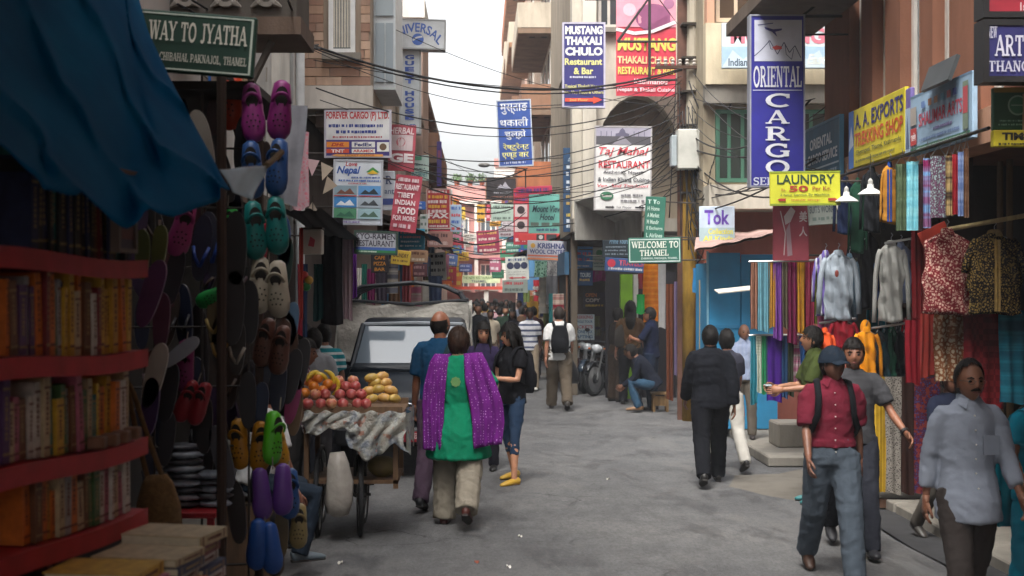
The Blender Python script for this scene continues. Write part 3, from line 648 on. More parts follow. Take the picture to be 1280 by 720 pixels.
# ---------------------------------------------------------------- building helpers
def window(parent, x0, x1, z0, z1, y, axis='y', fc='#d8d6d0', pane='#54616a', mull=1, trans=0, dp=.1, sill=True, curtain=None, sgn=-1):
    """a framed window on a wall plane. axis y: wall faces -y at y; axis x: wall plane at x=y, x0..x1 run along Y, sgn is the side it faces"""
    t = .06
    def bx(bm, a0, a1, d0, d1, q0, q1):
        if axis == 'y': bm.box(a0, a1, d0, d1, q0, q1)
        else: bm.box(min(y-(d0-y)*sgn*-1, y-(d1-y)*sgn*-1), max(y-(d0-y)*sgn*-1, y-(d1-y)*sgn*-1), a0, a1, q0, q1)
    b = MB(); f0, f1 = y-dp*.5, y+.05
    if axis == 'x': f0, f1 = (y-dp*.5, y+.05)
    for q in ((x0, x0+t, z0, z1), (x1-t, x1, z0, z1), (x0+t, x1-t, z0, z0+t), (x0+t, x1-t, z1-t, z1)): bx(b, q[0], q[1], f0, f1, q[2], q[3])
    for i in range(mull):
        c = x0+(x1-x0)*(i+1)/(mull+1); bx(b, c-.025, c+.025, f0+.01, f1, z0+t, z1-t)
    f = b.build('window', mat(fc, .6, .15), parent)
    b = MB(); bx(b, x0+t*.5, x1-t*.5, y-.02, y-.008, z0+t*.5, z1-t*.5); b.build('pane', glassmat(pane), f)
    if sill:
        b = MB(); bx(b, x0-.08, x1+.08, y-.14, y+.02, z0-.09, z0-.004); b.build('sill', CONC2, f)
    return f
def awning(label, pts, th, m, name='awning', cat='awning'):
    """sheet through four corners: near-left, near-right, far-right, far-left"""
    q = [Vector(p) for p in pts]; c = sum(q, Vector())/4; b = MB(); rg = random.Random(int(c.y*100))
    f = lambda u, v, o: (q[0].lerp(q[1], u).lerp(q[3].lerp(q[2], u), v)-c+Vector((0, 0, o-.05*math.sin(u*PI)*math.sin(v*PI)+.012*math.sin(u*21+v*4))))
    b.grid(lambda u, v: f(u, v, 0), 14, 8); b.grid(lambda u, v: f(u, v, -th), 14, 8)
    return single(name, b, m, label, cat, c, smooth=True)

# ---------------------------------------------------------------- buildings on the right
BRN = plaster('#8a5f4c', .2); PEACH = plaster('#c79a80', .15)
t = thing('building', 'brown plastered corner building with tall white windows on the right', 'building', (3.7, 9, 0))
L = lambda x0, x1, y0, y1, z0, z1, n, m: box(n, m, t, x0-3.7, x1-3.7, y0-9, y1-9, z0, z1)
L(3.72, 9, -14, 7.2, 0, 13, 'wall', BRN); L(3.95, 9, 7.2, 14.6, 3.35, 13, 'wall', BRN)
wins = [(13.62, 13.2), (12.82, 12.42), (11.98, 11.45), (11.12, 10.72), (10.05, 9.6), (8.9, 8.4), (7.9, 7.5)]
edges = [14.6]+[v for a in wins for v in a]+[7.2]
for i in range(0, len(edges), 2): L(3.7, 3.949, edges[i+1], edges[i], 3.36, 6.4, 'wall_panel', BRN)
L(3.68, 3.949, 7.2, 14.6, 6.4, 6.9, 'lintel', BRN); L(3.66, 3.949, 7.2, 14.6, 3.1, 3.358, 'ledge', PEACH)
for a, c in wins:
    b = MB(); X = 3.8-3.7
    b.box(X, X+.06, c-9, c-9+.07, 3.36, 6.4); b.box(X, X+.06, a-9-.07, a-9, 3.36, 6.4); b.box(X, X+.06, c-9+.07, a-9-.07, 5.0, 5.1); b.box(X+.002, X+.058, (a+c)/2-9-.03, (a+c)/2-9+.03, 3.36, 6.4)
    f = b.build('window', mat('#d2ccc4', .6), t, recalc=False); b = MB(); b.box(X+.03, X+.04, c-9+.02, a-9-.02, 3.36, 6.4); b.build('pane', glassmat('#6d767a'), f, recalc=False)
    L(3.71, 3.94, c-.004, c+.035, 3.37, 6.39, 'reveal', PEACH)
L(3.05, 3.95, 9.0, 15.2, 6.905, 7.1, 'balcony', plaster('#7a6a60')); L(2.75, 3.7, 12.2, 15.2, 4.86, 5.0, 'canopy_slab', plaster('#6f6258'))
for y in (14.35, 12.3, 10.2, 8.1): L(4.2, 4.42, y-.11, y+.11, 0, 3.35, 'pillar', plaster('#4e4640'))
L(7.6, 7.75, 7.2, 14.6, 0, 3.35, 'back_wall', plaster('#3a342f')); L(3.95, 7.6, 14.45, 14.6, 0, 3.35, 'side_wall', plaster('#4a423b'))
# cream building across the gap, facing the camera
CREAM = plaster('#cdbfa4'); 
t = thing('building', 'cream concrete building facing the camera behind the blue hanging sign', 'building', (5, 20, 0))
L = lambda x0, x1, y0, y1, z0, z1, n, m: box(n, m, t, x0-5, x1-5, y0-20, y1-20, z0, z1)
L(3.32, 9, 20.25, 21.6, 3.2, 12, 'wall', plaster('#a89c86')); L(3.32, 9, 20, 20.25, 5.05, 5.95, 'spandrel', CREAM); L(3.32, 9, 20.05, 20.25, 4.78, 5.05, 'band', plaster('#8d8880')); L(3.32, 9, 19.7, 20.3, 3.2, 3.55, 'slab', plaster('#bdb6a8')); L(3.32, 9, 20.0, 20.25, 6.95, 8, 'spandrel', CREAM)
for i, (a, c) in enumerate(((3.34, 3.45), (4.15, 4.3), (5.25, 5.4), (6.3, 6.5))): L(a, c, 20.02, 20.25, 5.95, 6.95, 'pier', PEACH)
for a, c in ((3.5, 4.1), (4.35, 5.2), (5.45, 6.25)):
    window(t, a-5, c-5, 3.62, 4.7, .24, fc='#2f5a48', pane='#2c3330', mull=2, sill=False); window(t, a-5, c-5, 6.0, 6.9, .24, fc='#bca890', pane='#4a3c30', mull=1, sill=False)
L(3.4, 9, 20.6, 21.5, 0, 3.2, 'wall', plaster('#9a5a4c'))
# building with the red banner and the arch
WHT = plaster('#c9c2b4')
t = thing('building', 'pale building with a wide arch behind the red restaurant banner', 'building', (3, 25.4, 0))
L = lambda x0, x1, y0, y1, z0, z1, n, m: box(n, m, t, x0-3, x1-3, y0-25.4, y1-25.4, z0, z1)
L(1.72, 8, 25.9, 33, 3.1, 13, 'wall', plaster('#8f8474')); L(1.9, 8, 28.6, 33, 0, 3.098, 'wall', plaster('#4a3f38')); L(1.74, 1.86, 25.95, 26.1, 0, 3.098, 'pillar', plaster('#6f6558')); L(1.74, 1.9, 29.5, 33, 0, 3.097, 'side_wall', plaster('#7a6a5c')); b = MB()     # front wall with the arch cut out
cx, cz, rx, rz = 2.95, 4.3, .82, 1.35
arcp = [(cx-3+rx*math.cos(PI-PI*i/14), cz+rz*math.sin(PI*i/14)) for i in range(15)]
for i in range(14):
    (xa, za), (xb, zb) = arcp[i], arcp[i+1]; b.add([(xa, 0, za), (xb, 0, zb), (xb, 0, 6.6), (xa, 0, 6.6), (xa, .5, za), (xb, .5, zb)], [(0, 1, 2, 3), (0, 4, 5, 1)])
b.box(1.72-3, cx-rx-3, 0, .5, 3.35, 6.6); b.box(cx+rx-3, 1.4, 0, .5, 3.35, 6.6); b.box(1.72-3, 1.4, 0, .5, 6.6, 12)
b.build('front_wall', WHT, t); L(1.72, 4.4, 25.2, 25.9, 3.1, 3.34, 'slab', CONC2); L(1.9, 2.15, 25.15, 25.38, 3.35, 12, 'pilaster', plaster('#d5cec0')); L(3.72, 3.95, 25.1, 25.38, 3.35, 12, 'pilaster', plaster('#c6bfb0'))
for z in (6.9, 8.6): window(t, 2.2-3, 2.6-3, z, z+1.2, -.01, fc='#b8b4aa', pane='#3c4144', mull=1)
L(1.55, 1.9, 25.5, 27.0, 6.0, 6.12, 'balcony', plaster('#a49888'))
for i in range(9): box('baluster', mat('#8a8a88', .5), t, 1.57-3+i*.036, 1.575-3+i*.036+.012, .12, .14, 6.12, 6.9)
# balcony houses further along on the right
def side_house(label, x, y0, y1, top, wallc, slabc, floors, out=.75, shut='#b9b3a8', loc_side=1, rail=True):
    t = thing('building', label, 'building', (x, (y0+y1)/2, 0)); ym = (y0+y1)/2; s = loc_side
    def L(xa, xb, ya, yb, za, zb, n, m): return box(n, m, t, min(s*xa, s*xb), max(s*xa, s*xb), ya-ym, yb-ym, za, zb)
    L(0, 5, y0, y1, 0, top, 'wall', plaster(wallc))
    for i, z in enumerate(floors):
        o = out*(1-.12*(i % 2)); L(-o, -.002, y0+.15, y1-.5, z, z+.14, 'balcony_slab', plaster(slabc)); L(-o-.01, -o+.06, y0+.15, y1-.5, z+.142, z+.75, 'parapet', plaster(('#b0704f', '#8d6a55', '#c0b4a2')[i % 3]))
        L(-o+.062, -.002, y0+.14, y0+.21, z+.142, z+.75, 'parapet', plaster(('#b0704f', '#94705a', '#c0b4a2')[i % 3]))
        for k in range(2): L(-o*.65+k*.3, -o*.65+k*.3+.14, y0+.6, y0+.72, z-.012, z-.003, 'vent', mat('#2c2620', .9))
        n = max(2, int((y1-y0)/2))
        for k in range(n):
            a = y0+.5+(y1-y0-1)*k/n; f = L(-.05, 0-.002, a, a+.8, z+.4, z+1.7, 'window', mat(shut, .7)); box('pane', glassmat('#4b5256'), f, min(s*-.062, s*-.051), max(s*-.062, s*-.051), a+.1-ym, a+.7-ym, z+.48, z+1.62)
        L(.3, 1.0, y0-.06, y0-.002, z+.4, z+1.7, 'shutter', mat(shut, .7, .25))
    if rail: L(-.25, 5, y0-.1, y1, top+.002, top+.16, 'roof_slab', plaster(slabc))
    return t
side_house('tall pale house with stacked brown balconies beside the arched building', 1.78, 33.2, 40, 13, '#bdb2a6', '#86705e', (4.4, 6.3, 8.3, 10.4), .85)
side_house('orange trimmed house with jutting balconies, second behind the arched building', 1.62, 40.2, 47, 12.6, '#b3a090', '#9a7458', (4.6, 7.0, 9.2), .75)
side_house('peach house with the farthest balconies on the right side', 1.58, 47.3, 60, 13.5, '#c8aa9c', '#8d6c56', (4.7, 7.4, 9.9, 12.2), .72)
# ---------------------------------------------------------------- buildings on the left
t = thing('building', 'white walled building with a drainpipe behind the shoe stall', 'building', (-2.05, 12, 0))
L = lambda x0, x1, y0, y1, z0, z1, n, m: box(n, m, t, x0+2.05, x1+2.05, y0-12, y1-12, z0, z1)
GRW = plaster('#b9b7b2', .3)
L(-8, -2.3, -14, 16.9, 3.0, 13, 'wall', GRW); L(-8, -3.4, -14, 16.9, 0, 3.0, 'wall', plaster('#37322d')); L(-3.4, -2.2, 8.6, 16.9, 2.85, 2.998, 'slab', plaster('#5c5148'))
for y in (-4, 1.5, 7.4): L(-3.4, -2.9, y-.2, y+.2, 0, 3.0, 'pillar', plaster('#6a625a'))
b = MB(); b.tube([(-.08, 4.1, z) for z in (0, 3, 6, 12)], .055, 10); b.build('drainpipe', mat('#c6c8c8', .5), t, True)
b = MB(); b.tube([(-.14, 3.75, z) for z in (2.5, 6, 12)], .028, 8); b.build('conduit', mat('#a8aaa8', .5), t, True)
L(-2.3, -2.2, 15.0, 15.9, 3.2, 12, 'pilaster', plaster('#cfcbc2')); L(-2.3, -2.24, 12.9, 13.3, 3.0, 12, 'pilaster', plaster('#b59c7c'))
for z in (3.9, 6.5):
    window(t, -.7, .5, z, z+1.4, -.25, axis='x', sgn=1, fc='#cfd0cf', pane='#5f696e')
for i, (ya, yb) in enumerate(((-12, -8), (-6, -2), (0, 4))): L(-2.3, -1.5, ya, yb, 5.6, 5.8, 'balcony', plaster('#8a8076'))
# carved balcony over the stall
t = thing('carved_balcony', 'grey carved concrete balcony corner above the green street sign', 'balcony', (-1.66, 10.4, 3.92))
box('soffit_slab', plaster('#6d5d52'), t, -.85, .34, -.38, .42, .0, .13); box('parapet', plaster('#5e5953'), t, -.8, .3, -.32, -.25, .132, .78); box('parapet', plaster('#5e5953'), t, .24, .302, -.249, .4, .132, .78)
PT = plaster('#8e8981')
for i in range(3):
    for k in range(2):
        cx, cz = .08-.3*i, .3+.27*k
        b = MB(); b.lathe([(.095, -.02), (.095, .02), (.06, .02), (.06, -.02), (.095, -.02)], (cx, -.345, cz), 14, axis='y', cap=False); b.build('carved_ring', PT, t)
        b = MB()
        for a in range(4):
            d = PI/4+a*PI/2; b.tube([(cx+.03*math.cos(d), -.345, cz+.03*math.sin(d)), (cx+.09*math.cos(d), -.35, cz+.09*math.sin(d)), (cx+.16*math.cos(d), -.345, cz+.13*math.sin(d))], [.01, .028, .008], 6)
        b.build('carved_petal', PT, t)
box('coping', plaster('#7d776f'), t, -.84, .33, -.37, -.2, .79, .87)
b = MB(); b.tube([(.1, -.2, -.02), (-.1, -.18, -.42), (-.28, -.16, -.62)], .028, 6); b.build('bracket', mat('#5b554f', .8), t); 
# brick fronted house: bricks laid one by one
t = thing('building', 'brick faced house with a white framed window above the cargo sign', 'building', (-1.9, 18, 0))
L = lambda x0, x1, y0, y1, z0, z1, n, m: box(n, m, t, x0+1.9, x1+1.9, y0-18, y1-18, z0, z1)
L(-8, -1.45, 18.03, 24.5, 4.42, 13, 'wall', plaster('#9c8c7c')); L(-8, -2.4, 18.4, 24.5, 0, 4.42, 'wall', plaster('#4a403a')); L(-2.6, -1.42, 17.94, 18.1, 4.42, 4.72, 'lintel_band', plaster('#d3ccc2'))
L(-2.2, -1.45, 18.2, 24.5, 4.2, 4.418, 'soffit', plaster('#5a4c44'))
bm_ = [plaster(c, .2, 3) for c in ('#b0907a', '#bd9c84', '#a88a78', '#c4a791', '#9f7e6c')]
wx0, wx1, wz0, wz1 = -2.0, -1.65, 5.15, 8.6; z = 4.73; row = 0; rg = random.Random(3); bd = {}
while z < 8.4:
    hgt = .118; x = -2.45-(.16 if row % 2 else 0)
    while x < -1.46:
        ln = rg.choice((.28, .34, .4)); x1 = min(x+ln, -1.452); a0 = max(x, -2.45)
        segs = [(a0, x1)]
        if z+hgt > wz0-.06 and z < wz1+.06: segs = [(a0, min(x1, wx0-.07)), (max(a0, wx1+.07), x1)]
        for p, q in segs:
            if q-p > .04:
                o = rg.random()*.008; L(p+.005, q-.005, 18.0-o, 18.028, z+.005, z+hgt-.004, 'brick', rg.choice(bm_))
        x += ln
    z += hgt; row += 1
window(t, wx0+1.9, wx1+1.9, wz0, wz1, .0, fc='#dcdcda', pane='#5d6668', mull=0)
f = t.children[-1]; b = MB()
b.grid(lambda u, v: (wx0+1.9+.06+u*.23, -.024-.008*math.sin(u*40), wz0+.08+v*3.3), 24, 2); b.build('curtain', cloth('#c6bfb2'), f, True, recalc=False)
for k, z in enumerate((4.75, 6.9)):      # glazed bay on the street side
    L(-1.448, -1.15, 18.5, 20.2, z, z+2.0, 'bay', mat('#aeb4b6', .35, .2)); L(-1.46, -1.13, 18.47, 20.25, z+2.002, z+2.1, 'bay_slab', plaster('#c4c2bc'))
    L(-1.42, -1.30, 18.47, 18.495, z+.1, z+.9, 'pane', glassmat('#8f9aa0')); L(-1.28, -1.18, 18.47, 18.495, z+.1, z+.9, 'pane', glassmat('#8f9aa0')); L(-1.42, -1.18, 18.47, 18.495, z+1.0, z+1.9, 'pane', glassmat('#98a3a8'))
# guest house and the houses beyond
t = thing('building', 'narrow pink brick house with white roof parapet behind the guest house sign', 'building', (-1.5, 27, 0))
L = lambda x0, x1, y0, y1, z0, z1, n, m: box(n, m, t, x0+1.5, x1+1.5, y0-27, y1-27, z0, z1)
L(-8, -1.62, 24.6, 33, 0, 7.2, 'wall', plaster('#a9988c')); L(-8, -1.25, 29.5, 33, 0, 7.9, 'wall', plaster('#b39a8e')); L(-8, -1.2, 29.4, 33.1, 7.902, 8.35, 'parapet', plaster('#dddad4'))
for z in (3.6, 5.5): L(-1.62, -1.2, 25, 29.3, z, z+.1, 'balcony', plaster('#94877b')); window(t, .3-.43, 1.6, z+.3, z+1.5, -.118, axis='x', sgn=1, fc='#c9c3b8')
side_house('left side house with brown overhanging balcony seen against the sky', -1.55, 34, 44, 6.8, '#b3a294', '#7d6a5a', (3.7, 5.2), .55, loc_side=-1)
t = thing('building', 'white house with a red painted band far down the left side', 'building', (-1.7, 48, 0))
box('wall', plaster('#d9d5cc', .2), t, -5, .25, -3.6, 12, 0, 6.7); box('red_band', mat('#c0453c', .7), t, -.9, .26, -3.64, -3.602, 4.75, 5.2); box('red_band', mat('#c0453c', .7), t, -.1, .255, -3.64, -3.602, 5.22, 5.5)
window(t, -.75, -.2, 3.1, 4.3, -3.604, mull=1); 
# house that closes the street
t = thing('building', 'pink and white house closing the far end of the street', 'building', (.3, 62, 0)); PK = plaster('#c4918a', .2); WH = plaster('#e2ded6', .15)
box('wall', PK, t, -7, 8, 0, 7, 0, 6.2); box('wall', WH, t, .4, 4, .5, 6, 6.2, 7.9); box('roof_band', PK, t, .35, 4.05, .42, .498, 7.6, 8.0)
box('terrace_parapet', PK, t, -2.1, .398, -.25, -.05, 5.85, 6.7); box('cornice', WH, t, -2.2, 3, -.4, -.002, 6.7-.002-.84, 6.72-.84+.12)
for z0, z1 in ((3.9, 5.3), (1.9, 3.2)):
    for i, x in enumerate((-1.55, -.3, .85)): window(t, x, x+.75, z0+.1, z1-.05, -.01, fc='#e8e6e0', pane='#5c666c', mull=2)
    box('balcony', PK, t, -2.1, 2.6, -.55, -.012, z0-.5, z0-.05)
for x in (-1.75, -.55, .7, 1.75): box('column', WH, t, x, x+.17, -.5, -.3, z0+.0, 5.86)
box('shop_canopy', mat('#c8442c', .6), t, -1.9, 2.0, -1.3, -.56, 1.98, 2.12); box('recess_shade_panel', mat('#2c2a2c', .9), t, -1.8, 1.9, -.06, -.004, 0, 1.6)  # shaded shop front under the canopy is a flat dark panel
box('column', WH, t, -.12, .08, -1.2, -1.0, 0, 1.978)
# roof plants on the terrace
def leafy(label, c, r, n, leaf, cols, name='potted_plant', pot=True, seed=1):
    t = thing(name, label, 'plant', c); rg = random.Random(seed); b = MB()
    if pot: MB().lathe([(.1, 0), (.14, .25), (.15, .25), (.13, .22)], n=12).build('pot', mat('#9a5136', .8), t)
    for i in range(n):
        d = Vector((rg.gauss(0, 1), rg.gauss(0, 1), rg.gauss(0, 1))).normalized()*r*rg.random()**.4; d.z = abs(d.z)*1.2+.2; q = Euler((rg.random()*6, rg.random()*6, rg.random()*6)).to_matrix(); s_ = leaf*(.6+.8*rg.random())
        b.add([d+q @ Vector(v)*s_ for v in ((-1, 0, 0), (0, -.45, .1), (1, 0, 0), (0, .45, .1))], [(0, 1, 2, 3)])
    b.build('foliage', cols, t, recalc=False); g = MB(); g.tube([(0, 0, .15), (.02, 0, .3), (0, .02, .2+r)], [.02, .015, .008], 6); g.build('stem', wood('#5a4632'), t); return t
GRN = mat('#4d6a38', .7, .4, 20)
for i, (x, z, lb) in enumerate(((-1.35, 6.7, 'leafy plant on the far terrace, left one'), (-.75, 6.7, 'leafy plant in the middle of the far terrace'), (-.2, 6.7, 'leafy plant on the far terrace beside the white stair block'))): leafy(lb, (.3+x, 61.85, z), .3, 120, .07, GRN, seed=i)
leafy('green leafy plant on the ledge above the green street sign', P(285, -14, 10.3), .16, 60, .045, mat('#5f8a2c', .6, .3, 20), seed=9)
# ---------------------------------------------------------------- signs, left side
W_, NAVY, RED, YEL = '#e4e4de', '#22206e', '#c22a34', '#e6d23a'
s = psign('dark green street sign with white slab lettering above the shoe stall', (142, 16, 320, 92), 6.42, '#12382c', roll=R(4.5), name='street_sign', depth=.04)
s.rect(.02, .04, .98, .065, '#b9c4b8', 'border').rect(.02, .935, .98, .96, '#b9c4b8', 'border').rect(.965, .065, .98, .935, '#b9c4b8', 'border')
s.text('WAY TO JYATHA', .25, .16, .945, .5, '#cfcdc0', serif=True).text('CHIBAHAL PAKNAJOL, THAMEL', .34, .68, .95, .84, '#bdbcb0', serif=True)
s = psign('pale grey box sign with arched blue lettering and round emblem on a post', (486, 26, 557, 63), 23.5, '#c3c7c9', roll=R(1.5), depth=.3, frame='#9a9c9c')
s.text('UNIVERSAL', .02, .12, .93, .86, '#3f5fa8', arch=.85).disc(.52, .68, .2, '#3f62ad').line([(.43, .72), (.5, .62), (.6, .58)], .03, '#c3c7c9')
s = psign('tall pale vertical box sign with blue letters under the arched sign', (500, 64, 526, 168), 23.6, '#bfc6c9', depth=.28, frame='#a7abac')
for i, c in enumerate('GUEST HOUSE'):
    if c != ' ': s.text(c, .26, .06+i*.072, .7, .06+i*.072+.056, '#3b58a6', bold=.05)
s.text('P.LTD', .2, .89, .8, .95, '#3b58a6')
s = psign('white and purple cargo company board with courier logos on the brick house', (406, 138, 489, 197), 16.8, '#dcdcdc', frame='#b8b4c0')
s.text('FOREVER CARGO (P) LTD.', .02, .03, .97, .23, '#c02c36', bold=.03).lines(.05, .28, .97, .38, 1, '#2c3c88', .75).lines(.15, .41, .85, .51, 1, '#2c3c88', .7).lines(.12, .54, .88, .6, 1, '#b04048', .7)
s.rect(.0, .63, 1, 1, '#3c2f7c').rect(.03, .67, .37, .79, '#e08a2c').text('DHL', .1, .695, .3, .765, '#b42a24', bold=.04, shear=.3).rect(.41, .67, .76, .79, W_).text('FedEx', .45, .69, .72, .77, '#3c3a78', bold=.04)
s.rect(.03, .82, .37, .91, '#d05038').text('TNT', .1, .83, .3, .9, '#e8dcd8', bold=.04).rect(.41, .82, .76, .91, W_).text('ARAMEX', .43, .835, .74, .895, '#c83c3c', bold=.03).rect(.79, .68, .97, .88, W_).disc(.88, .78, .075, '#6a5038')
s.poly([(.1, .955), (.2, .925), (.2, .935), (.88, .935), (.88, .985), (.2, .985)], '#e2a050', 'arrow').text('TICKET OFFICE', .3, .94, .75, .975, '#b85c28')
s = psign('pink red herbal shop banner with big white letters beside the cargo board', (486, 156, 519, 214), 19.5, '#b8505c', roll=R(3), cloth_=True)
s.text('HERBAL', .0, .06, .93, .2, '#e6cfcf', bold=.03, shear=.1).rect(.05, .22, .9, .56, '#d3bfc0').disc(.45, .38, .1, '#c87478').text('GE', .05, .62, .95, .82, '#eee2e2', bold=.05)
s = psign('white travel agency board with blue title and six holiday photos', (417, 200, 478, 281), 16.2, '#cfd6de', roll=R(1), frame='#b0b4bc')
s.text('Love', .24, .03, .48, .1, '#b83040', shear=.2).text('Nepal', .06, .1, .55, .25, '#2350a0', bold=.03, shear=.3).lines(.35, .25, .97, .295, 1, '#4a62a0', .7).lines(.06, .3, .97, .345, 1, '#3e66b0', .7).lines(.3, .35, .7, .38, 1, '#b06068', .7)
s.poly([(.66, .19), (.8, .11), (.94, .19)], '#3f8d3f').poly([(.68, .215), (.8, .155), (.92, .215)], '#e0b82c')
for i, (c1, c2) in enumerate((('#8aa2ae', '#7a4a3a'), ('#5f9ad0', '#25323a'), ('#3c88c8', '#e4eaf0'), ('#aab8c4', '#3a4248'), ('#4f8f6a', '#2c6a50'), ('#9fc0c8', '#4a6a5a'))):
    u, v = .02+.49*(i % 2), .4+.175*(i//2); s.rect(u, v, u+.46, v+.16, c1, 'photo').poly([(u+.04, v+.13), (u+.14, v+.06), (u+.22, v+.1), (u+.32, v+.04), (u+.42, v+.13)], c2, 'photo_detail')
s.rect(.02, .55, .48, .565, '#b8383c').rect(.52, .55, .98, .565, '#b8383c').lines(.05, .94, .6, .98, 1, '#7a6aa0', .8)
s = psign('white restaurant board with dark letter R half hidden behind travel board', (470, 214, 494, 263), 17.2, '#c8d0d8', depth=.04); s.text('R', .5, .12, .85, .34, '#3a4a70', serif=True).text('ant', .45, .46, .95, .58, '#6a7890').rect(.3, .7, 1, .86, '#3b4f90')
s = psign('tilted pink red cloth banner with rows of white capitals', (491, 219, 524, 290), 16.8, '#b04454', roll=R(7), cloth_=True)
s.lines(.08, .04, .95, .13, 1, '#dcc4c8', .8).text('RESTAURANT', .04, .16, .93, .26, '#e6d6d8', bold=.03).text('TIBET', .12, .31, .78, .4, '#e6d6d8', bold=.03).text('INDIAN', .08, .44, .85, .53, '#e6d6d8', bold=.03).text('FOOD', .22, .57, .9, .69, '#e8dadc', bold=.04).text('FOR MORE', .06, .72, .92, .81, '#e0ccd0', bold=.03).lines(.1, .85, .9, .95, 1, '#d8bcc4', .8)
s = psign('white noodle restaurant sign with dark lettering, blue and green lower bands', (443, 289, 497, 318), 15.6, '#b9bcc4', roll=R(2), frame='#30463c')
s.text('KYO-RAMEN', .03, .1, .95, .36, '#3a3644', bold=.02).text('RESTAURANT', .03, .4, .92, .66, '#3a3644', bold=.02).rect(.02, .7, .98, .82, '#3d62b0').rect(.02, .82, .98, .97, '#2c7a48').lines(.1, .85, .6, .93, 1, '#c8d8c8', .8)
s = psign('turquoise board with white print right of the noodle restaurant sign', (497, 286, 531, 312), 21, '#2f8fae'); s.lines(.08, .1, .92, .5, 2, '#d89aa0', .6).lines(.08, .52, .92, .92, 2, '#c8dce4', .5)
s = psign('red board with yellow rows and white FAX lettering', (533, 236, 563, 286), 27.5, '#b43038', frame='#c8a8a0'); s.lines(.05, .03, .95, .12, 1, '#e0c8c4', .8)
for i in range(4): s.lines(.06, .15+.12*i, .94, .26+.12*i, 1, ('#e0a83c', '#e4d0cc')[i % 2], .8)
s.text('FAX', .06, .61, .94, .74, '#eee0dc', bold=.04).lines(.06, .76, .94, .88, 1, '#e0b03c', .85).lines(.1, .9, .9, .97, 1, '#e8d4d0', .7)
s = psign('small yellow tilted sign with dark print under the noodle restaurant sign', (489, 313, 513, 331), 19, '#c9a838', roll=R(7)); s.text('LAUNDRY', .1, .2, .9, .5, '#5a3a24').lines(.1, .6, .9, .85, 1, '#6a4a2c', .6)
s = psign('dark menu board with three rows of orange letters', (464, 318, 486, 341), 18.5, '#26222a'); s.text('CAFE', .2, .08, .8, .28, '#c8862c', bold=.03).text('PIZZA', .15, .4, .85, .6, '#c8862c', bold=.03).text('BAR', .2, .72, .8, .9, '#c8862c', bold=.03)
psign('thin purple vertical sign sticking out against the white house', (546, 177, 552, 233), 33, '#3a2a74', depth=.08).rect(.2, .2, .8, .4, '#7a3a60')
s = psign('pale green internet sign behind the herbal banner', (514, 194, 536, 226), 24, '#b4c8c0'); s.rect(.05, .05, .6, .2, '#4a9070').lines(.08, .3, .92, .6, 2, '#5a7a78', .5).text('INTERNET', .06, .66, .94, .84, '#3c8088')
def filler(data, side_):
    for (x0, y0, x1, y1, Y, bg, cs, rl, lb) in data:
        s = psign(lb, (x0, y0, x1, y1), Y, bg, roll=R(rl), depth=.05)
        n = max(2, int((y1-y0)/7)); 
        for i in range(n): s.lines(.07, (i+.12)/n, .93, (i+.92)/n, 1, cs[i % len(cs)], .62, seed=i)
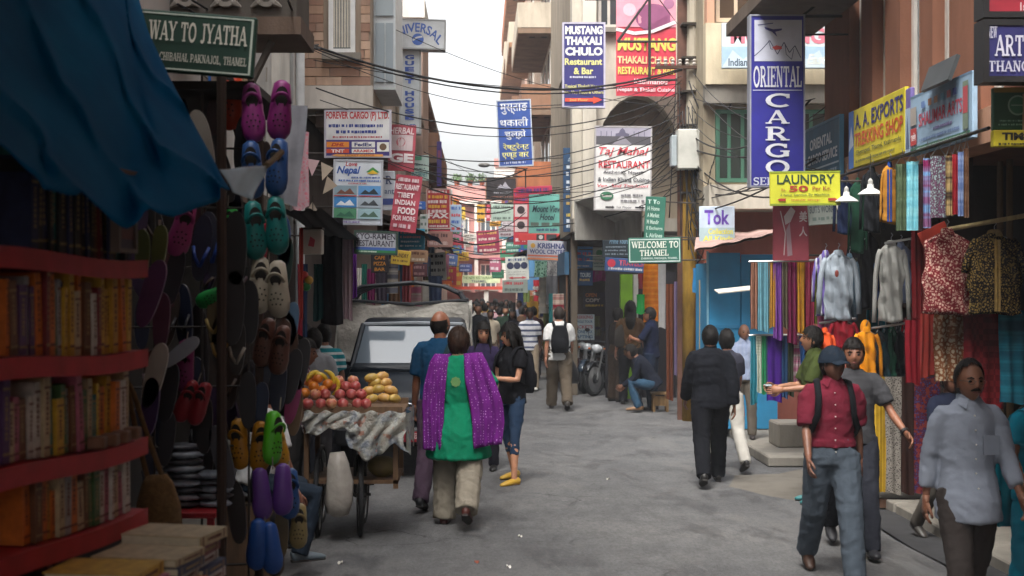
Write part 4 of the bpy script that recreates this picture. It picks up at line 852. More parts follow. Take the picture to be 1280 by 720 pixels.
filler([(508, 252, 532, 262, 22, '#3f6ec0', ['#d8dce8'], 0, 'small blue strip sign above the turquoise board'),
 (525, 268, 535, 292, 24, '#c8ccc8', ['#4a6a5c', '#6a7a70'], 0, 'narrow pale sign left of the red FAX board'),
 (563, 256, 577, 290, 30, '#aac0d8', ['#4a6ab0', '#c05058'], 0, 'light blue sign right of the red FAX board'),
 (534, 289, 566, 309, 30, '#a87a70', ['#5a3a38', '#c8b0a8'], 0, 'brownish pink board under the red FAX board'),
 (513, 313, 535, 328, 24, '#b08a6a', ['#6a4030', '#d8c8b0'], 2, 'tan sign with small pictures right of the yellow sign'),
 (516, 330, 534, 346, 24, '#5c3038', ['#a07878'], 0, 'dark maroon sign behind the truck hoops'),
 (596, 288, 624, 316, 36, '#b03c5c', ['#e0b06c', '#e8d0c8'], -4, 'crimson slanted sign with pale rows in the far street'),
 (573, 315, 586, 326, 40, '#d8b040', ['#8a5a20'], 0, 'little yellow sign in the far street'),
 (563, 308, 577, 317, 38, '#3a6cb0', ['#d8d040'], 0, 'little blue and yellow sign in the far street'),
 (558, 318, 572, 332, 36, '#5a78b8', ['#c8d0e0'], 5, 'pale blue tilted sign in the far street'),
 (543, 318, 556, 330, 34, '#6a8a50', ['#d8c8a0'], 0, 'olive green sign in the far street'),
 (574, 330, 590, 340, 44, '#42508c', ['#a8b0d0'], 0, 'dark blue sign before the house at the end'),
 (612, 322, 626, 340, 40, '#b8607c', ['#e8d8dc'], 0, 'pink sign with white rows in the far street'),
 (615, 337, 630, 348, 42, '#2a6a4c', ['#4a8a6c'], 0, 'dark green sign over the far crowd'),
 (632, 303, 652, 316, 40, '#3c7a68', ['#a8c8bc'], 0, 'green sign left of the wool shop sign'),
 (624, 284, 642, 296, 40, '#a8a0a4', ['#6a4a50'], 0, 'grey sign behind the crimson slanted sign'),
 (614, 255, 643, 276, 38, '#9cb0a4', ['#5a6a60', '#7a8a80'], 0, 'grey green board under the black mountain sign'),
 (612, 277, 626, 283, 38, '#c8922c', ['#5a3c18'], 0, 'small orange strip under the grey green board'),
 (627, 277, 643, 284, 38, '#ccc4c8', ['#8a7a80'], 0, 'small whitish strip under the grey green board'),
 (596, 256, 606, 278, 42, '#d0a038', ['#40382c'], 0, 'yellow and black sign left of the grey green board'),
 (608, 256, 613, 276, 41, '#b02c40', ['#d8a0a8'], 0, 'narrow red sign beside the yellow and black sign'),
 (648, 318, 660, 330, 37, '#4a78b0', ['#d0dce8'], 0, 'tiny light blue sign left of the wool shop sign'),
 (592, 305, 604, 318, 46, '#7a8a98', ['#c8ccd0'], 0, 'grey blue sign far down the street'),
 (628, 350, 660, 366, 35, '#94a098', ['#b04048', '#5a6460'], 0, 'pale sign with red print hung under the round picture sign'),
 (536, 330, 552, 342, 36, '#b8a898', ['#7a5a50'], 0, 'beige sign at the left in the far street'),
 (579, 292, 595, 302, 48, '#c4c0b8', ['#7a7068'], 0, 'off white sign before the far house'),
 (553, 345, 565, 360, 38, '#d86a2c', ['#e8c0a0'], 0, 'bright orange box sign near the end of the street')], 0)
s = psign('long pale green sign over the orange canopy at the street end', (570, 344, 625, 354), 59.5, '#c8d4a8'); s.text('THE NEW RESTAURANT', .15, .15, .85, .5, '#5a8040').text('THAMEL', .35, .6, .7, .9, '#4a5a6a')
# ---------------------------------------------------------------- signs, right side
s = psign('navy restaurant sign with bold white capitals and red arrow', (703, 29, 756, 135), 22.8, '#2c2870', depth=.12, frame='#b8b4c8', fw=.025)
s.text('MUSTANG', .06, .04, .94, .14, W_, bold=.05).text('THAKALI', .06, .165, .92, .265, W_, bold=.05).text('CHULO', .06, .29, .94, .39, W_, bold=.05).text('Restaurant', .05, .42, .93, .5, '#d8d48c', bold=.03).text('& Bar', .26, .53, .72, .61, '#d8d48c', bold=.03)
s.lines(.15, .625, .85, .66, 1, '#c8c8d8', .7).text('Typical Thakali Veg. or', .05, .73, .95, .78, '#d0cc80').text('non Veg. Food & Others', .04, .8, .96, .85, '#d0cc80').poly([(.06, .89), (.72, .89), (.72, .865), (.93, .91), (.72, .955), (.72, .93), (.06, .93)], '#e04a34', 'arrow').text('2nd Floor', .16, .895, .6, .925, '#e8b06c')
s = psign('huge red banner with yellow capitals and purple pictures on the arched building', (770, -14, 845, 120), 24.6, '#c8384c', cloth_=True, name='banner', cat='banner')
s.rect(0, 0, 1, .36, '#d890a0').disc(.62, .27, .13, '#8a4a70', asp=1.3).disc(.22, .2, .06, '#d8b0bc').disc(.2, .05, .05, '#c86a80').disc(.88, .14, .05, '#a06888').line([(0, .38), (.3, .42), (.6, .4), (1, .31)], .06, '#e8d8dc', 'swoosh')
s.text('MUSTANG', .02, .46, 1.0, .58, '#d8cc60', bold=.04, shear=.1).text('THAKALI CHULO', .02, .63, .98, .7, '#e0c890', bold=.03).text('RESTAURANT & BAR', .03, .73, .98, .8, '#d8cc60', bold=.03).text('Kathmandu', .3, .84, .86, .89, '#e8d0d4', bold=.02).text('Nepali & Thakali Cuisine', .02, .92, .98, .97, '#e8d0d4')
s = psign('blue sign with white and yellow Devanagari script hung on a post', (622, 125, 665, 208), 27, '#3558a8', roll=R(-2.5), depth=.06, frame='#c4ccd8')
s.text('मुस्ताङ', .1, .05, .9, .22, '#d8dce8', bold=.02).text('थकाली', .08, .26, .9, .4, '#d8dce8', bold=.02).text('चुल्हो', .2, .44, .82, .6, '#d8dce8', bold=.02).text('रेष्टुरेन्ट', .14, .65, .9, .77, '#d8d48c', bold=.02).text('एण्ड बार', .1, .79, .88, .9, '#d8d48c', bold=.02).lines(.15, .92, .85, .97, 1, '#c0c8e0', .7)
s = psign('white restaurant board with palace photo and red script title', (743, 158, 814, 263), 22.2, '#d9d8d6', roll=R(.8), frame='#a8a4a4')
s.rect(.02, .02, .98, .22, '#9c98a8', 'photo').rect(.02, .12, .98, .22, '#4c4a50', 'photo').poly([(.36, .12), (.36, .09), (.42, .08), (.44, .045), (.48, .02), (.52, .045), (.54, .08), (.6, .09), (.6, .12)], '#5a566c', 'photo_detail').poly([(.46, .12), (.5, .12), (.66, .22), (.3, .22)], '#8a8690', 'photo_detail')
for u in (.1, .2, .28, .68, .76, .86): s.rect(u, .06, u+.012, .12, '#5f5b70', 'photo_detail')
s.text('Taj Mahal', .07, .25, .95, .37, '#c4404c', bold=.01, shear=.3).text('RESTAURANT', .07, .41, .97, .5, '#c03440', bold=.02).text('Authentic Nepali', .15, .53, .85, .575, '#4a4850').text('& Indian Khana Cuisine', .06, .61, .97, .66, '#3a3c44').text('Veg. And Tandoori', .05, .69, .95, .74, '#c86068', shear=.2)
s.disc(.22, .83, .05, '#2f6a4c', asp=1.6).text('Tandoori', .13, .815, .31, .845, '#d8c8c8').lines(.45, .79, .95, .92, 2, '#7a787c', .5).poly([(.2, .955), (.32, .955), (.32, .945), (.36, .965), (.32, .985), (.32, .975), (.2, .975)], '#2c2a2e', 'arrow').poly([(.72, .955), (.84, .955), (.84, .945), (.9, .965), (.84, .985), (.84, .975), (.72, .975)], '#2c2a2e', 'arrow').text('1st Floor', .4, .95, .66, .98, '#6a686c')
s = psign('tall dark blue vertical sign with mountain emblem and pale rows', (704, 185, 732, 290), 26, '#1f4468', depth=.08)
s.poly([(.2, .14), (.42, .07), (.55, .1), (.72, .06), (.88, .14)], '#a8b8c8').line([(.2, .155), (.88, .155)], .02, '#a8b8c8')
for i, (v, c) in enumerate(((.2, '#c8d0d8'), (.28, '#d8dce0'), (.38, '#c8d0d8'), (.45, '#c8d0d8'), (.55, '#b89a50'), (.63, '#b89a50'), (.77, '#c8b050'), (.84, '#c8d0d8'), (.9, '#c8d0d8'))): s.lines(.12, v, .92, v+.06, 1, c, .75, seed=i)
s = psign('turquoise hotel board with dark script lettering and a red photo strip', (661, 243, 703, 292), 29.5, '#6fb5aa', roll=R(1)); s.text('Mount View', .1, .28, .98, .46, '#2c3c4a', shear=.3, bold=.02).text('Hotel', .32, .5, .78, .66, '#2c3c4a', shear=.3, bold=.02)
for u in (.06, .38, .7): s.rect(u, .72, u+.24, .81, '#5a6a60')
s.lines(.2, .86, .9, .95, 1, '#3c5a78', .8)
s = psign('red vertical board with round portraits left of the turquoise hotel board', (642, 236, 661, 306), 29.8, '#c83848'); 
for v in (.28, .55): s.rect(.08, v, .9, v+.22, '#d8c0c0', 'photo').disc(.48, v+.1, .07, '#3a2c30', 'photo_detail')
s.lines(.05, .04, .95, .24, 2, '#7a4a80', .6).lines(.1, .85, .9, .97, 1, '#e8c8cc', .7)
s = psign('crimson and purple slanted strip above the turquoise hotel board', (645, 233, 690, 243), 29.2, '#b83050', roll=R(-3)); s.lines(.05, .15, .95, .85, 1, '#5a2a6a', .8)
s = psign('bright red strip with dark pictures under the turquoise hotel board', (648, 292, 704, 301), 29.4, '#d04040'); s.rect(.4, .1, .58, .9, '#2c2c30', 'photo').rect(.62, .1, .85, .9, '#3c3a40', 'photo').disc(.5, .5, .3, '#c8c0c0', 'photo_detail')
s = psign('white wool shop sign with blue capitals and orange lower stripes', (659, 301, 708, 326), 28.5, '#c4c4cc', roll=R(2)); s.text('KRISHNA', .26, .12, .97, .4, '#3c4478', bold=.04).text('WOOL CENTRE', .06, .44, .97, .66, '#3c4478', bold=.03).rect(.02, .72, .98, .8, '#d07050').rect(.02, .86, .98, .96, '#d88a60').disc(.14, .26, .12, '#d8a848')
s = psign('black sign with pale mountain emblem hung above the far street', (607, 222, 653, 250), 35, '#241f22', frame='#8a6a50'); s.poly([(.3, .5), (.4, .3), (.46, .38), (.53, .18), (.62, .4), (.7, .5)], '#9a9aa4').lines(.2, .6, .85, .75, 1, '#8a8a90', .6).lines(.1, .8, .9, .93, 1, '#7a5040', .6)
s = psign('white sign with three dark round pictures over the far crowd', (632, 321, 661, 350), 33, '#cdd0c8', roll=R(-2)); s.lines(.1, .05, .9, .2, 1, '#4a5a80', .8)
for u in (.2, .5, .8): s.disc(u, .38, .15, '#2c3450')
s.lines(.1, .6, .9, .8, 2, '#9a9a98', .4).poly([(.1, .9), (.3, .84), (.3, .88), (.7, .88), (.7, .84), (.9, .9), (.7, .96), (.7, .92), (.3, .92), (.3, .96)], '#c04a50', 'arrow')
s = psign('bright blue rounded sign with red print left of the awnings', (713, 308, 741, 336), 26.5, '#3b80c8', roll=R(2)); s.lines(.1, .2, .9, .7, 2, '#c05a78', .6).lines(.1, .8, .9, .93, 1, '#d8dce8', .6)
s = psign('small navy sign with white square under the bright blue sign', (722, 338, 741, 357), 26.3, '#244a78'); s.text('TOURS', .15, .15, .85, .45, '#c8d4dc', bold=.03).lines(.1, .5, .9, .75, 1, '#c8a870', .7)
s = psign('pale grey green sign right of the bright blue sign', (741, 309, 757, 338), 26.2, '#9aa8a0'); s.disc(.5, .25, .14, '#3c7a58').lines(.1, .5, .9, .9, 3, '#5a6a68', .5)
s = psign('black sign with bluish italic lettering left of the welcome sign', (753, 296, 787, 322), 24.6, '#26333c'); s.text('Prime Tours', .25, .08, .95, .34, '#7aa0b8', shear=.3).lines(.08, .4, .95, .92, 3, '#8a9aa4', .45)
s = psign('blue and red sign with round emblem partly behind the welcome sign', (756, 323, 806, 340), 24.4, '#34568c', roll=R(3)); s.disc(.16, .4, .3, '#c8344a').text('TRAVELS', .35, .12, .95, .55, '#c05068', bold=.03).lines(.06, .66, .97, .92, 1, '#d0d4d8', .7)
s = psign('green vertical street list with white lines above the welcome sign', (806, 246, 831, 300), 20.6, '#2a6a58', roll=R(3), name='street_sign')
for i, tx in enumerate(('T To', 'H Home', 'A Market', 'M Mandir', 'E Exchange', 'L Airlines')): s.text(tx, .1, .07+i*.155, .9 if i > 3 else .7, .17+i*.155, '#b8d0c4')
s = psign('green and white framed welcome street sign on the yellow pole', (785, 297, 851, 329), 20.4, '#2a6656', roll=R(-1), name='street_sign', depth=.04)
s.rect(.02, .05, .98, .09, '#c4d4cc', 'border').rect(.02, .91, .98, .95, '#c4d4cc', 'border').rect(.02, .09, .035, .91, '#c4d4cc', 'border').rect(.965, .09, .98, .91, '#c4d4cc', 'border')
s.text('WELCOME TO', .06, .14, .95, .41, '#dcdfd4', serif=True).text('THAMEL', .22, .47, .76, .72, '#dcdfd4', serif=True).text('CHIBAHAL PAKNAJOL THAMEL', .24, .77, .93, .87, '#c0d0c8')
# folded white sheet-metal awning between the boards
b = MB(); q = lambda x, y, Y: P(x, y, Y)
b.add([q(719, 250, 23), q(720, 300, 23), q(770, 300, 23.6), q(770, 277, 23.6)], [(0, 1, 2, 3)]); b.add([q(719, 250, 23), q(770, 277, 23.6), q(803, 262, 22.8), q(760, 240, 22.3)], [(0, 1, 2, 3)]); b.add([q(770, 277, 23.61), q(770, 300, 23.61), q(803, 300, 22.9), q(803, 262, 22.81)], [(0, 1, 2, 3)])
c0 = P(760, 300, 23); b.v = [tuple(Vector(v)-c0) for v in b.v]
o = single('sheet_metal_awning', b, plaster('#b5b2aa', .45), 'folded white sheet metal awning under the palace photo board', 'awning', c0); md = o.modifiers.new('t', 'SOLIDIFY'); md.thickness = .03
# near right signs
s = psign('tall royal blue cargo sign with stacked white slab letters and mountain drawing', (936, 20, 1004, 234), 13.6, '#1d1c84', depth=.12, frame='#8a8c98', fw=.012)
s.rect(.08, .03, .95, .27, '#b9bccb').line([(.08, .24), (.22, .2), (.36, .15), (.5, .23), (.62, .16), (.72, .22), (.82, .18), (.93, .25)], .008, '#3a3c60').line([(.34, .15), (.38, .2), (.42, .2)], .006, '#3a3c60').line([(.64, .17), (.66, .23), (.76, .26), (.8, .2)], .006, '#3a3c60').poly([(.4, .19), (.48, .178), (.58, .185), (.58, .2), (.46, .205)], '#c04a48').poly([(.26, .07), (.42, .085), (.58, .08), (.58, .09), (.46, .1), (.5, .13), (.4, .1), (.28, .085)], '#2c2c74').line([(.14, .06), (.42, .05)], .008, '#2c2c74')
s.text('ORIENTAL', .06, .295, .94, .425, '#c8c9d4', serif=True).rect(.05, .437, .95, .441, '#b8b8cc', 'rule')
for ch, v in zip('CARGO', (.46, .565, .675, .775, .872)): pass
for i, ch in enumerate('CARGO'): s.text(ch, .28, .457+i*.097, .72, .457+i*.097+.082, '#ccced6', serif=True)
s.text('SERVICE', .06, .945, .95, .992, '#b8bccc', serif=True)
b = MB(); c0 = P(1000, 20, 13.6); b.tube([(-.45, 0, .0), (.42, 0, 0)], .016, 6); b.tube([(.02, 0, 0), (.2, 0, .14), (.42, 0, .16)], .012, 6); single('sign_bracket', b, mat('#2a2826', .6, metal=.6), 'black iron bracket carrying the tall blue cargo sign', 'bracket', c0)
s = psign('yellow green laundry sign with dark and red lettering', (962, 214, 1050, 257), 12.4, '#c8c832', depth=.03, roll=R(-.6)); s.rect(.0, .0, 1, .05, '#8a9a28', 'border').rect(0, .94, 1, 1, '#7a8a28', 'border')
s.text('LAUNDRY', .1, .1, .92, .38, '#26402c', bold=.02).text('50', .27, .42, .54, .6, '#a03828', bold=.03).text('Per Kg.', .6, .45, .86, .6, '#a06030').text('Rs.', .16, .5, .22, .58, '#a06030').text('2 hour Service By Machine', .14, .65, .84, .74, '#6a7a38').text('Inside Shop', .3, .8, .7, .88, '#b06a30').poly([(.1, .83), (.13, .79), (.22, .79), (.22, .87), (.13, .87)], '#9c3428', 'arrow').poly([(.82, .79), (.92, .79), (.96, .83), (.92, .87), (.82, .87)], '#9c3428', 'arrow')
def wallsign(label, X, px0, px1, ytop, ybot, bg, ref=0, **k):
    """board lying along the right hand shopfronts; picture columns px0 (far) and px1 (near), heights read at the far end"""
    Y0, Y1 = X*F/(px0-CX), X*F/(px1-CX); z1 = CAMZ-(ytop-CY)/F*Y0; z0 = CAMZ-(ybot-CY)/F*Y0
    return Sign(label, (X, (Y0+Y1)/2, (z0+z1)/2), Y0-Y1, z1-z0, bg, yaw=-PI/2, **k)
s = wallsign('teal wall sign with white slanting letters behind the laundry sign', 3.62, 1006, 1052, 165, 232, '#1f5a78', frame='#3a6a84', depth=.03); s.text('ORIENTAL', .2, .22, .8, .42, '#c8d4dc', bold=.03).text('CARGO SERVICE', .14, .5, .94, .68, '#c8d4dc', bold=.03).rect(.02, .76, .98, .79, '#a8c0d0', 'rule').lines(.3, .83, .95, .95, 1, '#a8c0d0', .7)
s = wallsign('yellow trekking shop board with blue and red capitals', 3.6, 1064, 1134, 141, 212, '#d6c634', depth=.04); s.rect(.0, .0, .1, 1, '#4a7ac0', 'photo').poly([(.0, .7), (.05, .25), (.1, .6)], '#c8d4e0', 'photo_detail')
s.text('A. A. EXPORTS', .13, .1, .98, .36, '#2c2c70', bold=.02).text('TREKKING SHOP', .12, .42, .98, .66, '#c8502c', bold=.02).text('Chetrapati, Thamel, Kathmandu', .15, .72, .95, .82, '#5a5a30').lines(.12, .87, .9, .95, 1, '#6a6a38', .6)
s = wallsign('light blue arts shop board with red capitals under the brown windows', 3.58, 1141, 1219, 122, 196, '#9cb8d0', depth=.04); s.rect(.0, .0, 1, .02, '#7090b0', 'border')
s.text('SHALIMAR ARTS', .16, .34, .86, .56, '#c04458', bold=.02).lines(.4, .62, .72, .7, 1, '#7a6a98', .7).lines(.17, .74, .86, .82, 1, '#6a80a8', .7).rect(.02, .87, .98, .97, '#3c6a58', 'band').lines(.1, .885, .95, .955, 1, '#b8ccc0', .7).rect(.02, .55, .13, .83, '#c04a48').text('शालिमार', .03, .62, .12, .76, '#e0d0d0').rect(.02, .2, .13, .5, '#a8a098', 'photo').rect(.88, .12, .96, .84, '#7a8a78', 'photo').rect(.885, .2, .955, .6, '#b85058', 'photo_detail')
for u, c in ((.22, '#6a86b8'), (.34, '#a8785c'), (.44, '#b88868'), (.55, '#6aa0c0'), (.65, '#b87078'), (.74, '#3a4a90')): s.rect(u, .16, u+.06, .27, c, 'logo')
s = wallsign('purple and white poster strip between the yellow and the light blue boards', 3.605, 1134, 1141, 112, 196, '#7a6cae', depth=.035); s.rect(.0, .3, 1, 1, '#a4b8cc', 'photo').poly([(.2, .9), (.5, .4), (.85, .9)], '#5a6a8c', 'photo_detail')
single('slate_board', MB().cbox((0, 0, .06), (.03, .62, .2), rot=(0, R(20), 0)), mat('#3e4244', .4, .3), 'dark grey tilted panel above the light blue arts board', 'panel', (3.5, 10.35, 3.62))
s = psign('dark blue framed art gallery sign at the right edge', (1224, 28, 1306, 104), 9.0, '#1f1f5c', depth=.16, frame='#1a1a1c', fw=.035); s.text('NEW', .06, .1, .2, .3, '#b0b0c0', serif=True).text('ARTS', .16, .24, .72, .6, '#bcbccb', serif=True).text('THANGKA', .07, .66, .95, .85, '#b0b0c2', serif=True)
s = psign('red framed sign cut by the top right corner', (1224, -40, 1306, 24), 9.0, '#8e1a2c', depth=.16, frame='#1a1a1c', fw=.035); s.text('BATIK', .2, .3, .95, .65, '#c4a8ac', serif=True).text('1st floor', .55, .72, .95, .88, '#c8b8b8')
s = psign('green office board with globe emblem below the dark blue gallery sign', (1240, 110, 1312, 163), 9.2, '#12503a', depth=.05); s.rect(0, 0, 1, .12, '#7a6a28', 'band').disc(.42, .42, .24, '#7aa08c').disc(.42, .42, .2, '#2a6a50').line([(.3, .42), (.54, .42)], .008, '#7aa08c').lines(.08, .74, .95, .92, 2, '#7aa890', .5)
s = psign('yellow strip sign with black capitals under the green office board', (1240, 163, 1312, 184), 9.18, '#c4b428', depth=.06); s.text('TIMS', .14, .15, .62, .62, '#20201c', bold=.05).lines(.05, .72, .95, .95, 1, '#3c3a20', .6)
s = psign('pale blue sign with purple word and yellow print behind the wires', (874, 258, 918, 304), 19.3, '#b4c4d4', depth=.04); s.text('Tok', .14, .1, .85, .5, '#5a3a98', bold=.03).rect(.0, .58, 1, 1, '#9ab0b4').text('Collection', .25, .6, .95, .76, '#c8c450', bold=.03).text('All Kinds', .1, .8, .95, .95, '#d0cc58', bold=.03)
s = psign('faded red poster with white figures behind the laundry sign', (966, 257, 1011, 326), 14.0, '#a04450', depth=.02); s.poly([(.3, .2), (.5, .02), (.62, .1), (.48, .3), (.34, .35)], '#c8b8b8').poly([(.36, .45), (.46, .3), (.54, .9), (.4, .92)], '#a88890').text('美', .72, .1, .95, .3, '#d8c8c8').text('人', .72, .38, .95, .56, '#d8c8c8').line([(.2, .1), (.34, .5), (.3, .9)], .01, '#d0c0c0')
s = psign('grey white tailor sign under the right end of the laundry sign', (1010, 254, 1046, 281), 13.8, '#9aa098', depth=.03, roll=R(-4)); s.text('SUITS WORK', .05, .12, .9, .45, '#4a5258', bold=.02).lines(.1, .58, .95, .85, 1, '#6a7a74', .6)
s = psign('long white sign with pink capitals across the cream building', (902, 29, 1034, 86), 19.6, '#c8d4d8', depth=.06)
s.text('MUSTANG', .08, .1, .97, .46, '#c87080', bold=.04).rect(.0, .52, 1, .98, '#9cb8cc', 'photo').poly([(0, .98), (.1, .6), (.2, .8), (.34, .55), (.5, .85), (.66, .56), (.8, .8), (.92, .6), (1, .98)], '#b9c9d6', 'photo_detail').text('Indian', .06, .78, .24, .95, '#4a5a68', bold=.03).text('East', .8, .68, .99, .92, '#c8d0cc', bold=.04, shear=.3)
s = psign('white tour list board standing behind the motorcycles', (715, 393, 743, 425), 27, '#b8c4c8', depth=.03)
for i, (tx, c) in enumerate((('TREKKING', '#a05058'), ('JUNGLE TOUR', '#4a6a8a'), ('TICKETS', '#a05058'), ('PHONE FAX', '#4a6a8a'), ('RAFTING', '#4a6a8a'))): s.text(tx, .08, .04+i*.19, .92, .17+i*.19, c, bold=.03)
s = psign('dark board with red and yellow rows on the shop right of the crowd', (729, 365, 757, 386), 27.3, '#2c1c20', depth=.03); s.text('OPEN', .1, .06, .6, .3, '#b86a2c', bold=.03).text('COPY', .1, .38, .75, .6, '#c0b0a0', bold=.03).lines(.1, .7, .9, .9, 1, '#c09a2c', .7)
# ---------------------------------------------------------------- left foreground: book stall, tarpaulin, shoe stall
REDW = mat('#a01c26', .6, .25, 12)
SHA = math.atan2(.989, .147); SH0 = Vector((-1.075, 4.25, 0)); SHM = Matrix.Translation(SH0) @ Matrix.Rotation(SHA, 4, 'Z')
t = thing('book_stall', 'red wooden book stall shelves at the left edge', 'stall', SH0, SHA)
for z in (1.13, 1.36, 1.585, 1.86, 2.14):
    b = MB(); dp = -.34 if z < 1.2 else -.02; b.grid(lambda u, v: (-1.9+1.94*u, dp+(.34-dp)*v, z-.012*math.sin(u*9)), 16, 2); b.grid(lambda u, v: (-1.9+1.94*u, dp+(.34-dp)*v, z-.028-.012*math.sin(u*9)), 16, 2)
    b.grid(lambda u, v: (-1.9+1.94*u, dp-.004, z-(.055*v)-.012*math.sin(u*9)+.004), 16, 1); b.build('shelf', REDW, t, recalc=False)
for x in (.03, -.95, -1.88): box('upright', wood('#4a2c22'), t, x-.02, x+.02, .3, .345, 0, 2.14)
box('back_panel', wood('#2a1c18'), t, -1.9, .05, .346, .37, 0, 2.3); box('base_panel', mat('#5c1820', .8), t, -1.88, .02, -.3, .28, .02, 1.06)
PAGE = mat('#c9bfa6', .9, .15, 40)
def book(label, M, th, hgt, dp, c, group):
    """spine towards -y, standing on z=0"""
    b = MB(); k = .003
    b.box(0, k, 0, dp, 0, hgt); b.box(th-k, th, 0, dp, 0, hgt); b.box(k, th-k, 0, k, 0, hgt); b.box(k, th-k, k, dp-.006, .003, hgt-.004, 1)
    if th > .016:
        rr = random.Random(int(th*1e6)); b.box(k*.5, th-k*.5, -.0012, -.0002, hgt*.86, hgt*.89, 2); b.box(k*.5, th-k*.5, -.0012, -.0002, hgt*.1, hgt*.13, 2); zz = hgt*.28
        while zz < hgt*.78: e = zz+hgt*rr.uniform(.02, .06); b.box(th*.36, th*.64, -.0012, -.0002, zz, e, 2); zz = e+hgt*rr.uniform(.012, .03)
    o = b.build('book', [mat(c, .55, .3, 30), PAGE, mat('#8a744e' if sum(lin(c)) < .5 else '#5a2a20', .6)], None, recalc=False); o.matrix_world = M; return tag(o, label, 'book', group)
BC = {'orange': '#b8621c', 'yellow': '#b8922a', 'brown': '#5f3a20', 'purple': '#4a2c5c', 'pale grey': '#8a8c8c', 'green': '#3c5c34', 'dark red': '#6a1a20', 'cream': '#a89878', 'ochre': '#a87c20', 'pink': '#a05a70', 'teal': '#1f6a68', 'navy': '#1c2448', 'white': '#b4b0a8', 'black': '#1c1a1c'}
rows = [('topmost red', 1.862, ['orange', 'brown', 'purple', 'pale grey', 'purple', 'orange', 'dark red', 'orange', 'green', 'pale grey', 'yellow', 'navy', 'yellow', 'cream', 'orange', 'brown', 'white', 'dark red', 'yellow', 'ochre', 'yellow', 'ochre', 'yellow', 'orange', 'yellow'], .235),
        ('middle red', 1.588, ['pink', 'orange', 'purple', 'cream', 'pink', 'brown', 'white', 'white', 'cream', 'teal', 'yellow', 'green', 'pale grey', 'brown', 'pink', 'green', 'cream', 'teal', 'yellow', 'orange', 'ochre', 'orange', 'white', 'cream'], .205),
        ('lower red', 1.362, ['orange', 'brown', 'orange', 'ochre', 'orange', 'cream', 'pale grey', 'orange', 'cream', 'brown', 'green', 'green', 'white', 'pink', 'white', 'cream', 'pink', 'white'], .175),
        ('highest dark', 2.142, ['navy', 'black', 'navy', 'black', 'teal', 'black', 'navy', 'black', 'brown', 'black', 'navy', 'black', 'brown', 'dark red', 'black', 'navy', 'black', 'teal', 'black', 'navy'], .27)]
rg = random.Random(11)
for nm, z, cols, hh in rows:
    x = -.015
    for i, c in enumerate(reversed(cols)):
        th = rg.uniform(.016, .044); hgt = hh*rg.uniform(.74, 1.1); x -= th+.004; tilt = rg.choice((rg.uniform(-.03, .03), rg.uniform(-.09, .02)))
        book(f'{c} spined book on the {nm} shelf, {ORD[i]} from its right end', SHM @ Matrix.Translation((x, .005+rg.random()*.02, z-.012*math.sin((x+1.9)/1.94*9)+.003)) @ Matrix.Rotation(tilt, 4, 'Y'), th, hgt, .17, BC[c], f'books on the {nm} shelf')
# flat piles on the table board
pc = ['cream', 'white', 'navy', 'white', 'dark red', 'cream', 'pale grey', 'green', 'orange', 'white', 'navy', 'cream', 'yellow', 'brown', 'white', 'pink', 'yellow', 'ochre', 'purple', 'white', 'dark red', 'cream', 'teal', 'yellow']
k = 0
for pi, (x, n, nm) in enumerate(((-.19, 6, 'farthest'), (-.42, 6, 'second farthest'), (-.66, 5, 'third farthest'), (-.9, 4, 'nearest'))):
    z = 1.132
    for i in range(n):
        th = rg.uniform(.02, .038); c = pc[k % len(pc)]; k += 1
        M = SHM @ Matrix.Translation((x+rg.uniform(-.012, .012), -.30+rg.uniform(0, .03), z-.012*math.sin((x+1.9)/1.94*9)+.002)) @ Matrix.Rotation(rg.uniform(-.08, .08), 4, 'Z') @ Matrix.Translation((0, 0, th)) @ Matrix.Rotation(PI/2, 4, 'Y')
        book(f'{c} book lying in the {nm} pile on the red table, {ORD[i]} from below', M, th, .2, .26, BC[c], 'book piles on the red table'); z += th+.001
for i, (x, lb) in enumerate(((-.06, 'first'), (-.14, 'second'), (-.22, 'third'), (-.31, 'fourth'))):
    p = SHM @ Vector((x, -.012, 1.595-.012*math.sin((x+1.9)/1.94*9))); single('wooden_block', MB().cbox((0, 0, .018), (.05, .05, .036), bev=.004), wood('#6a4a38'), f'small brown wooden block on the middle shelf edge, {lb} from its right end', 'block', p, 'wooden blocks on the shelf edge')
s_ = Sign('dark framed picture poster leaning above the topmost books', SHM @ Vector((-.16, -.03, 2.28)), .13, .24, '#4a4450', yaw=SHA, depth=.012, frame='#6a5a52', fw=.008, name='framed_poster', cat='poster'); s_.rect(.15, .15, .85, .5, '#5c4a50', 'picture').rect(.15, .55, .85, .85, '#6a3a34', 'picture')
# tarpaulin
N = NT('tarpaulin'); co = N.coord(); f = N.noise(2.2, 4, co); wv = N.n('TexWave', Scale=55, Distortion=.4); N.l(co, wv.inputs['Vector'])
N.l(N.ramp(f, [(.25, lin('#04507e')), (.55, lin('#066a9e')), (.8, lin('#0f86b8'))]), N.b.inputs['Base Color']); N.b.inputs['Roughness'].default_value = .8; N.b.inputs['Specular IOR Level'].default_value = .03; N.bump(wv.outputs['Fac'], .15, .004)
N.b.inputs['Transmission Weight'].default_value = 0; tl = N.n('BsdfTranslucent'); tl.inputs[0].default_value = (.02, .2, .42, 1); ms = N.n('MixShader', Fac=.28); N.l(N.b.outputs[0], ms.inputs[1]); N.l(tl.outputs[0], ms.inputs[2]); N.l(ms.outputs[0], N.t.nodes['Material Output'].inputs['Surface']); TARP = N.m
top = [P(-300, -190, 3.0), P(-40, -120, 4.2), P(130, -60, 5.2), P(172, -25, 5.7)]; bot = [P(-260, 120, 2.5), P(0, 192, 3.05), P(158, 286, 3.75), P(296, 240, 4.6)]
def spl(pts, u):
    n = len(pts)-1; i = min(int(u*n), n-1); a = u*n-i; return pts[i].lerp(pts[i+1], a)
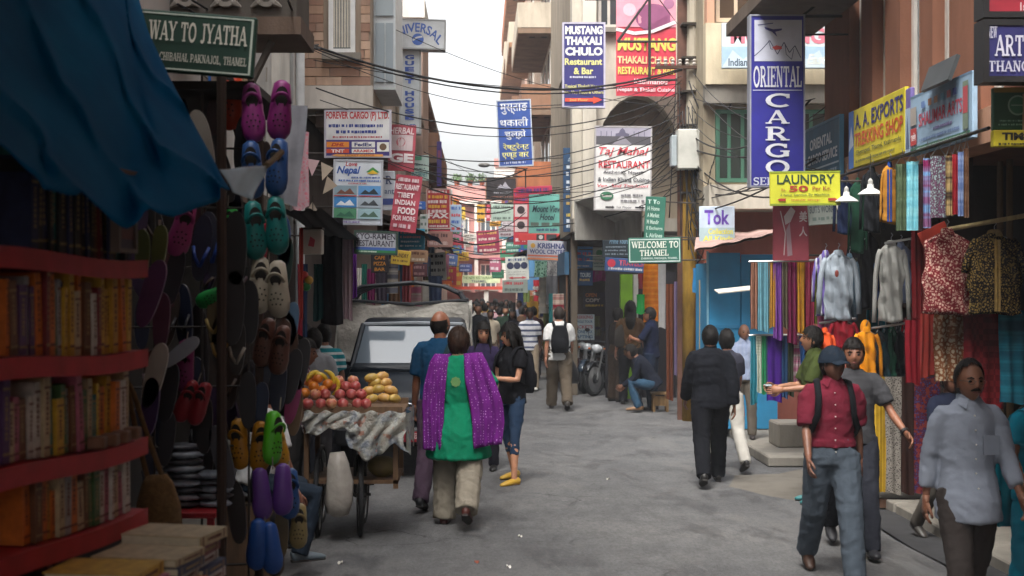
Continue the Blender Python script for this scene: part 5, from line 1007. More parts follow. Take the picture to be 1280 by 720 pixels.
def tarp(u, v):
    p = spl(top, u).lerp(spl(bot, u), v); w_ = math.sin(v*PI)
    p.z -= .10*w_; p.y -= .12*w_; cr = (1-abs(math.sin(u*9+v*2.2)))**3; c2 = (1-abs(math.sin(u*15-v*6+1)))**4; p.y += .05*math.sin(u*24+v*5+math.sin(v*7))*(.25+v)+.025*math.sin(u*53+v*3)*v-.07*cr*(.3+v)-.05*c2; p.z += .03*c2-.02*cr; p.x += .012*math.sin(u*17+v*6); return p
c0 = tarp(.5, .6); b = MB(); b.grid(lambda u, v: tarp(u, v)-c0, 70, 40)
t = thing('tarpaulin', 'large blue plastic tarpaulin hanging over the book stall', 'tarpaulin', c0); o = b.build('sheet', TARP, t, True, recalc=False); md = o.modifiers.new('t', 'SOLIDIFY'); md.thickness = .004
b = MB(); q0, q1, q2, q3 = P(274, 212, 4.6)-c0, P(333, 207, 4.8)-c0, P(316, 250, 4.75)-c0, P(292, 241, 4.62)-c0
b.grid(lambda u, v: q0.lerp(q1, u).lerp(q3.lerp(q2, u), v)+Vector((0, .02*math.sin(u*7+v*4), 0)), 8, 8); o = b.build('folded_corner', mat('#c4e2f4', .6, .15, 8), t, True, recalc=False); o['label'] = 'pale blue turned corner of the tarpaulin'; md = o.modifiers.new('t', 'SOLIDIFY'); md.thickness = .004
b = MB(); b.tube([q1, P(345, 197, 4.9)-c0, P(352, 190, 4.95)-c0], .012, 6); b.build('tie_rope', mat('#7a6a50', .9), t)
# shoe stall frame and the dark inside
t = thing('shoe_stall', 'dark shoe stall frame with wire racks beside the book stall', 'stall', (-1.5, 6.6, 0))
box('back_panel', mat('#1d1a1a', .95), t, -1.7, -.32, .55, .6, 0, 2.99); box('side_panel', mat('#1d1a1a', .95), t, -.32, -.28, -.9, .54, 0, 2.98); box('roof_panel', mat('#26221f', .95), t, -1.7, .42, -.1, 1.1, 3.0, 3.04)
for x, y in ((.38, .3), (.36, -.6), (-1.2, -1.0)): MB().tube([(x, y, 0), (x, y, 2.98)], .022, 8).build('post', wood('#3a2a22'), t)
for i in range(9): MB().tube([(-.95, -.22, .7+i*.29), (.4, .06, .7+i*.29)], .006, 5).build('rack_wire', mat('#3a3634', .5, metal=.6), t)
for i in range(7): MB().tube([(-.95+i*.22, -.22+i*.045, .5), (-.95+i*.22, -.22+i*.045, 3.1)], .006, 5).build('rack_wire', mat('#3a3634', .5, metal=.6), t)
# footwear
def rubber(c): return mat(c, .45, .14, 10)
HOLE_SHADE = mat('#16120f', .9)  # near-black discs put the shade inside holes and foot openings into colour
def clog_mesh():
    b = MB(); L_ = .25; prof = [(0, .014, .02), (.015, .034, .034), (.06, .041, .038), (.12, .045, .04), (.17, .052, .037), (.215, .048, .03), (.24, .032, .02), (.25, .01, .008)]
    b.tube([(0, 0, -z) for z, _, _ in prof], [(a, d) for _, a, d in prof], 14); return b
rgc = random.Random(91)
def clogs(label, px, py, Y, c, size=1.0, pair=True, tilt=0, yaw=0, sole=False, holes=True):
    p = P(px, py, Y); t = thing('clog_pair' if pair else 'clog', label, 'shoes', p+Vector((0, 0, -.14*size)), rot=Euler((0, tilt, yaw)))
    sc = size; k = 0
    for sx in ((-1, 1) if pair else (0,)):
        b = clog_mesh(); b.v = [((x+sx*.05)*sc, y*sc, (z+.27)*sc) for x, y, z in b.v]
        o = b.build('clog' if pair else 'shell', rubber(c), t, True); o.rotation_euler = (rgc.uniform(-.12, .12), rgc.uniform(-.1, .1), rgc.uniform(-.4, .4)); o.location = (-sx*.004, 0, rgc.uniform(-.018, .018))
        if not sole:
            b = MB(); b.add([((sx*.05+.027*math.cos(a*PI/8))*sc, (-.0405+.004*abs(math.sin(a*PI/8)))*sc, (.2+.045*math.sin(a*PI/8))*sc) for a in range(16)], [tuple(range(15, -1, -1))]); b.build('painted_opening', HOLE_SHADE, o, recalc=False)
            b = MB(); b.tube([((sx*.05+.036*math.cos(a))*sc, (-.036-.022*math.sin(a))*sc, (.175+.04*math.sin(a))*sc) for a in [PI*i/8 for i in range(9)]], [(.008*sc, .003*sc)]*9, 6); b.build('strap', rubber(c), o, True)
            if holes:
                b = MB()
                for (hx, hz) in ((-.02, .125), (0, .13), (.02, .125), (-.026, .1), (-.009, .105), (.009, .105), (.026, .1), (-.018, .08), (0, .082), (.018, .08)): b.lathe([(.0045*sc, -.0005), (.0045*sc, .0005)], ((sx*.05+hx)*sc, -.0415*sc+abs(hx)*.22*sc-(.0 if hz > .1 else -.002)*sc, hz*sc), 6, axis='y')
                v = b.build('painted_vent_holes', HOLE_SHADE, o); v['kind'] = 'stuff'
    b = MB(); b.tube([(0, 0, .26*sc), (0, .01, .32*sc)], .003, 4); b.build('string', mat('#8a8478', .9), t); return t
def slipper(label, px, py, Y, c, ln=.26, tilt=0, yaw=0, strap=None, pair=False):
    p = P(px, py, Y); t = thing('slipper', label, 'slipper', p+Vector((0, 0, -ln/2)), rot=Euler((0, tilt, yaw))); out = []
    for i in range(24):
        a = 2*PI*i/24; z = ln/2*math.sin(a); w_ = .042*(1+.18*math.sin(a*1)*-1-.12*math.cos(2*a)) ; out.append((w_*math.cos(a)*ln/.26+.006*math.sin(2*a), ln/2+z))
    b = MB(); b.prism(out, -.009, .009); b.build('sole', rubber(c), t)
    if strap:
        for sx in (-1, 1): b = MB(); b.tube([(0, -.012, ln*.22), (sx*.02, -.035, ln*.35), (sx*.036, -.012, ln*.52)], [(.008, .004)]*3, 6); b.build('strap', rubber(strap), t, True)
    return t
clogs('purple clog pair with vent holes, topmost on the right hand string', 333, 138, 6.5, '#7a2468', 1.15)
clogs('blue clog pair behind the pale tarpaulin corner', 331, 212, 6.5, '#24487c', 1.1); clogs('teal clog pair hanging below the tarpaulin corner', 334, 288, 6.5, '#0f6a68', 1.12)
clogs('cream clog pair with large vent holes below the teal pair', 336, 362, 6.5, '#a39c8c', 1.1); clogs('pink clog hanging just under the tarpaulin edge', 217, 283, 5.9, '#a03a78', 1, False, .2)
clogs('lime green clog hanging above the yellow clogs', 340, 545, 6.6, '#4fae1c', 1.05, False, .15, .5); clogs('yellow clog pair left of the lime green clog', 312, 560, 6.65, '#b07a10', 1.0); clogs('yellow clog right of the lime green clog', 353, 558, 6.75, '#b8861c', .95, False, -.2)
clogs('magenta clog hanging over the bagged shoes', 226, 462, 6.1, '#7a1c5c', .95, False, .1); clogs('red shoe pair below the magenta clog', 230, 503, 6.1, '#8a1c28', .8, True, .3, holes=False)
clogs('brown clog pair right of the glittering sandals', 334, 432, 6.8, '#5a3a30', 1, True, .15); clogs('royal blue clog pair lowest by the road', 331, 686, 6.5, '#1f4d94', 1.0, True, 0, .2, sole=True)
clogs('violet clog pair above the lowest blue pair', 341, 618, 6.55, '#5a3480', 1.0, True, 0, .3, sole=True); clogs('dark blue clog beside the violet pair', 361, 622, 6.7, '#234a80', 1.0, False); clogs('red clog behind the teal pair', 320, 300, 6.9, '#a01c30', 1.0, False)
clogs('bright green shoe glimpsed between dark slippers', 285, 285, 6.7, '#1f9a3c', .9, False); clogs('green shoe low between the black slippers', 240, 352, 6.3, '#148a3c', .8, False, 1.2); clogs('orange clog high behind the purple pair', 285, 125, 6.9, '#b83c1c', 1.2, False, .1)
for a in (('black slipper crossing the vendor\'s shoulder', 358, 470, 7.2, '#1c1a1e', .3, .2), ('navy slipper hung before the vendor', 346, 480, 7.0, '#1a2238', .3, .05), ('brown slipper high at the stall\'s street corner', 366, 425, 7.3, '#4a3428', .3, -.1), ('black slipper at the street corner below the cream clogs', 372, 455, 7.3, '#1e1c1f', .28, .15), ('dark green slipper at the street corner of the stall', 352, 330, 7.2, '#1c3a34', .3, .1), ('pale blue slipper peeking out right of the cream clogs', 362, 405, 7.3, '#5a7a98', .24, .1), ('blue slipper right of the teal clogs', 356, 300, 7.2, '#1f4478', .28, -.05), ('rose slipper beside the vendor\'s arm', 360, 500, 7.3, '#9a3a6c', .26, .2), ('tan slipper beside the vendor\'s arm', 366, 515, 7.4, '#7a6448', .26, .1)): slipper(*a[:5], ln=a[5], tilt=a[6])
for x0, x1, y0, y1, lb in ((338, 372, 425, 520, 'black cloth bag hung at the street corner of the shoe stall'), (300, 330, 450, 540, 'black cloth bag hung left of the violet clogs'), (232, 262, 380, 520, 'black cloth bag hung in the middle of the shoe stall'), (335, 352, 640, 720, 'dark cloth hanging at the foot of the shoe stall')):
    Y = 7.45; b = MB(); n_ = [(0, .02, .02), (.04, .4, .05), (.5, .5, .06), (.9, .36, .04), (1, .1, .02)]; hh_ = (y1-y0)*Y/F; ww_ = (x1-x0)*Y/F; b.tube([(0, 0, z*hh_) for z, _, _ in n_], [(a*ww_, d) for _, a, d in n_], 12); single('cloth_bag', b, mat('#17151a', .85, .3, 9, bump=.6, bscale=20), lb, 'bag', P((x0+x1)/2, y1, Y), smooth=True)
clogs('tan clog lowest at the road edge, behind the violet pair', 372, 655, 6.8, '#8a7a50', .9, False)
for a in (('pale grey slipper sole beside the tarpaulin edge', 262, 180, 6.1, '#8e8880', .32, -.2), ('white slipper sole above the jute bag', 183, 468, 5.5, '#a8a29a', .27, .25), ('grey round toed slipper above the white sole', 201, 430, 5.7, '#8c929c', .2, .9),
 ('mauve slipper sole crossing a dark strap', 176, 365, 5.4, '#6a3c6a', .28, .3), ('striped green slipper left of the pink clog', 178, 318, 5.4, '#5c6a3c', .2, 0), ('second striped green slipper left of the pink clog', 196, 312, 5.45, '#6a7440', .2, .1), ('purple slipper below the white sole', 184, 508, 5.5, '#3c2458', .24, .1), ('plum slipper beside the purple slipper', 200, 402, 5.6, '#5a3048', .24, .05),
 ('navy slipper with blue strap in the middle of the stall', 248, 310, 6.1, '#2a2c40', .3, .1, 0, '#2a4a9c'), ('second navy slipper with blue strap in the middle', 268, 305, 6.15, '#3a3c4c', .3, -.1, 0, '#24489c'), ('black slipper with rounded toe under the carved board', 295, 310, 6.2, '#1c1a1c', .34, 0), ('black slipper right of the green shoe', 290, 385, 6.2, '#201c1e', .34, .05), ('black slipper left of the cream clogs', 312, 390, 6.4, '#1a181c', .3, 0),
 ('dark grey slipper over the bagged shoes', 210, 345, 5.9, '#34343c', .26, .2), ('dark sandal with gold strap near the glittering sandals', 275, 430, 6.3, '#2a2420', .26, 0, 0, '#8a6a2c'), ('dark sandal with silver strap near the glittering sandals', 295, 435, 6.35, '#2c2826', .26, .05, 0, '#8a8478'), ('glittering beaded sandal above the dark rack', 268, 400, 6.3, '#6a5a38', .22, 0, 0, '#b0985c'), ('second glittering beaded sandal above the dark rack', 285, 402, 6.3, '#5c4c34', .22, .1, 0, '#a8905c'),
 ('black slipper beside the purple slipper low down', 205, 490, 5.8, '#1c1a20', .26, .15), ('charcoal slipper hanging by the jute bag strap', 205, 548, 5.9, '#2a2a30', .24, .1), ('grey handled brush shaped slipper right of the shoe bags', 288, 570, 6.3, '#4a4a50', .3, -.25), ('black slipper above the violet clogs', 310, 500, 6.6, '#1e1c20', .28, 0), ('dark blue slipper by the yellow clogs', 322, 510, 6.7, '#1c2a44', .26, .1), ('brown slipper with dark strap left of the cream clogs', 345, 430, 6.9, '#4a3228', .26, .2, 0, '#2a1c18'),
 ('black slipper low above the red stool', 255, 530, 6.3, '#1a181a', .28, 0), ('dark slipper at the right of the red stool', 300, 640, 6.4, '#24201f', .3, -.1), ('tan slipper low beside the blue clog', 352, 668, 6.8, '#6a5c40', .24, 0), ('navy slipper hanging at the top near the blue string', 300, 180, 6.8, '#20242c', .3, .1), ('black slipper high left of the purple clogs', 276, 210, 6.6, '#1b191b', .32, -.1)): slipper(*a[:5], ln=a[5], tilt=a[6], yaw=a[7] if len(a) > 7 else 0, strap=a[8] if len(a) > 8 else None)
b = MB(); b.tube([(0, 0, 0), (.005, 0, .18), (0, 0, .4)], .008, 6); single('blue_string', b, mat('#1f5aa0', .6), 'bright blue string hanging across the green street sign', 'string', P(261, 150, 7.2))
for r_ in range(8):
    for c_ in range(5):
        px, py = 172+c_*33+(r_ % 2)*14+rgc.uniform(-6, 6), 150+r_*64+rgc.uniform(-12, 12); nm, cc = rgc.choice((('black', '#1a181a'), ('dark brown', '#2c201a'), ('charcoal', '#2a2a2e'), ('dark navy', '#1a2034'), ('dark maroon', '#3a1820'), ('dark purple', '#2c1c38')))
        slipper(f'{nm} slipper at the back of the shoe stall, {ORD[r_]} row, {ORD[c_]} from the left', px, py, 6.95-.08*(4-c_), cc, rgc.uniform(.24, .34), rgc.uniform(-.3, .3), rgc.uniform(-.5, .5), rgc.choice((None, '#4a3a30', '#2a2a30', '#5a4a50')))
# jute bag
t = thing('jute_bag', 'tan jute shoulder bag hanging beside the book piles', 'bag', P(195, 695, 5.2)); b = MB(); n = [(0, .03, .02), (.03, .08, .04), (.1, .095, .05), (.2, .085, .05), (.28, .06, .035), (.31, .04, .02)]
b.tube([(.01*math.sin(z*9), 0, z) for z, _, _ in n], [(a, d) for _, a, d in n], 14); b.build('pouch', mat('#7a5f3a', .95, .3, 60, bump=.8, bscale=200), t, True)
for sx in (-1, 1): MB().tube([(sx*.03, 0, .29), (sx*.02-.05, 0, .45), (-.1+sx*.01, .02, .62), (-.125, .03, .68)], [(.01, .004)]*4, 6).build('strap', mat('#6a5232', .95, .3, 60), t)
# red stool with plastic wrapped shoes
t = thing('red_stool', 'red painted wooden stool under the bagged shoes', 'stool', (P(240, 640, 6.35).x, 6.35, 0)); zt = P(0, 634, 6.35).z
box('seat', REDW, t, -.15, .14, -.14, .14, zt-.03, zt, bev=.006)
for sx in (-.12, .11):
    for sy in (-.11, .11): box('leg', REDW, t, sx-.015, sx+.015, sy-.015, sy+.015, 0, zt-.031)
box('stretcher', REDW, t, -.104, .094, -.12, -.1, zt-.35, zt-.32); box('shelf', REDW, t, -.104, .094, -.09, .09, zt-.55, zt-.53)
PL = mat('#8e99a6', .25, .6, 14, bump=.8, bscale=30)
def packet(label, x, y, z, rz, c):
    b = MB(); b.ball((0, 0, .018), (.1, .055, .02), 12, 6); rr = random.Random(int(z*1000+x*77))
    b.v = [(vx*(1+rr.uniform(-.08, .08)), vy*(1+rr.uniform(-.1, .1)), vz+rr.uniform(-.004, .004)) for vx, vy, vz in b.v]
    o = b.build('shoe_packet', [PL if c else mat('#3a3c44', .3, .6, 14, bump=.6, bscale=30)], None, True, (x, y, z)); o.rotation_euler.z = rz; return tag(o, label, 'packet', 'plastic wrapped shoes on the stool')
xs = P(228, 0, 6.35).x
for i in range(9): packet(f'shiny plastic wrapped shoe packet in the left stack, {ORD[i]} from the stool', xs+rg.uniform(-.012, .012), 6.33, zt+.001+i*.033, rg.uniform(-.4, .4), i % 2)
for i in range(5): packet(f'shiny plastic wrapped shoe packet in the short right stack, {ORD[i]} from the stool', xs+.14+rg.uniform(-.01, .01), 6.36, zt+.001+i*.033, rg.uniform(-.4, .4), (i+1) % 2)
for i in range(4): packet(f'wrapped shoe packet on the stool shelf below, {ORD[i]} from its board', xs+.05, 6.33, zt-.529+i*.034, rg.uniform(-.4, .4), i % 2)
# grey hanging plastic sheet, lantern, flags, dark canopy and cloths left of the truck
def hang_cloth(label, x0, x1, y0, y1, Y, m, folds=3, amp=.02, name='scarf', cat='scarf', group=None, yaw=0, skew=0, nv=10, fringe=False):
    c = P((x0+x1)/2, y1, Y); wd = (x1-x0)*Y/F; ht = (y1-y0)*Y/F; ph = random.random()*6; b = MB(); nu = max(8, int(folds*7))
    f = lambda u, v, o: ((u-.5)*wd*(1+.06*math.sin(v*5+ph))+skew*v, o+amp*(.5+.5*v)*math.sin(u*folds*2*PI+ph+math.sin(v*3+ph)*.6), ht*(1-v)+.015*math.sin(u*4+ph)*v)
    b.grid(lambda u, v: f(u, v, -.005), nu, nv); b.grid(lambda u, v: f(u, v, .005), nu, nv)
    o = b.build(name, m, None, True, c, recalc=False); o.rotation_euler.z = yaw; return tag(o, label, cat, group)
hang_cloth('grey plastic sheet hanging beside the purple clogs', 348, 384, 132, 255, 6.9, mat('#8a8c94', .3, .4, 6), 1.2, .015, 'plastic_sheet', 'sheet', skew=-.05)
hang_cloth('pink floral cloth strip behind the grey plastic sheet', 366, 386, 165, 260, 7.6, pattern('flower', '#b89aa0', '#c87888', 40), 1.5, .01, 'cloth_strip', 'cloth')
t = thing('paper_lantern', 'white square paper lantern with a red mark hanging at the left', 'lantern', P(391, 318, 11.5)); box('shade', mat('#b8b4ac', .8, .2), t, -.085, .085, -.085, .085, 0, .21, bev=.008); box('cap', mat('#3a322c', .8), t, -.09, .09, -.09, .09, .211, .225); b = MB(); b.add([(-.03, -.087, .07), (.02, -.087, .06), (.03, -.087, .12), (-.01, -.087, .15)], [(0, 1, 2, 3)]); b.build('red_mark', mat('#b04a58', .8), t, recalc=False); MB().tube([(0, 0, .225), (0, 0, .5)], .004, 5).build('cord', mat('#2a2624'), t)
for i, (px, py, c, lb) in enumerate(((390, 212, '#c8a8ac', 'pink triangular paper flag by the drainpipe'), (405, 218, '#b8aa98', 'cream triangular paper flag left of the travel board'), (408, 236, '#a89a88', 'tan triangular paper flag left of the travel board'), (385, 267, '#9a8e80', 'beige star shaped paper flag by the plastic sheet'))):
    b = MB(); b.prism([(-.06, .1), (.07, .085), (.0, -.06)], -.003, .003); o = single('paper_flag', b, mat(c, .8), lb, 'flag', P(px, py, 12.5), 'paper flags'); o.rotation_euler = (0, .3*i, .4)
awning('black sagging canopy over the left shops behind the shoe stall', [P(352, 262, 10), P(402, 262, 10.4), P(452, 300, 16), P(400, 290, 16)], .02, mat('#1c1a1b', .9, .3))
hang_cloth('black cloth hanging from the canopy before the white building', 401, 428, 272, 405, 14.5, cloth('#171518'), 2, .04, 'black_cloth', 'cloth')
for x0, x1, y0, y1, Y, c, lb in ((428, 441, 292, 400, 16, '#b8a0a8', 'pale pink scarf hanging left of the truck'), (434, 446, 310, 372, 16.2, '#6a2a86', 'purple scarf hanging left of the truck'), (446, 452, 335, 380, 19, '#d8d4cc', 'white scarf seen between the truck hoops'), (452, 459, 330, 378, 19.2, '#2f7a6c', 'teal scarf seen between the truck hoops'), (459, 469, 336, 380, 19.1, '#7a2458', 'magenta scarf seen between the truck hoops'), (470, 484, 340, 380, 20, '#4c4450', 'grey scarf seen between the truck hoops'), (486, 500, 338, 380, 20.4, '#8a6a50', 'brown scarf seen between the truck hoops'), (503, 514, 330, 380, 21, '#9a4a50', 'rose scarf seen between the truck hoops'), (536, 552, 345, 385, 28, '#3a4a6a', 'slate blue cloth behind the truck')):
    hang_cloth(lb, x0, x1, y0, y1, Y, cloth(c), 2.5, .02)
hang_cloth('blue and red cloth hanging behind the lantern', 372, 384, 330, 420, 13, pattern('stripe', '#2a3c5c', '#a03040', 8, axis=0), 2, .02)
hang_cloth('dark teal garment hanging below the lantern', 392, 404, 330, 400, 13.4, cloth('#1a4446'), 2, .02); hang_cloth('red narrow cloth beside the stall post', 374, 379, 285, 400, 10.5, cloth('#7a2a24'), 1, .01)
for i, (px, py, c, lb) in enumerate(((380, 350, '#b83c3c', 'red toy ball in the net by the lantern'), (386, 356, '#c8a030', 'yellow toy ball in the net by the lantern'), (383, 364, '#2f8a50', 'green toy ball in the net by the lantern'))): single('toy_ball', MB().ball((0, 0, .04), .04, 10, 8), rubber(c), lb, 'ball', P(px, py, 12), smooth=True)
# ---------------------------------------------------------------- unseen sheets added over both pavements to darken the foreground
def corrugated(label, x0, x1, y0, y1, z0, z1, m):
    t = thing('added_shade_sheet', label, 'roof', ((x0+x1)/2, (y0+y1)/2, z0)); b = MB(); f = lambda u, v, o: ((u-.5)*(x1-x0), (v-.5)*(y1-y0), (z1-z0)*u+.02*math.sin(v*(y1-y0)*50)+o)
    b.grid(lambda u, v: f(u, v, 0), 2, int((y1-y0)*14)); b.grid(lambda u, v: f(u, v, -.012), 2, int((y1-y0)*14)); b.build('sheet', m, t, True, recalc=False)
    for i in range(4): y = (i/3-.5)*(y1-y0)*.96; MB().tube([(-(x1-x0)/2, y, -.05), ((x1-x0)/2, y, z1-z0-.05)], .02, 6).build('rafter', mat('#4a443e', .8), t)
    return t
corrugated('unseen corrugated sheet added to shade the near left pavement', -2.3, 0, -6, 5.2, 4.6, 4.1, mat('#6a645e', .7, .3)); corrugated('unseen corrugated sheet added to shade the near right pavement', 1.7, 3.7, -6, 7.3, 4.4, 4.9, mat('#6a645e', .7, .3))
# ---------------------------------------------------------------- right hand shops
CHR = mat('#a8a8a8', .3, .1, metal=.9)
def rail(label, p0, p1, r=.012, name='clothes_rail', m=None):
    p0, p1 = Vector(p0), Vector(p1); c = (p0+p1)/2; return single(name, MB().tube([p0-c, p1-c], r, 8), m or CHR, label, 'rail', c)
def garment(label, cx, top, wd, ht, Y, m, sleeve=.8, yaw=0, dp=.05, name='jacket', cat='jacket', puff=0, group=None, trim=None, hood=False, spread=.25, collar=True, X=None):
    """a garment on a hanger; wd, ht in picture pixels at distance Y"""
    w_, h_ = wd*Y/F, ht*Y/F; c = P(cx, top+ht, Y)
    t = thing(name, label, cat, c, yaw, group); ph = random.random()*6; b = MB(); n = 16 if puff else 22; pts, rr = [], []
    for i in range(n+1):
        v = i/n; sh = min(1, .45+v*6) if v < .1 else 1; pts.append((.004*math.sin(v*8+ph), .006*math.sin(v*5+ph), h_*(1-v))); pf = (1+puff*abs(math.sin(v*PI*5))) if puff else 1+.03*math.sin(v*9+ph)
        rr.append((w_*(.36 if sleeve > .5 else .47)*sh*pf*(1+.1*v), dp*(.35+.45*min(1, v*4))*pf))
    b.tube(pts, rr, 18 if puff else 30)
    b.v = [(x*(1+.05*math.sin(z*23+ph)), y+(.016*math.sin(x*80+z*7+ph)+.01*math.sin(x*37+z*31))*(1 if not puff else .2), z+.012*math.sin(x*25+ph)) for x, y, z in b.v]
    if not puff: q = np.array(b.v); q[:, 1] += wrinkle_noise(q, int(cx)+int(top))*.016; b.v = [tuple(v) for v in q]
    b.build('body', m, t, True)
    if sleeve:
        for sx in (-1, 1):
            b = MB(); x0 = sx*w_*.33; e = (sx*(w_*.5+spread*w_*.2), -.01, h_*(1-.06)-h_*sleeve); k = 8 if puff else 4; q = [Vector((x0, 0, h_*.93)).lerp(Vector((sx*w_*.48, -.01, h_*.8)), min(1, i/k*2)).lerp(Vector(e), max(0, i/k*1.5-.5)) for i in range(k+1)]
            b.tube(q, [(w_*.085*(1+puff*.6*(i % 2))*(1-.2*i/k), dp*.5*(1-.2*i/k)) for i in range(k+1)], 10); b.build('sleeve', m, t, True)
    if collar: MB().tube([(0, 0, h_-.01), (0, 0, h_+.02), (0, .008, h_+.035)], [(w_*.17, dp*.45), (w_*.14, dp*.42), (w_*.12, dp*.4)], 12, cap=False).build('collar', trim or m, t, True)
    if hood: MB().ball((0, .03, h_+.03), (w_*.2, dp*.6, .08), 12, 8).build('hood', m, t, True)
    if trim:
        for sx in (-.012, .012): box('placket', trim, t, sx-.008, sx+.008, -dp*1.02-.012, -dp*.9, h_*.03, h_*.94)
    MB().tube([(-w_*.3, 0, h_*.94), (0, 0, h_+.02), (w_*.3, 0, h_*.94)], .006, 5).build('hanger', CHR, t); MB().tube([(0, 0, h_+.02), (0, 0, h_+.07), (.015, 0, h_+.09), (0, 0, h_+.11)], .004, 5).build('hook', CHR, t)
    return t
# blue sheet metal booth, its awning and doorway
t = thing('metal_booth', 'bright blue sheet metal booth wall beside the hanging scarves', 'booth', (P(925, 0, 18.6).x, 18.6, 0)); X0 = P(925, 0, 18.6).x; BL = mat('#2c86b4', .5, .2, 3)
box('front_panel', BL, t, P(886, 0, 18.6).x-X0, P(926, 0, 18.6).x-X0-.006, 0, .04, .12, P(0, 316, 18.6).z, bev=.008); box('front_panel', BL, t, P(926, 0, 18.6).x-X0+.006, P(972, 0, 18.6).x-X0, 0, .04, .12, P(0, 318, 18.6).z, bev=.008)
box('door_frame', mat('#7fb4cc', .5), t, P(884, 0, 18.6).x-X0, P(886, 0, 18.6).x-X0-.002, -.01, .06, .12, P(0, 314, 18.6).z); box('body', BL, t, P(890, 0, 18.6).x-X0, P(970, 0, 18.6).x-X0, .041, 1.4, .12, 2.4)
for z in (.75, 1.5): box('rib', mat('#2678a4', .5), t, -.4, .5, -.014, -.002, z, z+.04)
awning('pinkish grey sheet awning over the blue booth', [P(868, 312, 17.9), P(966, 292, 17.7), P(970, 285, 20), P(870, 296, 20)], .03, plaster('#a88c84', .3))
single('tilted_board', MB().cbox((0, 0, 0), (.5, .3, .015), rot=(R(8), R(-6), 0)), mat('#c8c4b8', .6), 'small white tilted panel sticking out by the blue booth', 'panel', P(920, 362, 17.2))
hang_cloth('blue plastic sheet tucked behind the yellow pole', 866, 888, 335, 365, 20.2, mat('#1f6a98', .4, .3), 1.5, .04, 'plastic_sheet', 'sheet'); hang_cloth('tan canvas roll hanging beside the blue booth', 874, 888, 350, 480, 19.6, cloth('#a08a68'), 1, .04, 'canvas_roll', 'cloth')
# scarves: upper and lower row
rail('metal rail carrying the upper row of scarves', P(936, 327, 15.6), P(1034, 325, 15.4)); rail('metal rail carrying the lower row of scarves', P(936, 419, 15.7), P(1034, 418, 15.5))
up = [(938, 947, '#7a5444', 'brown', 412), (946, 962, '#5a8a98', 'grey blue', 415), (960, 969, '#a0722c', 'ochre', 410), (967, 979, '#6a3a8a', 'purple', 424), (977, 985, '#5c5444', 'olive brown', 410), (984, 997, '#6a1c40', 'maroon', 430), (996, 1007, '#c08a28', 'golden yellow', 416), (1006, 1017, '#9a3450', 'rose red', 410), (1016, 1029, '#5c6424', 'moss green', 406), (1028, 1036, '#9a3a80', 'pink', 400)]
for x0, x1, c, nm, yb in up: hang_cloth(f'{nm} scarf in the upper row beside the blue booth', x0, x1, 328, yb, 15.55, pattern('stripe', c, '#%02x%02x%02x' % tuple(min(255, int(int(c[i:i+2], 16)*1.25+14)) for i in (1, 3, 5)), 40, axis=0), 2, .018, group='upper row of scarves')
lo = [(938, 946, '#2f7c8c', 'teal', 505), (945, 953, '#a8b4a4', 'white green checked', 490), (952, 959, '#2f8a5c', 'bright green', 492), (958, 978, '#4a2484', 'deep violet', 502), (976, 985, '#2f4f78', 'steel blue', 498), (984, 993, '#3a4030', 'dark olive', 495), (992, 1000, '#c05a8a', 'pink striped', 480), (999, 1008, '#3d6aa8', 'light blue', 490), (1007, 1018, '#7a3a5c', 'plum', 490)]
for x0, x1, c, nm, yb in lo: hang_cloth(f'{nm} scarf in the lower row beside the blue booth', x0, x1, 420, yb, 15.65, pattern('plaid', c, '#c8ccc0', 60) if 'check' in nm else pattern('bands', c, '#d8d0d0', 9) if 'striped' in nm else cloth(c), 2, .02, group='lower row of scarves')
# shirts and jackets in the open shop
RX = 4.3
garment('light grey long sleeved tee with a small red badge in the shop', 1048, 318, 46, 82, 13.2, cloth('#9aa4ae'), .85, name='shirt', cat='shirt', dp=.06, group='shirts in the right shop')
single('badge', MB().ball((0, 0, 0), (.02, .01, .035), 8, 6), mat('#8a3a30', .6), 'small red badge pinned on the light grey tee', 'badge', P(1046, 342, 13.02))
garment('lilac and blue shirt half hidden left of the light grey tee', 1032, 318, 30, 78, 13.6, pattern('stripe', '#6a5a9c', '#b8b8c4', 22, axis=0), .7, name='shirt', cat='shirt', group='shirts in the right shop')
garment('pink shirt hanging under the lilac shirt', 1033, 365, 22, 55, 13.7, cloth('#c0608c'), 0, name='shirt', cat='shirt', group='shirts in the right shop'); garment('steel blue shirt behind the light grey tee', 1062, 322, 24, 80, 13.5, cloth('#5c7484'), .8, name='shirt', cat='shirt', group='shirts in the right shop')
garment('white jacket with long sleeves in the middle of the shop', 1114, 306, 40, 96, 12.6, cloth('#b9b9b4', .15), .95, name='jacket', group='jackets in the right shop'); garment('blue lined white jacket behind the white jacket', 1126, 308, 32, 70, 12.9, cloth('#8a98b8'), .8, group='jackets in the right shop'); garment('brownish grey jacket right of the white jackets', 1139, 306, 32, 80, 13.0, cloth('#5a504c'), .8, group='jackets in the right shop')
rail('chrome rail carrying the white jackets', P(1106, 304, 12.6), P(1152, 296, 12.4)); rail('chrome rail with the dark jackets and the orange jacket', P(1078, 412, 12.9), P(1132, 404, 12.7)); rail('chrome rail above the red jacket', P(1024, 404, 13.4), P(1070, 398, 13.2))
garment('dark red fleece jacket on the small rail', 1054, 402, 34, 34, 13.2, cloth('#8a1a28'), .7, group='jackets in the right shop'); garment('coral orange jacket left of the dark red fleece', 1031, 415, 26, 62, 13.1, cloth('#d8582c'), .8, group='jackets in the right shop'); garment('bright orange hooded jacket on the low rail', 1083, 414, 34, 62, 12.8, cloth('#d88a1c'), .9, hood=True, group='jackets in the right shop')
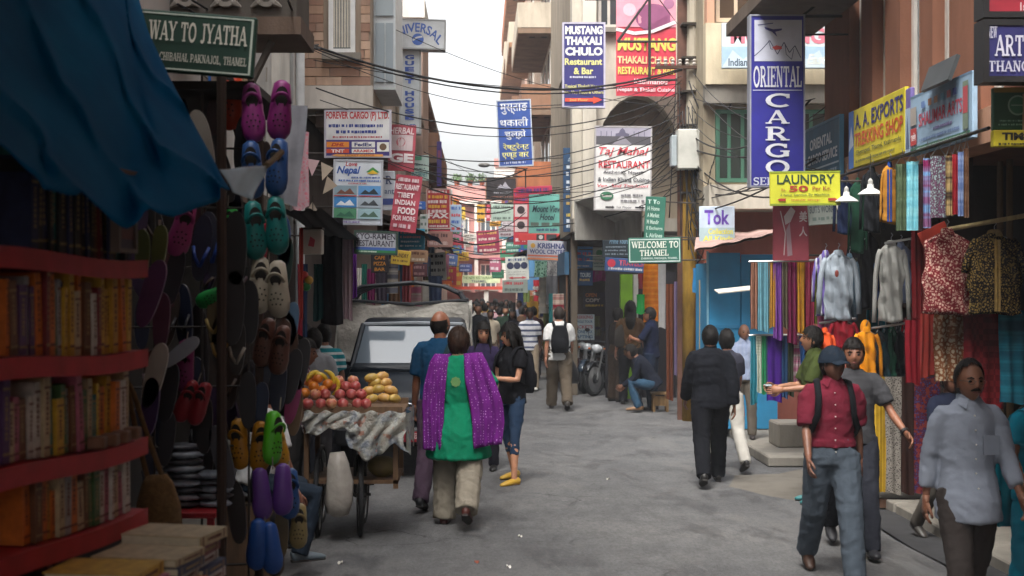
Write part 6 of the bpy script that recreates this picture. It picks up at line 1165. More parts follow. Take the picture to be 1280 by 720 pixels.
for i, (x, c, nm) in enumerate(((1098, '#23282c', 'black'), (1107, '#1f3a40', 'dark teal'), (1115, '#2a5a48', 'bottle green'), (1123, '#24282e', 'charcoal'), (1132, '#30343a', 'grey black'))): garment(f'{nm} jacket on the low rail right of the orange jacket', x, 412, 18, 58, 12.85+.03*i, cloth(c), .8, yaw=.9, dp=.05, group='jackets in the right shop')
for i, (x, y, h_, c, nm) in enumerate(((1086, 296, 90, '#1c1c20', 'black'), (1092, 316, 60, '#2a4a94', 'royal blue'), (1080, 318, 70, '#3c3c34', 'dark olive'), (1072, 300, 60, '#26262a', 'charcoal'), (1098, 375, 36, '#186a7c', 'petrol'), (1142, 395, 36, '#8a1420', 'crimson'), (1075, 430, 40, '#1a3a50', 'dark petrol'), (1138, 430, 50, '#241c24', 'dark plum'))): garment(f'{nm} jacket hanging deep inside the right shop', x, y, 26, h_, 13.9+.05*i, cloth(c), .7, group='jackets deep in the right shop')
# garments on the outer rail under the boards
RX = 3.5
rp = lambda px, py: (RX, RX*F/(px-CX), CAMZ-(py-CY)*RX/(px-CX))
rail('long dark rail under the shop boards along the street', rp(1044, 222), rp(1236, 160), .014, m=mat('#2c2a2a', .5, metal=.5))
def on_rail(label, px, wpx, top, bot, m, kind='shawl', **k):
    Y = RX*F/(px-CX); c = P(px, bot, Y); ht = (bot-top)*Y/F
    if kind == 'shawl':
        wd = wpx*Y/F*1.15; ph = random.random()*6; b = MB(); f = lambda u, v, o: ((u-.5)*wd, o+.018*math.sin(u*12+ph+v), ht*(1-v)); b.grid(lambda u, v: f(u, v, -.012), 10, 8); b.grid(lambda u, v: f(u, v, .012), 10, 8)
        t = thing('shawl', label, 'shawl', c, -.35, 'shawls on the long rail'); b.build('cloth', m, t, True, recalc=False); MB().tube([(-wd*.45, 0, ht), (0, 0, ht+.07), (wd*.45, 0, ht)], .004, 5).build('hanger', CHR, t); MB().tube([(0, 0, ht+.07), (.01, 0, ht+.1), (0, 0, ht+.13)], .003, 5).build('hook', CHR, t)
    else: garment(label, px, top, wpx, bot-top, Y, m, group='jackets on the long rail', yaw=-.3, **k)
on_rail('navy jacket behind the first white lampshade', 1057, 26, 226, 292, cloth('#16203a'), 'j', sleeve=.9); on_rail('dark green padded jacket between the lampshades', 1072, 20, 228, 316, cloth('#1c4030'), 'j', puff=.12, sleeve=.9); on_rail('black and grey jacket behind the second white lampshade', 1090, 26, 214, 290, cloth('#1c1e22'), 'j', sleeve=.9); on_rail('golden padded jacket with blue lining on the long rail', 1112, 20, 208, 280, cloth('#a8742c'), 'j', puff=.2, sleeve=.9, trim=cloth('#1c3a7a'))
for px, w_, tp_, bt, c1, c2, nm in ((1127, 12, 205, 288, '#4a5a44', '#5c6c50', 'grey green'), (1141, 13, 202, 288, '#6ab0c0', '#8ac8d0', 'light turquoise'), (1151, 5, 205, 288, '#2c2428', '#4a3034', 'black fringed'), (1159, 8, 198, 285, '#8a3060', '#7aa8d0', 'pink and blue'), (1173, 17, 195, 272, '#5a3a50', '#8aa0a0', 'purple paisley'), (1187, 8, 195, 270, '#b8a070', '#3a2c28', 'straw and brown patterned'), (1194, 6, 193, 268, '#8a1c24', '#a03038', 'deep red'), (1201, 6, 190, 270, '#5a70a0', '#98a8c8', 'lavender blue striped'), (1208, 5, 186, 272, '#6a4a38', '#8a6a54', 'brown')):
    on_rail(f'{nm} shawl hanging on the long rail under the boards', px, w_, tp_, bt, pattern('flower' if 'paisley' in nm else 'bands', c1, c2, 40 if 'paisley' in nm else 7))
for px, py, nm in ((1058, 252, 'left'), (1088, 243, 'right')):
    Y = 12.4 if nm == 'left' else 11.8; t = thing('lamp', f'white enamel lampshade, the {nm} one of two under the rail', 'lamp', P(px, py, Y)); MB().lathe([(.11, 0), (.1, .012), (.06, .04), (.03, .055), (.026, .09)], n=18, cap=False).build('shade', mat('#dcdcd8', .3, .06), t, True); MB().lathe([(.02, .08), (.022, .12), (.005, .14)], n=10).build('socket', mat('#b8b8b4', .4), t); MB().ball((0, 0, .01), .022, 8, 6).build('bulb', mat('#d8d8d0', .2), t, True); MB().tube([(0, 0, .14), (0, 0, .35)], .003, 4).build('cord', mat('#2a2a2a'), t)
# embroidered waistcoats and shawls at the near end
EMB = pattern('flower', '#6a1822', '#b89a8c', 34); BLK = pattern('flower', '#14121a', '#9a8048', 42); GOLD = mat('#a8884c', .7, .3, 40)
garment('dark red embroidered waistcoat hung at the shop front', 1184, 292, 60, 100, 10.6, EMB, 0, name='waistcoat', cat='waistcoat', dp=.06, group='embroidered waistcoats')
garment('black waistcoat with gold embroidery beside the red one', 1243, 294, 66, 98, 10.5, BLK, .42, name='waistcoat', cat='waistcoat', dp=.06, trim=GOLD, group='embroidered waistcoats', spread=.4)
rail('pale bamboo rail above the waistcoats', P(1178, 288, 10.7), P(1290, 268, 10.2), .018, 'bamboo_rail', wood('#a89468'))
for x0, x1, y0, y1, Y, m, lb in ((1150, 1170, 392, 470, 10.9, cloth('#7a2a24'), 'brick red shawl under the red waistcoat'), (1168, 1206, 392, 478, 10.8, pattern('flower', '#7a4a2c', '#b8a890', 24), 'brown flowered cloth under the red waistcoat'), (1204, 1252, 390, 512, 10.7, pattern('plaid', '#5a1018', '#6e1a20', 22), 'dark red checked shawl under the black waistcoat'), (1250, 1292, 388, 505, 10.6, pattern('bands', '#1a5a70', '#24788c', 9), 'teal banded shawl at the right edge'), (1140, 1156, 285, 400, 11.2, cloth('#5a1418'), 'dark red cloth behind the embroidered waistcoat'), (1132, 1150, 400, 480, 11.6, cloth('#7a1420'), 'crimson cloth left of the brown flowered cloth')):
    hang_cloth(lb, x0, x1, y0, y1, Y, m, 2.5, .02, 'shawl', 'shawl')
s = Sign('red slanted panel behind the red waistcoat', P(1168, 294, 10.9), .24, .14, '#a8301c', roll=R(-25), depth=.01, name='painted_board', cat='panel')
for i, (px, Y) in enumerate(((1262, 11.3), (1250, 11.5))): single('bamboo_post', MB().tube([(0, 0, 0), (.005, 0, 1.2), (0, 0, 2.2), (0, 0, 3.12)], [.032, .03, .028, .026], 10), wood('#6a5030'), ('thick bamboo post before the dark shop at the right edge', 'second bamboo post close behind the first at the right edge')[i], 'post', (P(px, 0, Y).x, Y, 0))
# low display of folded cloths draped over a frame
t = thing('display_frame', 'low wooden frame carrying draped cloths by the road', 'frame', (P(1134, 0, 12.6).x, 12.6, 0)); zt = P(0, 472, 12.6).z; xa, xb = P(1082, 0, 12.6).x-P(1134, 0, 12.6).x, P(1186, 0, 12.6).x-P(1134, 0, 12.6).x
box('top_bar', wood('#6a4a30'), t, xa, xb, -.03, .03, zt-.05, zt-.006)
for x in (xa+.02, xb-.05): box('leg', wood('#6a4a30'), t, x, x+.04, -.02, .02, .1, zt-.05)
box('foot_bar', wood('#5a4030'), t, xa, xb, -.04, .04, .02, .1)
for x0, x1, m, lb in ((1083, 1107, pattern('stripe', '#9a7a1c', '#b8942c', 30, axis=0), 'mustard yellow cloth draped over the low display frame'), (1106, 1126, pattern('flower', '#8a847c', '#4a4440', 46), 'grey white patterned cloth draped over the low display frame'), (1125, 1142, cloth('#33201c'), 'dark brown cloth draped over the low display frame'), (1141, 1184, pattern('flower', '#5a2038', '#3a4a80', 40, '#8a3a34'), 'red and blue patterned cloth draped over the low display frame')):
    hang_cloth(lb, x0, x1, 471, 617, 12.5, m, 1.6, .012, 'draped_cloth', 'cloth', 'cloths on the low display frame')
for i, (px, py, c, lb) in enumerate(((1246, 622, '#b84a5c', 'pink stuffed toy on the ground at the right'), (1254, 632, '#c8b040', 'yellow stuffed toy on the ground at the right'), (1250, 612, '#4a6aa8', 'blue stuffed toy on the ground at the right'), (1260, 618, '#c8c0bc', 'white stuffed toy on the ground at the right'), (1244, 636, '#4a9a9a', 'turquoise stuffed toy on the ground at the right'), (1258, 642, '#7a4a8a', 'purple stuffed toy on the ground at the right'))):
    p = P(px, py, 11.3); b = MB(); b.ball((0, 0, .04), (.045, .045, .04), 10, 7); b.ball((0, -.02, .1), .03, 10, 7); b.ball((-.022, -.02, .128), .012, 6, 5); b.ball((.022, -.02, .128), .012, 6, 5); single('stuffed_toy', b, cloth(c), lb, 'toy', (p.x, 11.3+(i % 2)*.12, .1+(.0 if i % 3 else .07)), 'stuffed toys', True)
single('toy_mat', MB().cbox((0, 0, .035), (.5, .5, .07), bev=.01), wood('#5a4a3c'), 'low wooden tray under the stuffed toys', 'tray', (P(1252, 620, 11.35).x, 11.36, .1))
# poster-like shop front further along: lime pillar, orange cloth, clothes and garlands
t = thing('open_shop', 'open shop with lime green pillar beyond the yellow pole', 'shop', (2.9, 25.3, 0))
for x0, x1, c, n in ((775, 790, '#6a9a18', 'pillar'), (791, 797, '#9a9a94', 'pillar')): box(n, mat(c, .6), t, P(x0, 0, 25.2).x-2.9, P(x1, 0, 25.2).x-2.9, -.2, -.05, 0, P(0, 343, 25.2).z)
box('doorway_shade_panel', mat('#17141a', .95), t, P(757, 0, 25.3).x-2.9, P(845, 0, 25.3).x-2.9, .02, .06, 0, 2.35)  # near-black panel stands in for the shade inside the shop
hang_cloth('orange cloth hanging beside the yellow pole', 804, 823, 330, 402, 23.5, pattern('stripe', '#d87a18', '#e08c28', 10), 1.5, .02, 'orange_cloth', 'cloth'); hang_cloth('white cloth strip right of the orange cloth', 823, 832, 330, 410, 23.2, cloth('#b8b8b8'), 1, .02, 'white_cloth', 'cloth'); hang_cloth('bright green plastic bag hanging before the orange cloth', 796, 806, 368, 392, 23.4, mat('#1fae4c', .4, .2), 1, .03, 'plastic_bag', 'bag')
for x0, x1, y0, y1, Y, c, lb in ((757, 766, 345, 395, 26.5, '#4a1c30', 'plum dress in the shop left of the lime pillar'), (766, 775, 350, 410, 26.3, '#1c2a2c', 'dark green dress in the shop left of the lime pillar'), (740, 757, 338, 352, 26.6, '#a0307c', 'magenta cloth heap above the far shop door'), (742, 750, 395, 420, 27.2, '#5c5c3c', 'olive coat beside the tour list board'), (667, 683, 350, 377, 33, '#a02c34', 'red shawl hanging at the far shop right of the crowd'), (683, 691, 350, 378, 33.2, '#7a3c34', 'brown shawl hanging at the far shop right of the crowd'), (691, 699, 350, 376, 33.1, '#244a6c', 'blue shawl hanging at the far shop right of the crowd'), (678, 698, 378, 402, 33.4, '#b07a8c', 'pink checked shawl hanging below the red shawl'), (654, 662, 356, 378, 35, '#7a8a4c', 'green yellow cloth beside the far crowd'), (712, 722, 365, 395, 29, '#c8b890', 'cream garment on the dummy left of the dark board'), (798, 812, 342, 362, 25, '#6a2028', 'dark red cloth above the doorway'), (833, 842, 355, 500, 22, '#6a3c28', 'rust brown cloth roll beside the yellow pole'), (843, 850, 352, 470, 21.6, '#7a6a8c', 'violet cloth roll beside the yellow pole')):
    hang_cloth(lb, x0, x1, y0, y1, Y, cloth(c), 2, .03, 'hanging_cloth', 'cloth')
awning('pale parasol shaped awning over the far shop on the right', [P(690, 360, 30), P(722, 358, 29.5), P(726, 352, 31.5), P(700, 350, 32)], .04, cloth('#b8ac98')); awning('white flat lamp sign under the far awning', [P(666, 362, 31), P(678, 362, 31), P(678, 358, 31.2), P(666, 358, 31.2)], .12, mat('#e0dcd4', .5), 'lamp_box', 'lamp')
for i, (px, py, Y) in enumerate(((655, 345, 33), (692, 338, 31))): pass
hang_cloth('pale green patterned cloth under the wool shop sign', 668, 684, 326, 346, 29, pattern('flower', '#8ab09c', '#2a5c48', 14), 2, .02, 'hanging_cloth', 'cloth'); hang_cloth('white lace cloth under the wool shop sign', 684, 708, 326, 344, 28.8, pattern('flower', '#c4c0bc', '#7a7880', 20), 2, .02, 'hanging_cloth', 'cloth')
# ---------------------------------------------------------------- pickup truck
def ring(y, zb, zt, wb, wt, r=.06, n=4):
    """rounded cross section in x,z"""
    out = []
    for cx, cz, a0 in ((wb-r, zb+r, -90), (wt-r, zt-r, 0), (-(wt-r), zt-r, 90), (-(wb-r), zb+r, 180)):
        for i in range(n+1): a = R(a0+90*i/n); out.append(Vector((cx+r*math.cos(a), y, cz+r*math.sin(a))))
    return out
def loft(secs):
    b = MB(); n = len(secs[0]); vs = [v for s in secs for v in s]; m = len(secs)
    b.add(vs, [(i*n+k, i*n+(k+1) % n, (i+1)*n+(k+1) % n, (i+1)*n+k) for i in range(m-1) for k in range(n)]+[tuple(range(n-1, -1, -1)), tuple(range((m-1)*n, m*n))]); return b
def wheel(parent, c, r, w_, rimc='#6a6a6a'):
    b = MB(); b.lathe([(r*.62, -w_/2), (r*.95, -w_/2), (r, -w_*.35), (r, w_*.35), (r*.95, w_/2), (r*.62, w_/2), (r*.62, -w_/2)], n=24, axis='x', cap=False); t = b.build('wheel', mat('#17171a', .85), parent, True); t.location = c
    b = MB(); b.lathe([(r*.62, -w_*.4), (r*.5, -w_*.2), (r*.2, -w_*.45), (r*.2, w_*.45), (r*.5, w_*.2), (r*.62, w_*.4)], n=18, axis='x'); b.build('rim', mat(rimc, .4, metal=.6), t, True); return t
TX, TY = -.78, 14.6
t = thing('pickup_truck', 'dark blue pickup truck with canvas covered hoops facing the camera', 'truck', (TX, TY, 0)); PAINT = mat('#0f1720', .42, .1, 3); PAINT.node_tree.nodes['Principled BSDF'].inputs['Specular IOR Level'].default_value = .25; BLK_ = mat('#16171a', .5, .2)
loft([ring(-.02, .5, .84, .66, .64), ring(.04, .42, .95, .73, .69), ring(.45, .4, 1.04, .75, .71), ring(.95, .4, 1.1, .76, .73), ring(1.5, .38, 1.12, .77, .75), ring(2.25, .38, 1.12, .77, .75)]).build('body', PAINT, t, True)
loft([ring(.88, 1.08, 1.16, .7, .68, .03), ring(1.0, 1.07, 1.2, .72, .68, .03), ring(1.36, 1.06, 1.63, .73, .6, .06), ring(1.6, 1.06, 1.69, .73, .6, .07), ring(2.1, 1.06, 1.69, .73, .6, .07), ring(2.2, 1.06, 1.6, .73, .58, .06)]).build('cab', PAINT, t, True)
GLS = NT('windscreen'); GLS.b.inputs['Base Color'].default_value = (.11, .135, .16, 1); GLS.b.inputs['Roughness'].default_value = .07; GLS.b.inputs['Coat Weight'].default_value = .25; GLS.b.inputs['Specular IOR Level'].default_value = .5
b = MB(); b.add([(-.65, .975, 1.17), (.65, .975, 1.17), (.56, 1.335, 1.6), (-.56, 1.335, 1.6)], [(0, 1, 2, 3)]); o = b.build('windscreen', GLS.m, t); md = o.modifiers.new('t', 'SOLIDIFY'); md.thickness = .012
b = MB()
for q in (((-.685, .955, 1.14), (-.585, 1.34, 1.63)), ((.685, .955, 1.14), (.585, 1.34, 1.63))): b = MB(); b.tube(q, [(.03, .02)]*2, 6); b.build('pillar', PAINT, t)
b = MB(); b.tube([(-.58, 1.34, 1.625), (0, 1.33, 1.64), (.58, 1.34, 1.625)], .022, 6); b.build('header_trim', mat('#8a9096', .4), t)
for sx in (-1, 1):
    b = MB(); b.add([(sx*.735, 1.12, 1.14), (sx*.735, 1.98, 1.14), (sx*.635, 1.95, 1.58), (sx*.64, 1.42, 1.58)], [(0, 1, 2, 3)]); b.build('side_window', glassmat('#1d242a', .05), t)
    b = MB(); b.lathe([(.01, -.012), (.085, -.012), (.095, .0), (.09, .02)], (sx*.53, -.03, .73), 18, axis='y'); hl = b.build('headlight', mat('#c8ccd0', .12, .1, coat=.8), t, True); MB().lathe([(.1, -.004), (.115, -.004), (.115, .03), (.1, .03), (.1, -.004)], (sx*.53, -.03, .73), 20, axis='y', cap=False).build('bezel', mat('#3a3c40', .4), hl)
    box('indicator', mat('#b8601c', .3), t, sx*.66-.03, sx*.66+.03, -.005, .03, .66, .78)
    b = MB(); b.tube([(sx*.7, 1.02, 1.14), (sx*.86, .98, 1.2)], .012, 6); b.cbox((sx*.89, .97, 1.25), (.11, .05, .17), bev=.015); b.build('mirror', BLK_, t)
    b = MB(); b.tube([(sx*.08-.02, .945, 1.15), (sx*.08+.3*1-.1, .985, 1.2), (sx*.08+.42, 1.0, 1.215)], .008, 5); b.build('wiper', mat('#0e0e10', .6), t)
box('grille', BLK_, t, -.42, .42, -.045, .0, .62, .82, bev=.01)
for i in range(4): box('grille_bar', mat('#2c3036', .4), t, -.4, .4, -.055, -.046, .64+i*.045, .655+i*.045)
CHM = mat('#b4b8bc', .2, .08, metal=.8); b = MB(); b.tube([(.105*math.cos(a*PI/12), -.062, .745+.07*math.sin(a*PI/12)) for a in range(24)], .011, 6, closed=True); e = b.build('emblem', CHM, t, True)
b = MB(); b.tube([(-.075, -.064, .775), (-.02, -.066, .772), (-.012, -.066, .7)], [.008, .011, .006], 6); b.build('emblem_stroke', CHM, e); b = MB(); b.tube([(.075, -.064, .775), (.02, -.066, .772), (.012, -.066, .7)], [.008, .011, .006], 6); b.build('emblem_stroke', CHM, e)
box('bumper', mat('#1a1c20', .5), t, -.78, .78, -.1, .06, .36, .56, bev=.03); o = box('number_plate', mat('#8e1f2c', .5), t, -.28, .28, -.118, -.102, .41, .52)
TXT_S = type('S', (), {})(); TXT_S.root = o; TXT_S.fn = None; TXT_S._bend = lambda q: q
for i, (tx, x0, x1) in enumerate((('बा', -.25, -.12), ('१', -.08, -.03), ('८६३२', .0, .25))):
    cu = bpy.data.curves.new('t', 'FONT'); cu.body = tx; cu.offset = .02; q = bpy.data.objects.new('t', cu); COL.objects.link(q); TXT.append((q, 'lettering', mat('#c8b0b0', .6), TXT_S, (x0, x1, .425, .505, -.1205), 0))
for sx in (-1, 1):
    for y in (.48, 2.75): wheel(t, (sx*.66, y, .3), .3, .19)
bx0, bx1, by0, by1 = -1.0, .64, 2.3, 4.3
box('cargo_bed', mat('#1c2630', .5), t, bx0, bx1, by0, by1, .62, .7)
for q in ((bx0, bx0+.04, by0, by1), (bx1-.04, bx1, by0, by1), (bx0+.04, bx1-.04, by0, by0+.04)): box('side_board', mat('#1c2630', .5), t, *q, .7, 1.15)
HM = mat('#20242a', .5, .2)
for y in (by0+.03, 3.0, 3.65, by1-.03):
    hz = [(bx0+.02, 1.1), (bx0+.02, 1.83), (bx0+.12, 1.98), (bx0+.32, 2.07), (-.05, 2.12), (bx1-.32, 2.07), (bx1-.12, 1.98), (bx1-.02, 1.83), (bx1-.02, 1.1)]; MB().tube([(x, y, z) for x, z in hz], .024, 8).build('hoop', HM, t, True)
for x, z in ((bx0+.12, 1.99), (-.05, 2.13), (bx1-.12, 1.99)): MB().tube([(x, by0, z), (x, by1, z)], .018, 6).build('roof_bar', HM, t)
CAN = cloth('#bdb9b0', .2, .8, .8); rg = random.Random(5)
b = MB(); b.grid(lambda u, v: (bx0+.0+(bx1-bx0)*u, by0-.02+.02*math.sin(u*13+v*4)+.03*math.sin(v*9+u*5)*v, 1.9-.06*math.sin(u*PI)-.75*v+.025*math.sin(u*17)*(1-v)), 40, 18); o = b.build('canvas_front', CAN, t, True, recalc=False); md = o.modifiers.new('t', 'SOLIDIFY'); md.thickness = .006
for sx, nm in ((bx0-.01, 0), (bx1+.01, 1)):
    b = MB(); b.grid(lambda u, v: (sx+.02*math.sin(u*16+v*6), by0+(by1-by0)*u, 1.86-.72*v-.03*math.sin(u*9)*(1-v)), 26, 10); o = b.build('canvas_side', CAN, t, True, recalc=False); md = o.modifiers.new('t', 'SOLIDIFY'); md.thickness = .006
b = MB(); b.tube([(bx0, by0-.03, 1.905), (-.05, by0-.03, 1.85), (bx1, by0-.03, 1.905)], .02, 6); b.build('canvas_rope', mat('#2a2c30', .8), t)
# ---------------------------------------------------------------- fruit cart
CX0, CY0 = P(440, 0, 11.4).x, 11.4; t = thing('fruit_cart', 'wooden fruit cart on bicycle wheels with newspaper lining', 'cart', (CX0, CY0, 0)); WD = wood('#6a5038'); ct = 1.04
def lx(px, Y=11.1): return P(px, 0, Y).x-CX0
box('tray', WD, t, lx(376), lx(504), -.4, .5, ct-.05, ct, bev=.008)
for q in ((lx(376), lx(504), -.42, -.401), (lx(376), lx(504), .501, .52)): box('rim_board', WD, t, *q, ct-.06, ct+.05)
for x in (lx(384), lx(495)):
    for y in (-.34, .42): box('leg_post', WD, t, x-.02, x+.02, y-.02, y+.02, .42 if x > 0 else .35, ct-.051)
box('under_shelf', WD, t, lx(382), lx(498), -.36, .44, .46, .49)
def bike_wheel(px, y, r, yaw):
    b = MB(); b.tube([(0, r*math.cos(a*PI/16), r*math.sin(a*PI/16)) for a in range(32)], .021, 8, closed=True); w_ = b.build('wheel', mat('#1a1a1c', .8), t, True); w_.location = (lx(px, CY0+y), y, r+.012); w_.rotation_euler.z = yaw
    MB().tube([(0, (r-.03)*math.cos(a*PI/16), (r-.03)*math.sin(a*PI/16)) for a in range(32)], [(.012, .008)]*32, 6, closed=True).build('rim', mat('#7a7a78', .35, metal=.7), w_, True); MB().lathe([(.022, -.05), (.022, .05)], n=10, axis='x').build('hub', mat('#5a5a58', .4, metal=.7), w_)
    for i in range(14): a = 2*PI*i/14; MB().tube([((-.03, .03)[i % 2], .02*math.cos(a), .02*math.sin(a)), (0, (r-.035)*math.cos(a+.12), (r-.035)*math.sin(a+.12))], .0022, 4).build('spoke', mat('#9a9a98', .3, metal=.8), w_)
    MB().tube([(-.08, 0, 0), (.09, 0, 0)], .012, 8).build('axle', mat('#3a3a3a', .5, metal=.6), w_)
bike_wheel(450, -.12, .325, .12); bike_wheel(398, -.1, .325, .05); bike_wheel(455, .5, .325, 0); bike_wheel(402, .5, .325, 0)
for px in (444, 457): MB().tube([(lx(px, 11.3), -.12, .34), (lx(px, 11.3), -.12, ct-.06)], .013, 6).build('fork', mat('#2c2a2a', .5, metal=.5), t)
N = NT('newspaper'); co = N.coord(); f = N.noise(9, 5, co); tx = N.n('TexChecker', Scale=55); N.l(co, tx.inputs['Vector']); base = N.ramp(f, [(.3, lin('#6a7280')), (.5, lin('#a4a49c')), (.7, lin('#8c8478'))]); v = N.n('TexVoronoi', Scale=7); N.l(co, v.inputs['Vector']); x = N.mix(N.ramp(v.outputs['Color'], [(.72, 0), (.74, .8)]), base, lin('#3a78a8')); v2 = N.ramp(N.noise(13, 2, co), [(.62, 0), (.65, .7)]); x = N.mix(v2, x, lin('#a06048')); N.l(x, N.b.inputs['Base Color']); N.b.inputs['Roughness'].default_value = .35; N.bump(N.noise(22, 4, co), 1, .03); NEWS = N.m
def sheet(px0, px1, ybot, y, seed):
    rr = random.Random(seed); ph = rr.random()*6; ht = ct-P(0, ybot, 11.0).z; b = MB(); xa, xb = lx(px0, 11.0), lx(px1, 11.0)
    def f(u, v):
        x = xa+(xb-xa)*u; z = ct+.012-ht*v*(1+.18*math.sin(u*7+ph)); return (x+.03*math.sin(v*8+ph)*v, y-.02-.06*v*abs(math.sin(u*9+ph+v*3))+.025*math.sin(u*23+v*11), z+.012*math.sin(u*19+v*13))
    b.grid(f, 26, 18); o = b.build('newspaper_sheet', NEWS, t, True, recalc=False); md = o.modifiers.new('t', 'SOLIDIFY'); md.thickness = .003
sheet(380, 450, 540, -.42, 1); sheet(436, 508, 566, -.43, 2); 
b = MB(); b.grid(lambda u, v: (lx(506)+.02+.03*math.sin(u*9), -.42+.8*u, ct-.3*v*(1+.2*math.sin(u*8))), 14, 8); o = b.build('newspaper_sheet', NEWS, t, True, recalc=False)
n = [(0, .03, .03), (.03, .09, .08), (.12, .115, .1), (.28, .11, .09), (.42, .085, .06), (.52, .06, .03)]; b = MB(); b.tube([(.02*math.sin(z*6), 0, z) for z, _, _ in n], [(a, d) for _, a, d in n], 16); b.v = [(x+.008*math.sin(z*30+y*50), y+.01*math.sin(x*60+z*9), z) for x, y, z in b.v]
p = P(421, 646, 10.95); single('plastic_sack', b, mat('#9a948c', .45, .2, 12, bump=.5, bscale=25), 'greyish white plastic sack hanging under the fruit cart', 'sack', p, smooth=True)
single('yellow_bag', MB().ball((0, 0, .08), (.13, .1, .09), 12, 8), mat('#6a5a2c', .5, .3, 12), 'dull yellow bag on the cart shelf below the newspapers', 'bag', (P(478, 0, 11.2).x, 11.25, .495), smooth=True)
# fruit, piled row by row
def fruit(kind, label, x, y, z, r, c, grp, rot=(0, 0, 0)):
    b = MB()
    if kind == 'apple':
        pr = [(.001, -.78), (.35, -.92), (.75, -.7), (1, -.05), (.95, .4), (.6, .82), (.25, .85), (.06, .7), (.001, .62)]; b.lathe([(a*r, h_*r) for a, h_ in pr], (0, 0, r*.9), 12, cap=False); mts = [c]; b.tube([(0, 0, r*1.5), (.1*r, 0, r*1.95)], .003, 4, 1)
        mts = [c, wood('#4a3420')]
    elif kind == 'orange': b.ball((0, 0, r), (r, r, r*.93), 12, 8); b.lathe([(.005, r*1.9), (.004, r*1.95)], n=6, mi=1); mts = [c, mat('#4a5a24', .7)]
    elif kind == 'mango': b.tube([(-1.5*r, 0, r*.75), (-1.2*r, 0, r*.8), (-.4*r, 0, r*.95), (.5*r, .1*r, r*.95), (1.2*r, .25*r, r*.8), (1.55*r, .35*r, r*.7)], [.25*r, .62*r, .92*r, .88*r, .55*r, .12*r], 12); mts = [c]
    else: b.tube([(r*1.9*math.cos(a), 0, r*1.9*math.sin(a)) for a in [R(20+140*i/8) for i in range(9)]], [.12*r, .3*r, .42*r, .46*r, .48*r, .46*r, .42*r, .28*r, .14*r], 8); mts = [c]
    o = b.build(kind, mts, None, True, (x, y, z)); o.rotation_euler = rot; return tag(o, label, kind, grp)
rg = random.Random(21)
def fm(c1, c2):
    k = ('fruit', c1, c2)
    if k not in MC:
        N = NT('fruit_skin'); f = N.noise(22, 4, N.coord()); N.l(N.ramp(f, [(.35, lin(c1)), (.65, lin(c2))]), N.b.inputs['Base Color']); N.b.inputs['Roughness'].default_value = .35; MC[k] = N.m
    return MC[k]
AP = fm('#8a1c28', '#b8685c'); AP2 = fm('#a8403c', '#c8a070'); OR = fm('#c0641c', '#d88c2c'); MG = fm('#b88a4c', '#d0a860'); MG2 = fm('#a08038', '#c8a858'); BN = fm('#b8961c', '#d8b838')
def gx(px, py, Y): return P(px, py, Y)
rows_ = [('front', 505, 11.0, [384, 399, 414, 429, 445, 460]), ('second', 493, 11.1, [392, 407, 422, 437, 452]), ('third', 483, 11.22, [414, 430, 446]), ('top', 476, 11.3, [422, 440])]
for rn, py, Y, xs_ in rows_:
    for i, px in enumerate(xs_): p = gx(px, py+6, Y); z = max(ct+.002, p.z); fruit('apple', f'red apple in the {rn} row of the heap, {ORD[i]} from the left', p.x, Y, z, .047, AP if rg.random() < .7 else AP2, 'apples on the cart', (rg.uniform(-.5, .5), rg.uniform(-.5, .5), 0))
for i, (px, py) in enumerate(((381, 492), (392, 484), (403, 489), (385, 478), (397, 474), (409, 481))): p = gx(px, py+6, 11.15); fruit('orange', f'orange on the left heap of the cart, {ORD[i]} of six counted from the front', p.x, 11.16+.03*(i//3), max(ct, p.z), .045, OR, 'oranges on the cart')
for i, (px, py) in enumerate(((466, 500), (480, 499), (493, 500), (462, 490), (474, 488), (487, 489), (470, 480), (483, 480), (465, 474), (478, 472), (490, 494))): p = gx(px, py+4, 11.1+.03*(i//3)); fruit('mango', f'yellow papaya on the right heap of the cart, {ORD[i]} counted from the front', p.x, 11.1+.04*(i//3), max(ct, p.z), .04, MG if i % 2 else MG2, 'papayas on the cart', (0, rg.uniform(-.4, .2), rg.uniform(-.5, .8)))
for i, (px, py, rt) in enumerate(((397, 476, .2), (404, 472, 1.3), (410, 478, 1.5), (392, 474, -.2))): p = gx(px, py+4, 11.2); fruit('banana', f'yellow banana on top of the oranges, {ORD[i]} of four', p.x, 11.2, p.z, .045, BN, 'bananas on the cart', (.2, rt, .3*i))
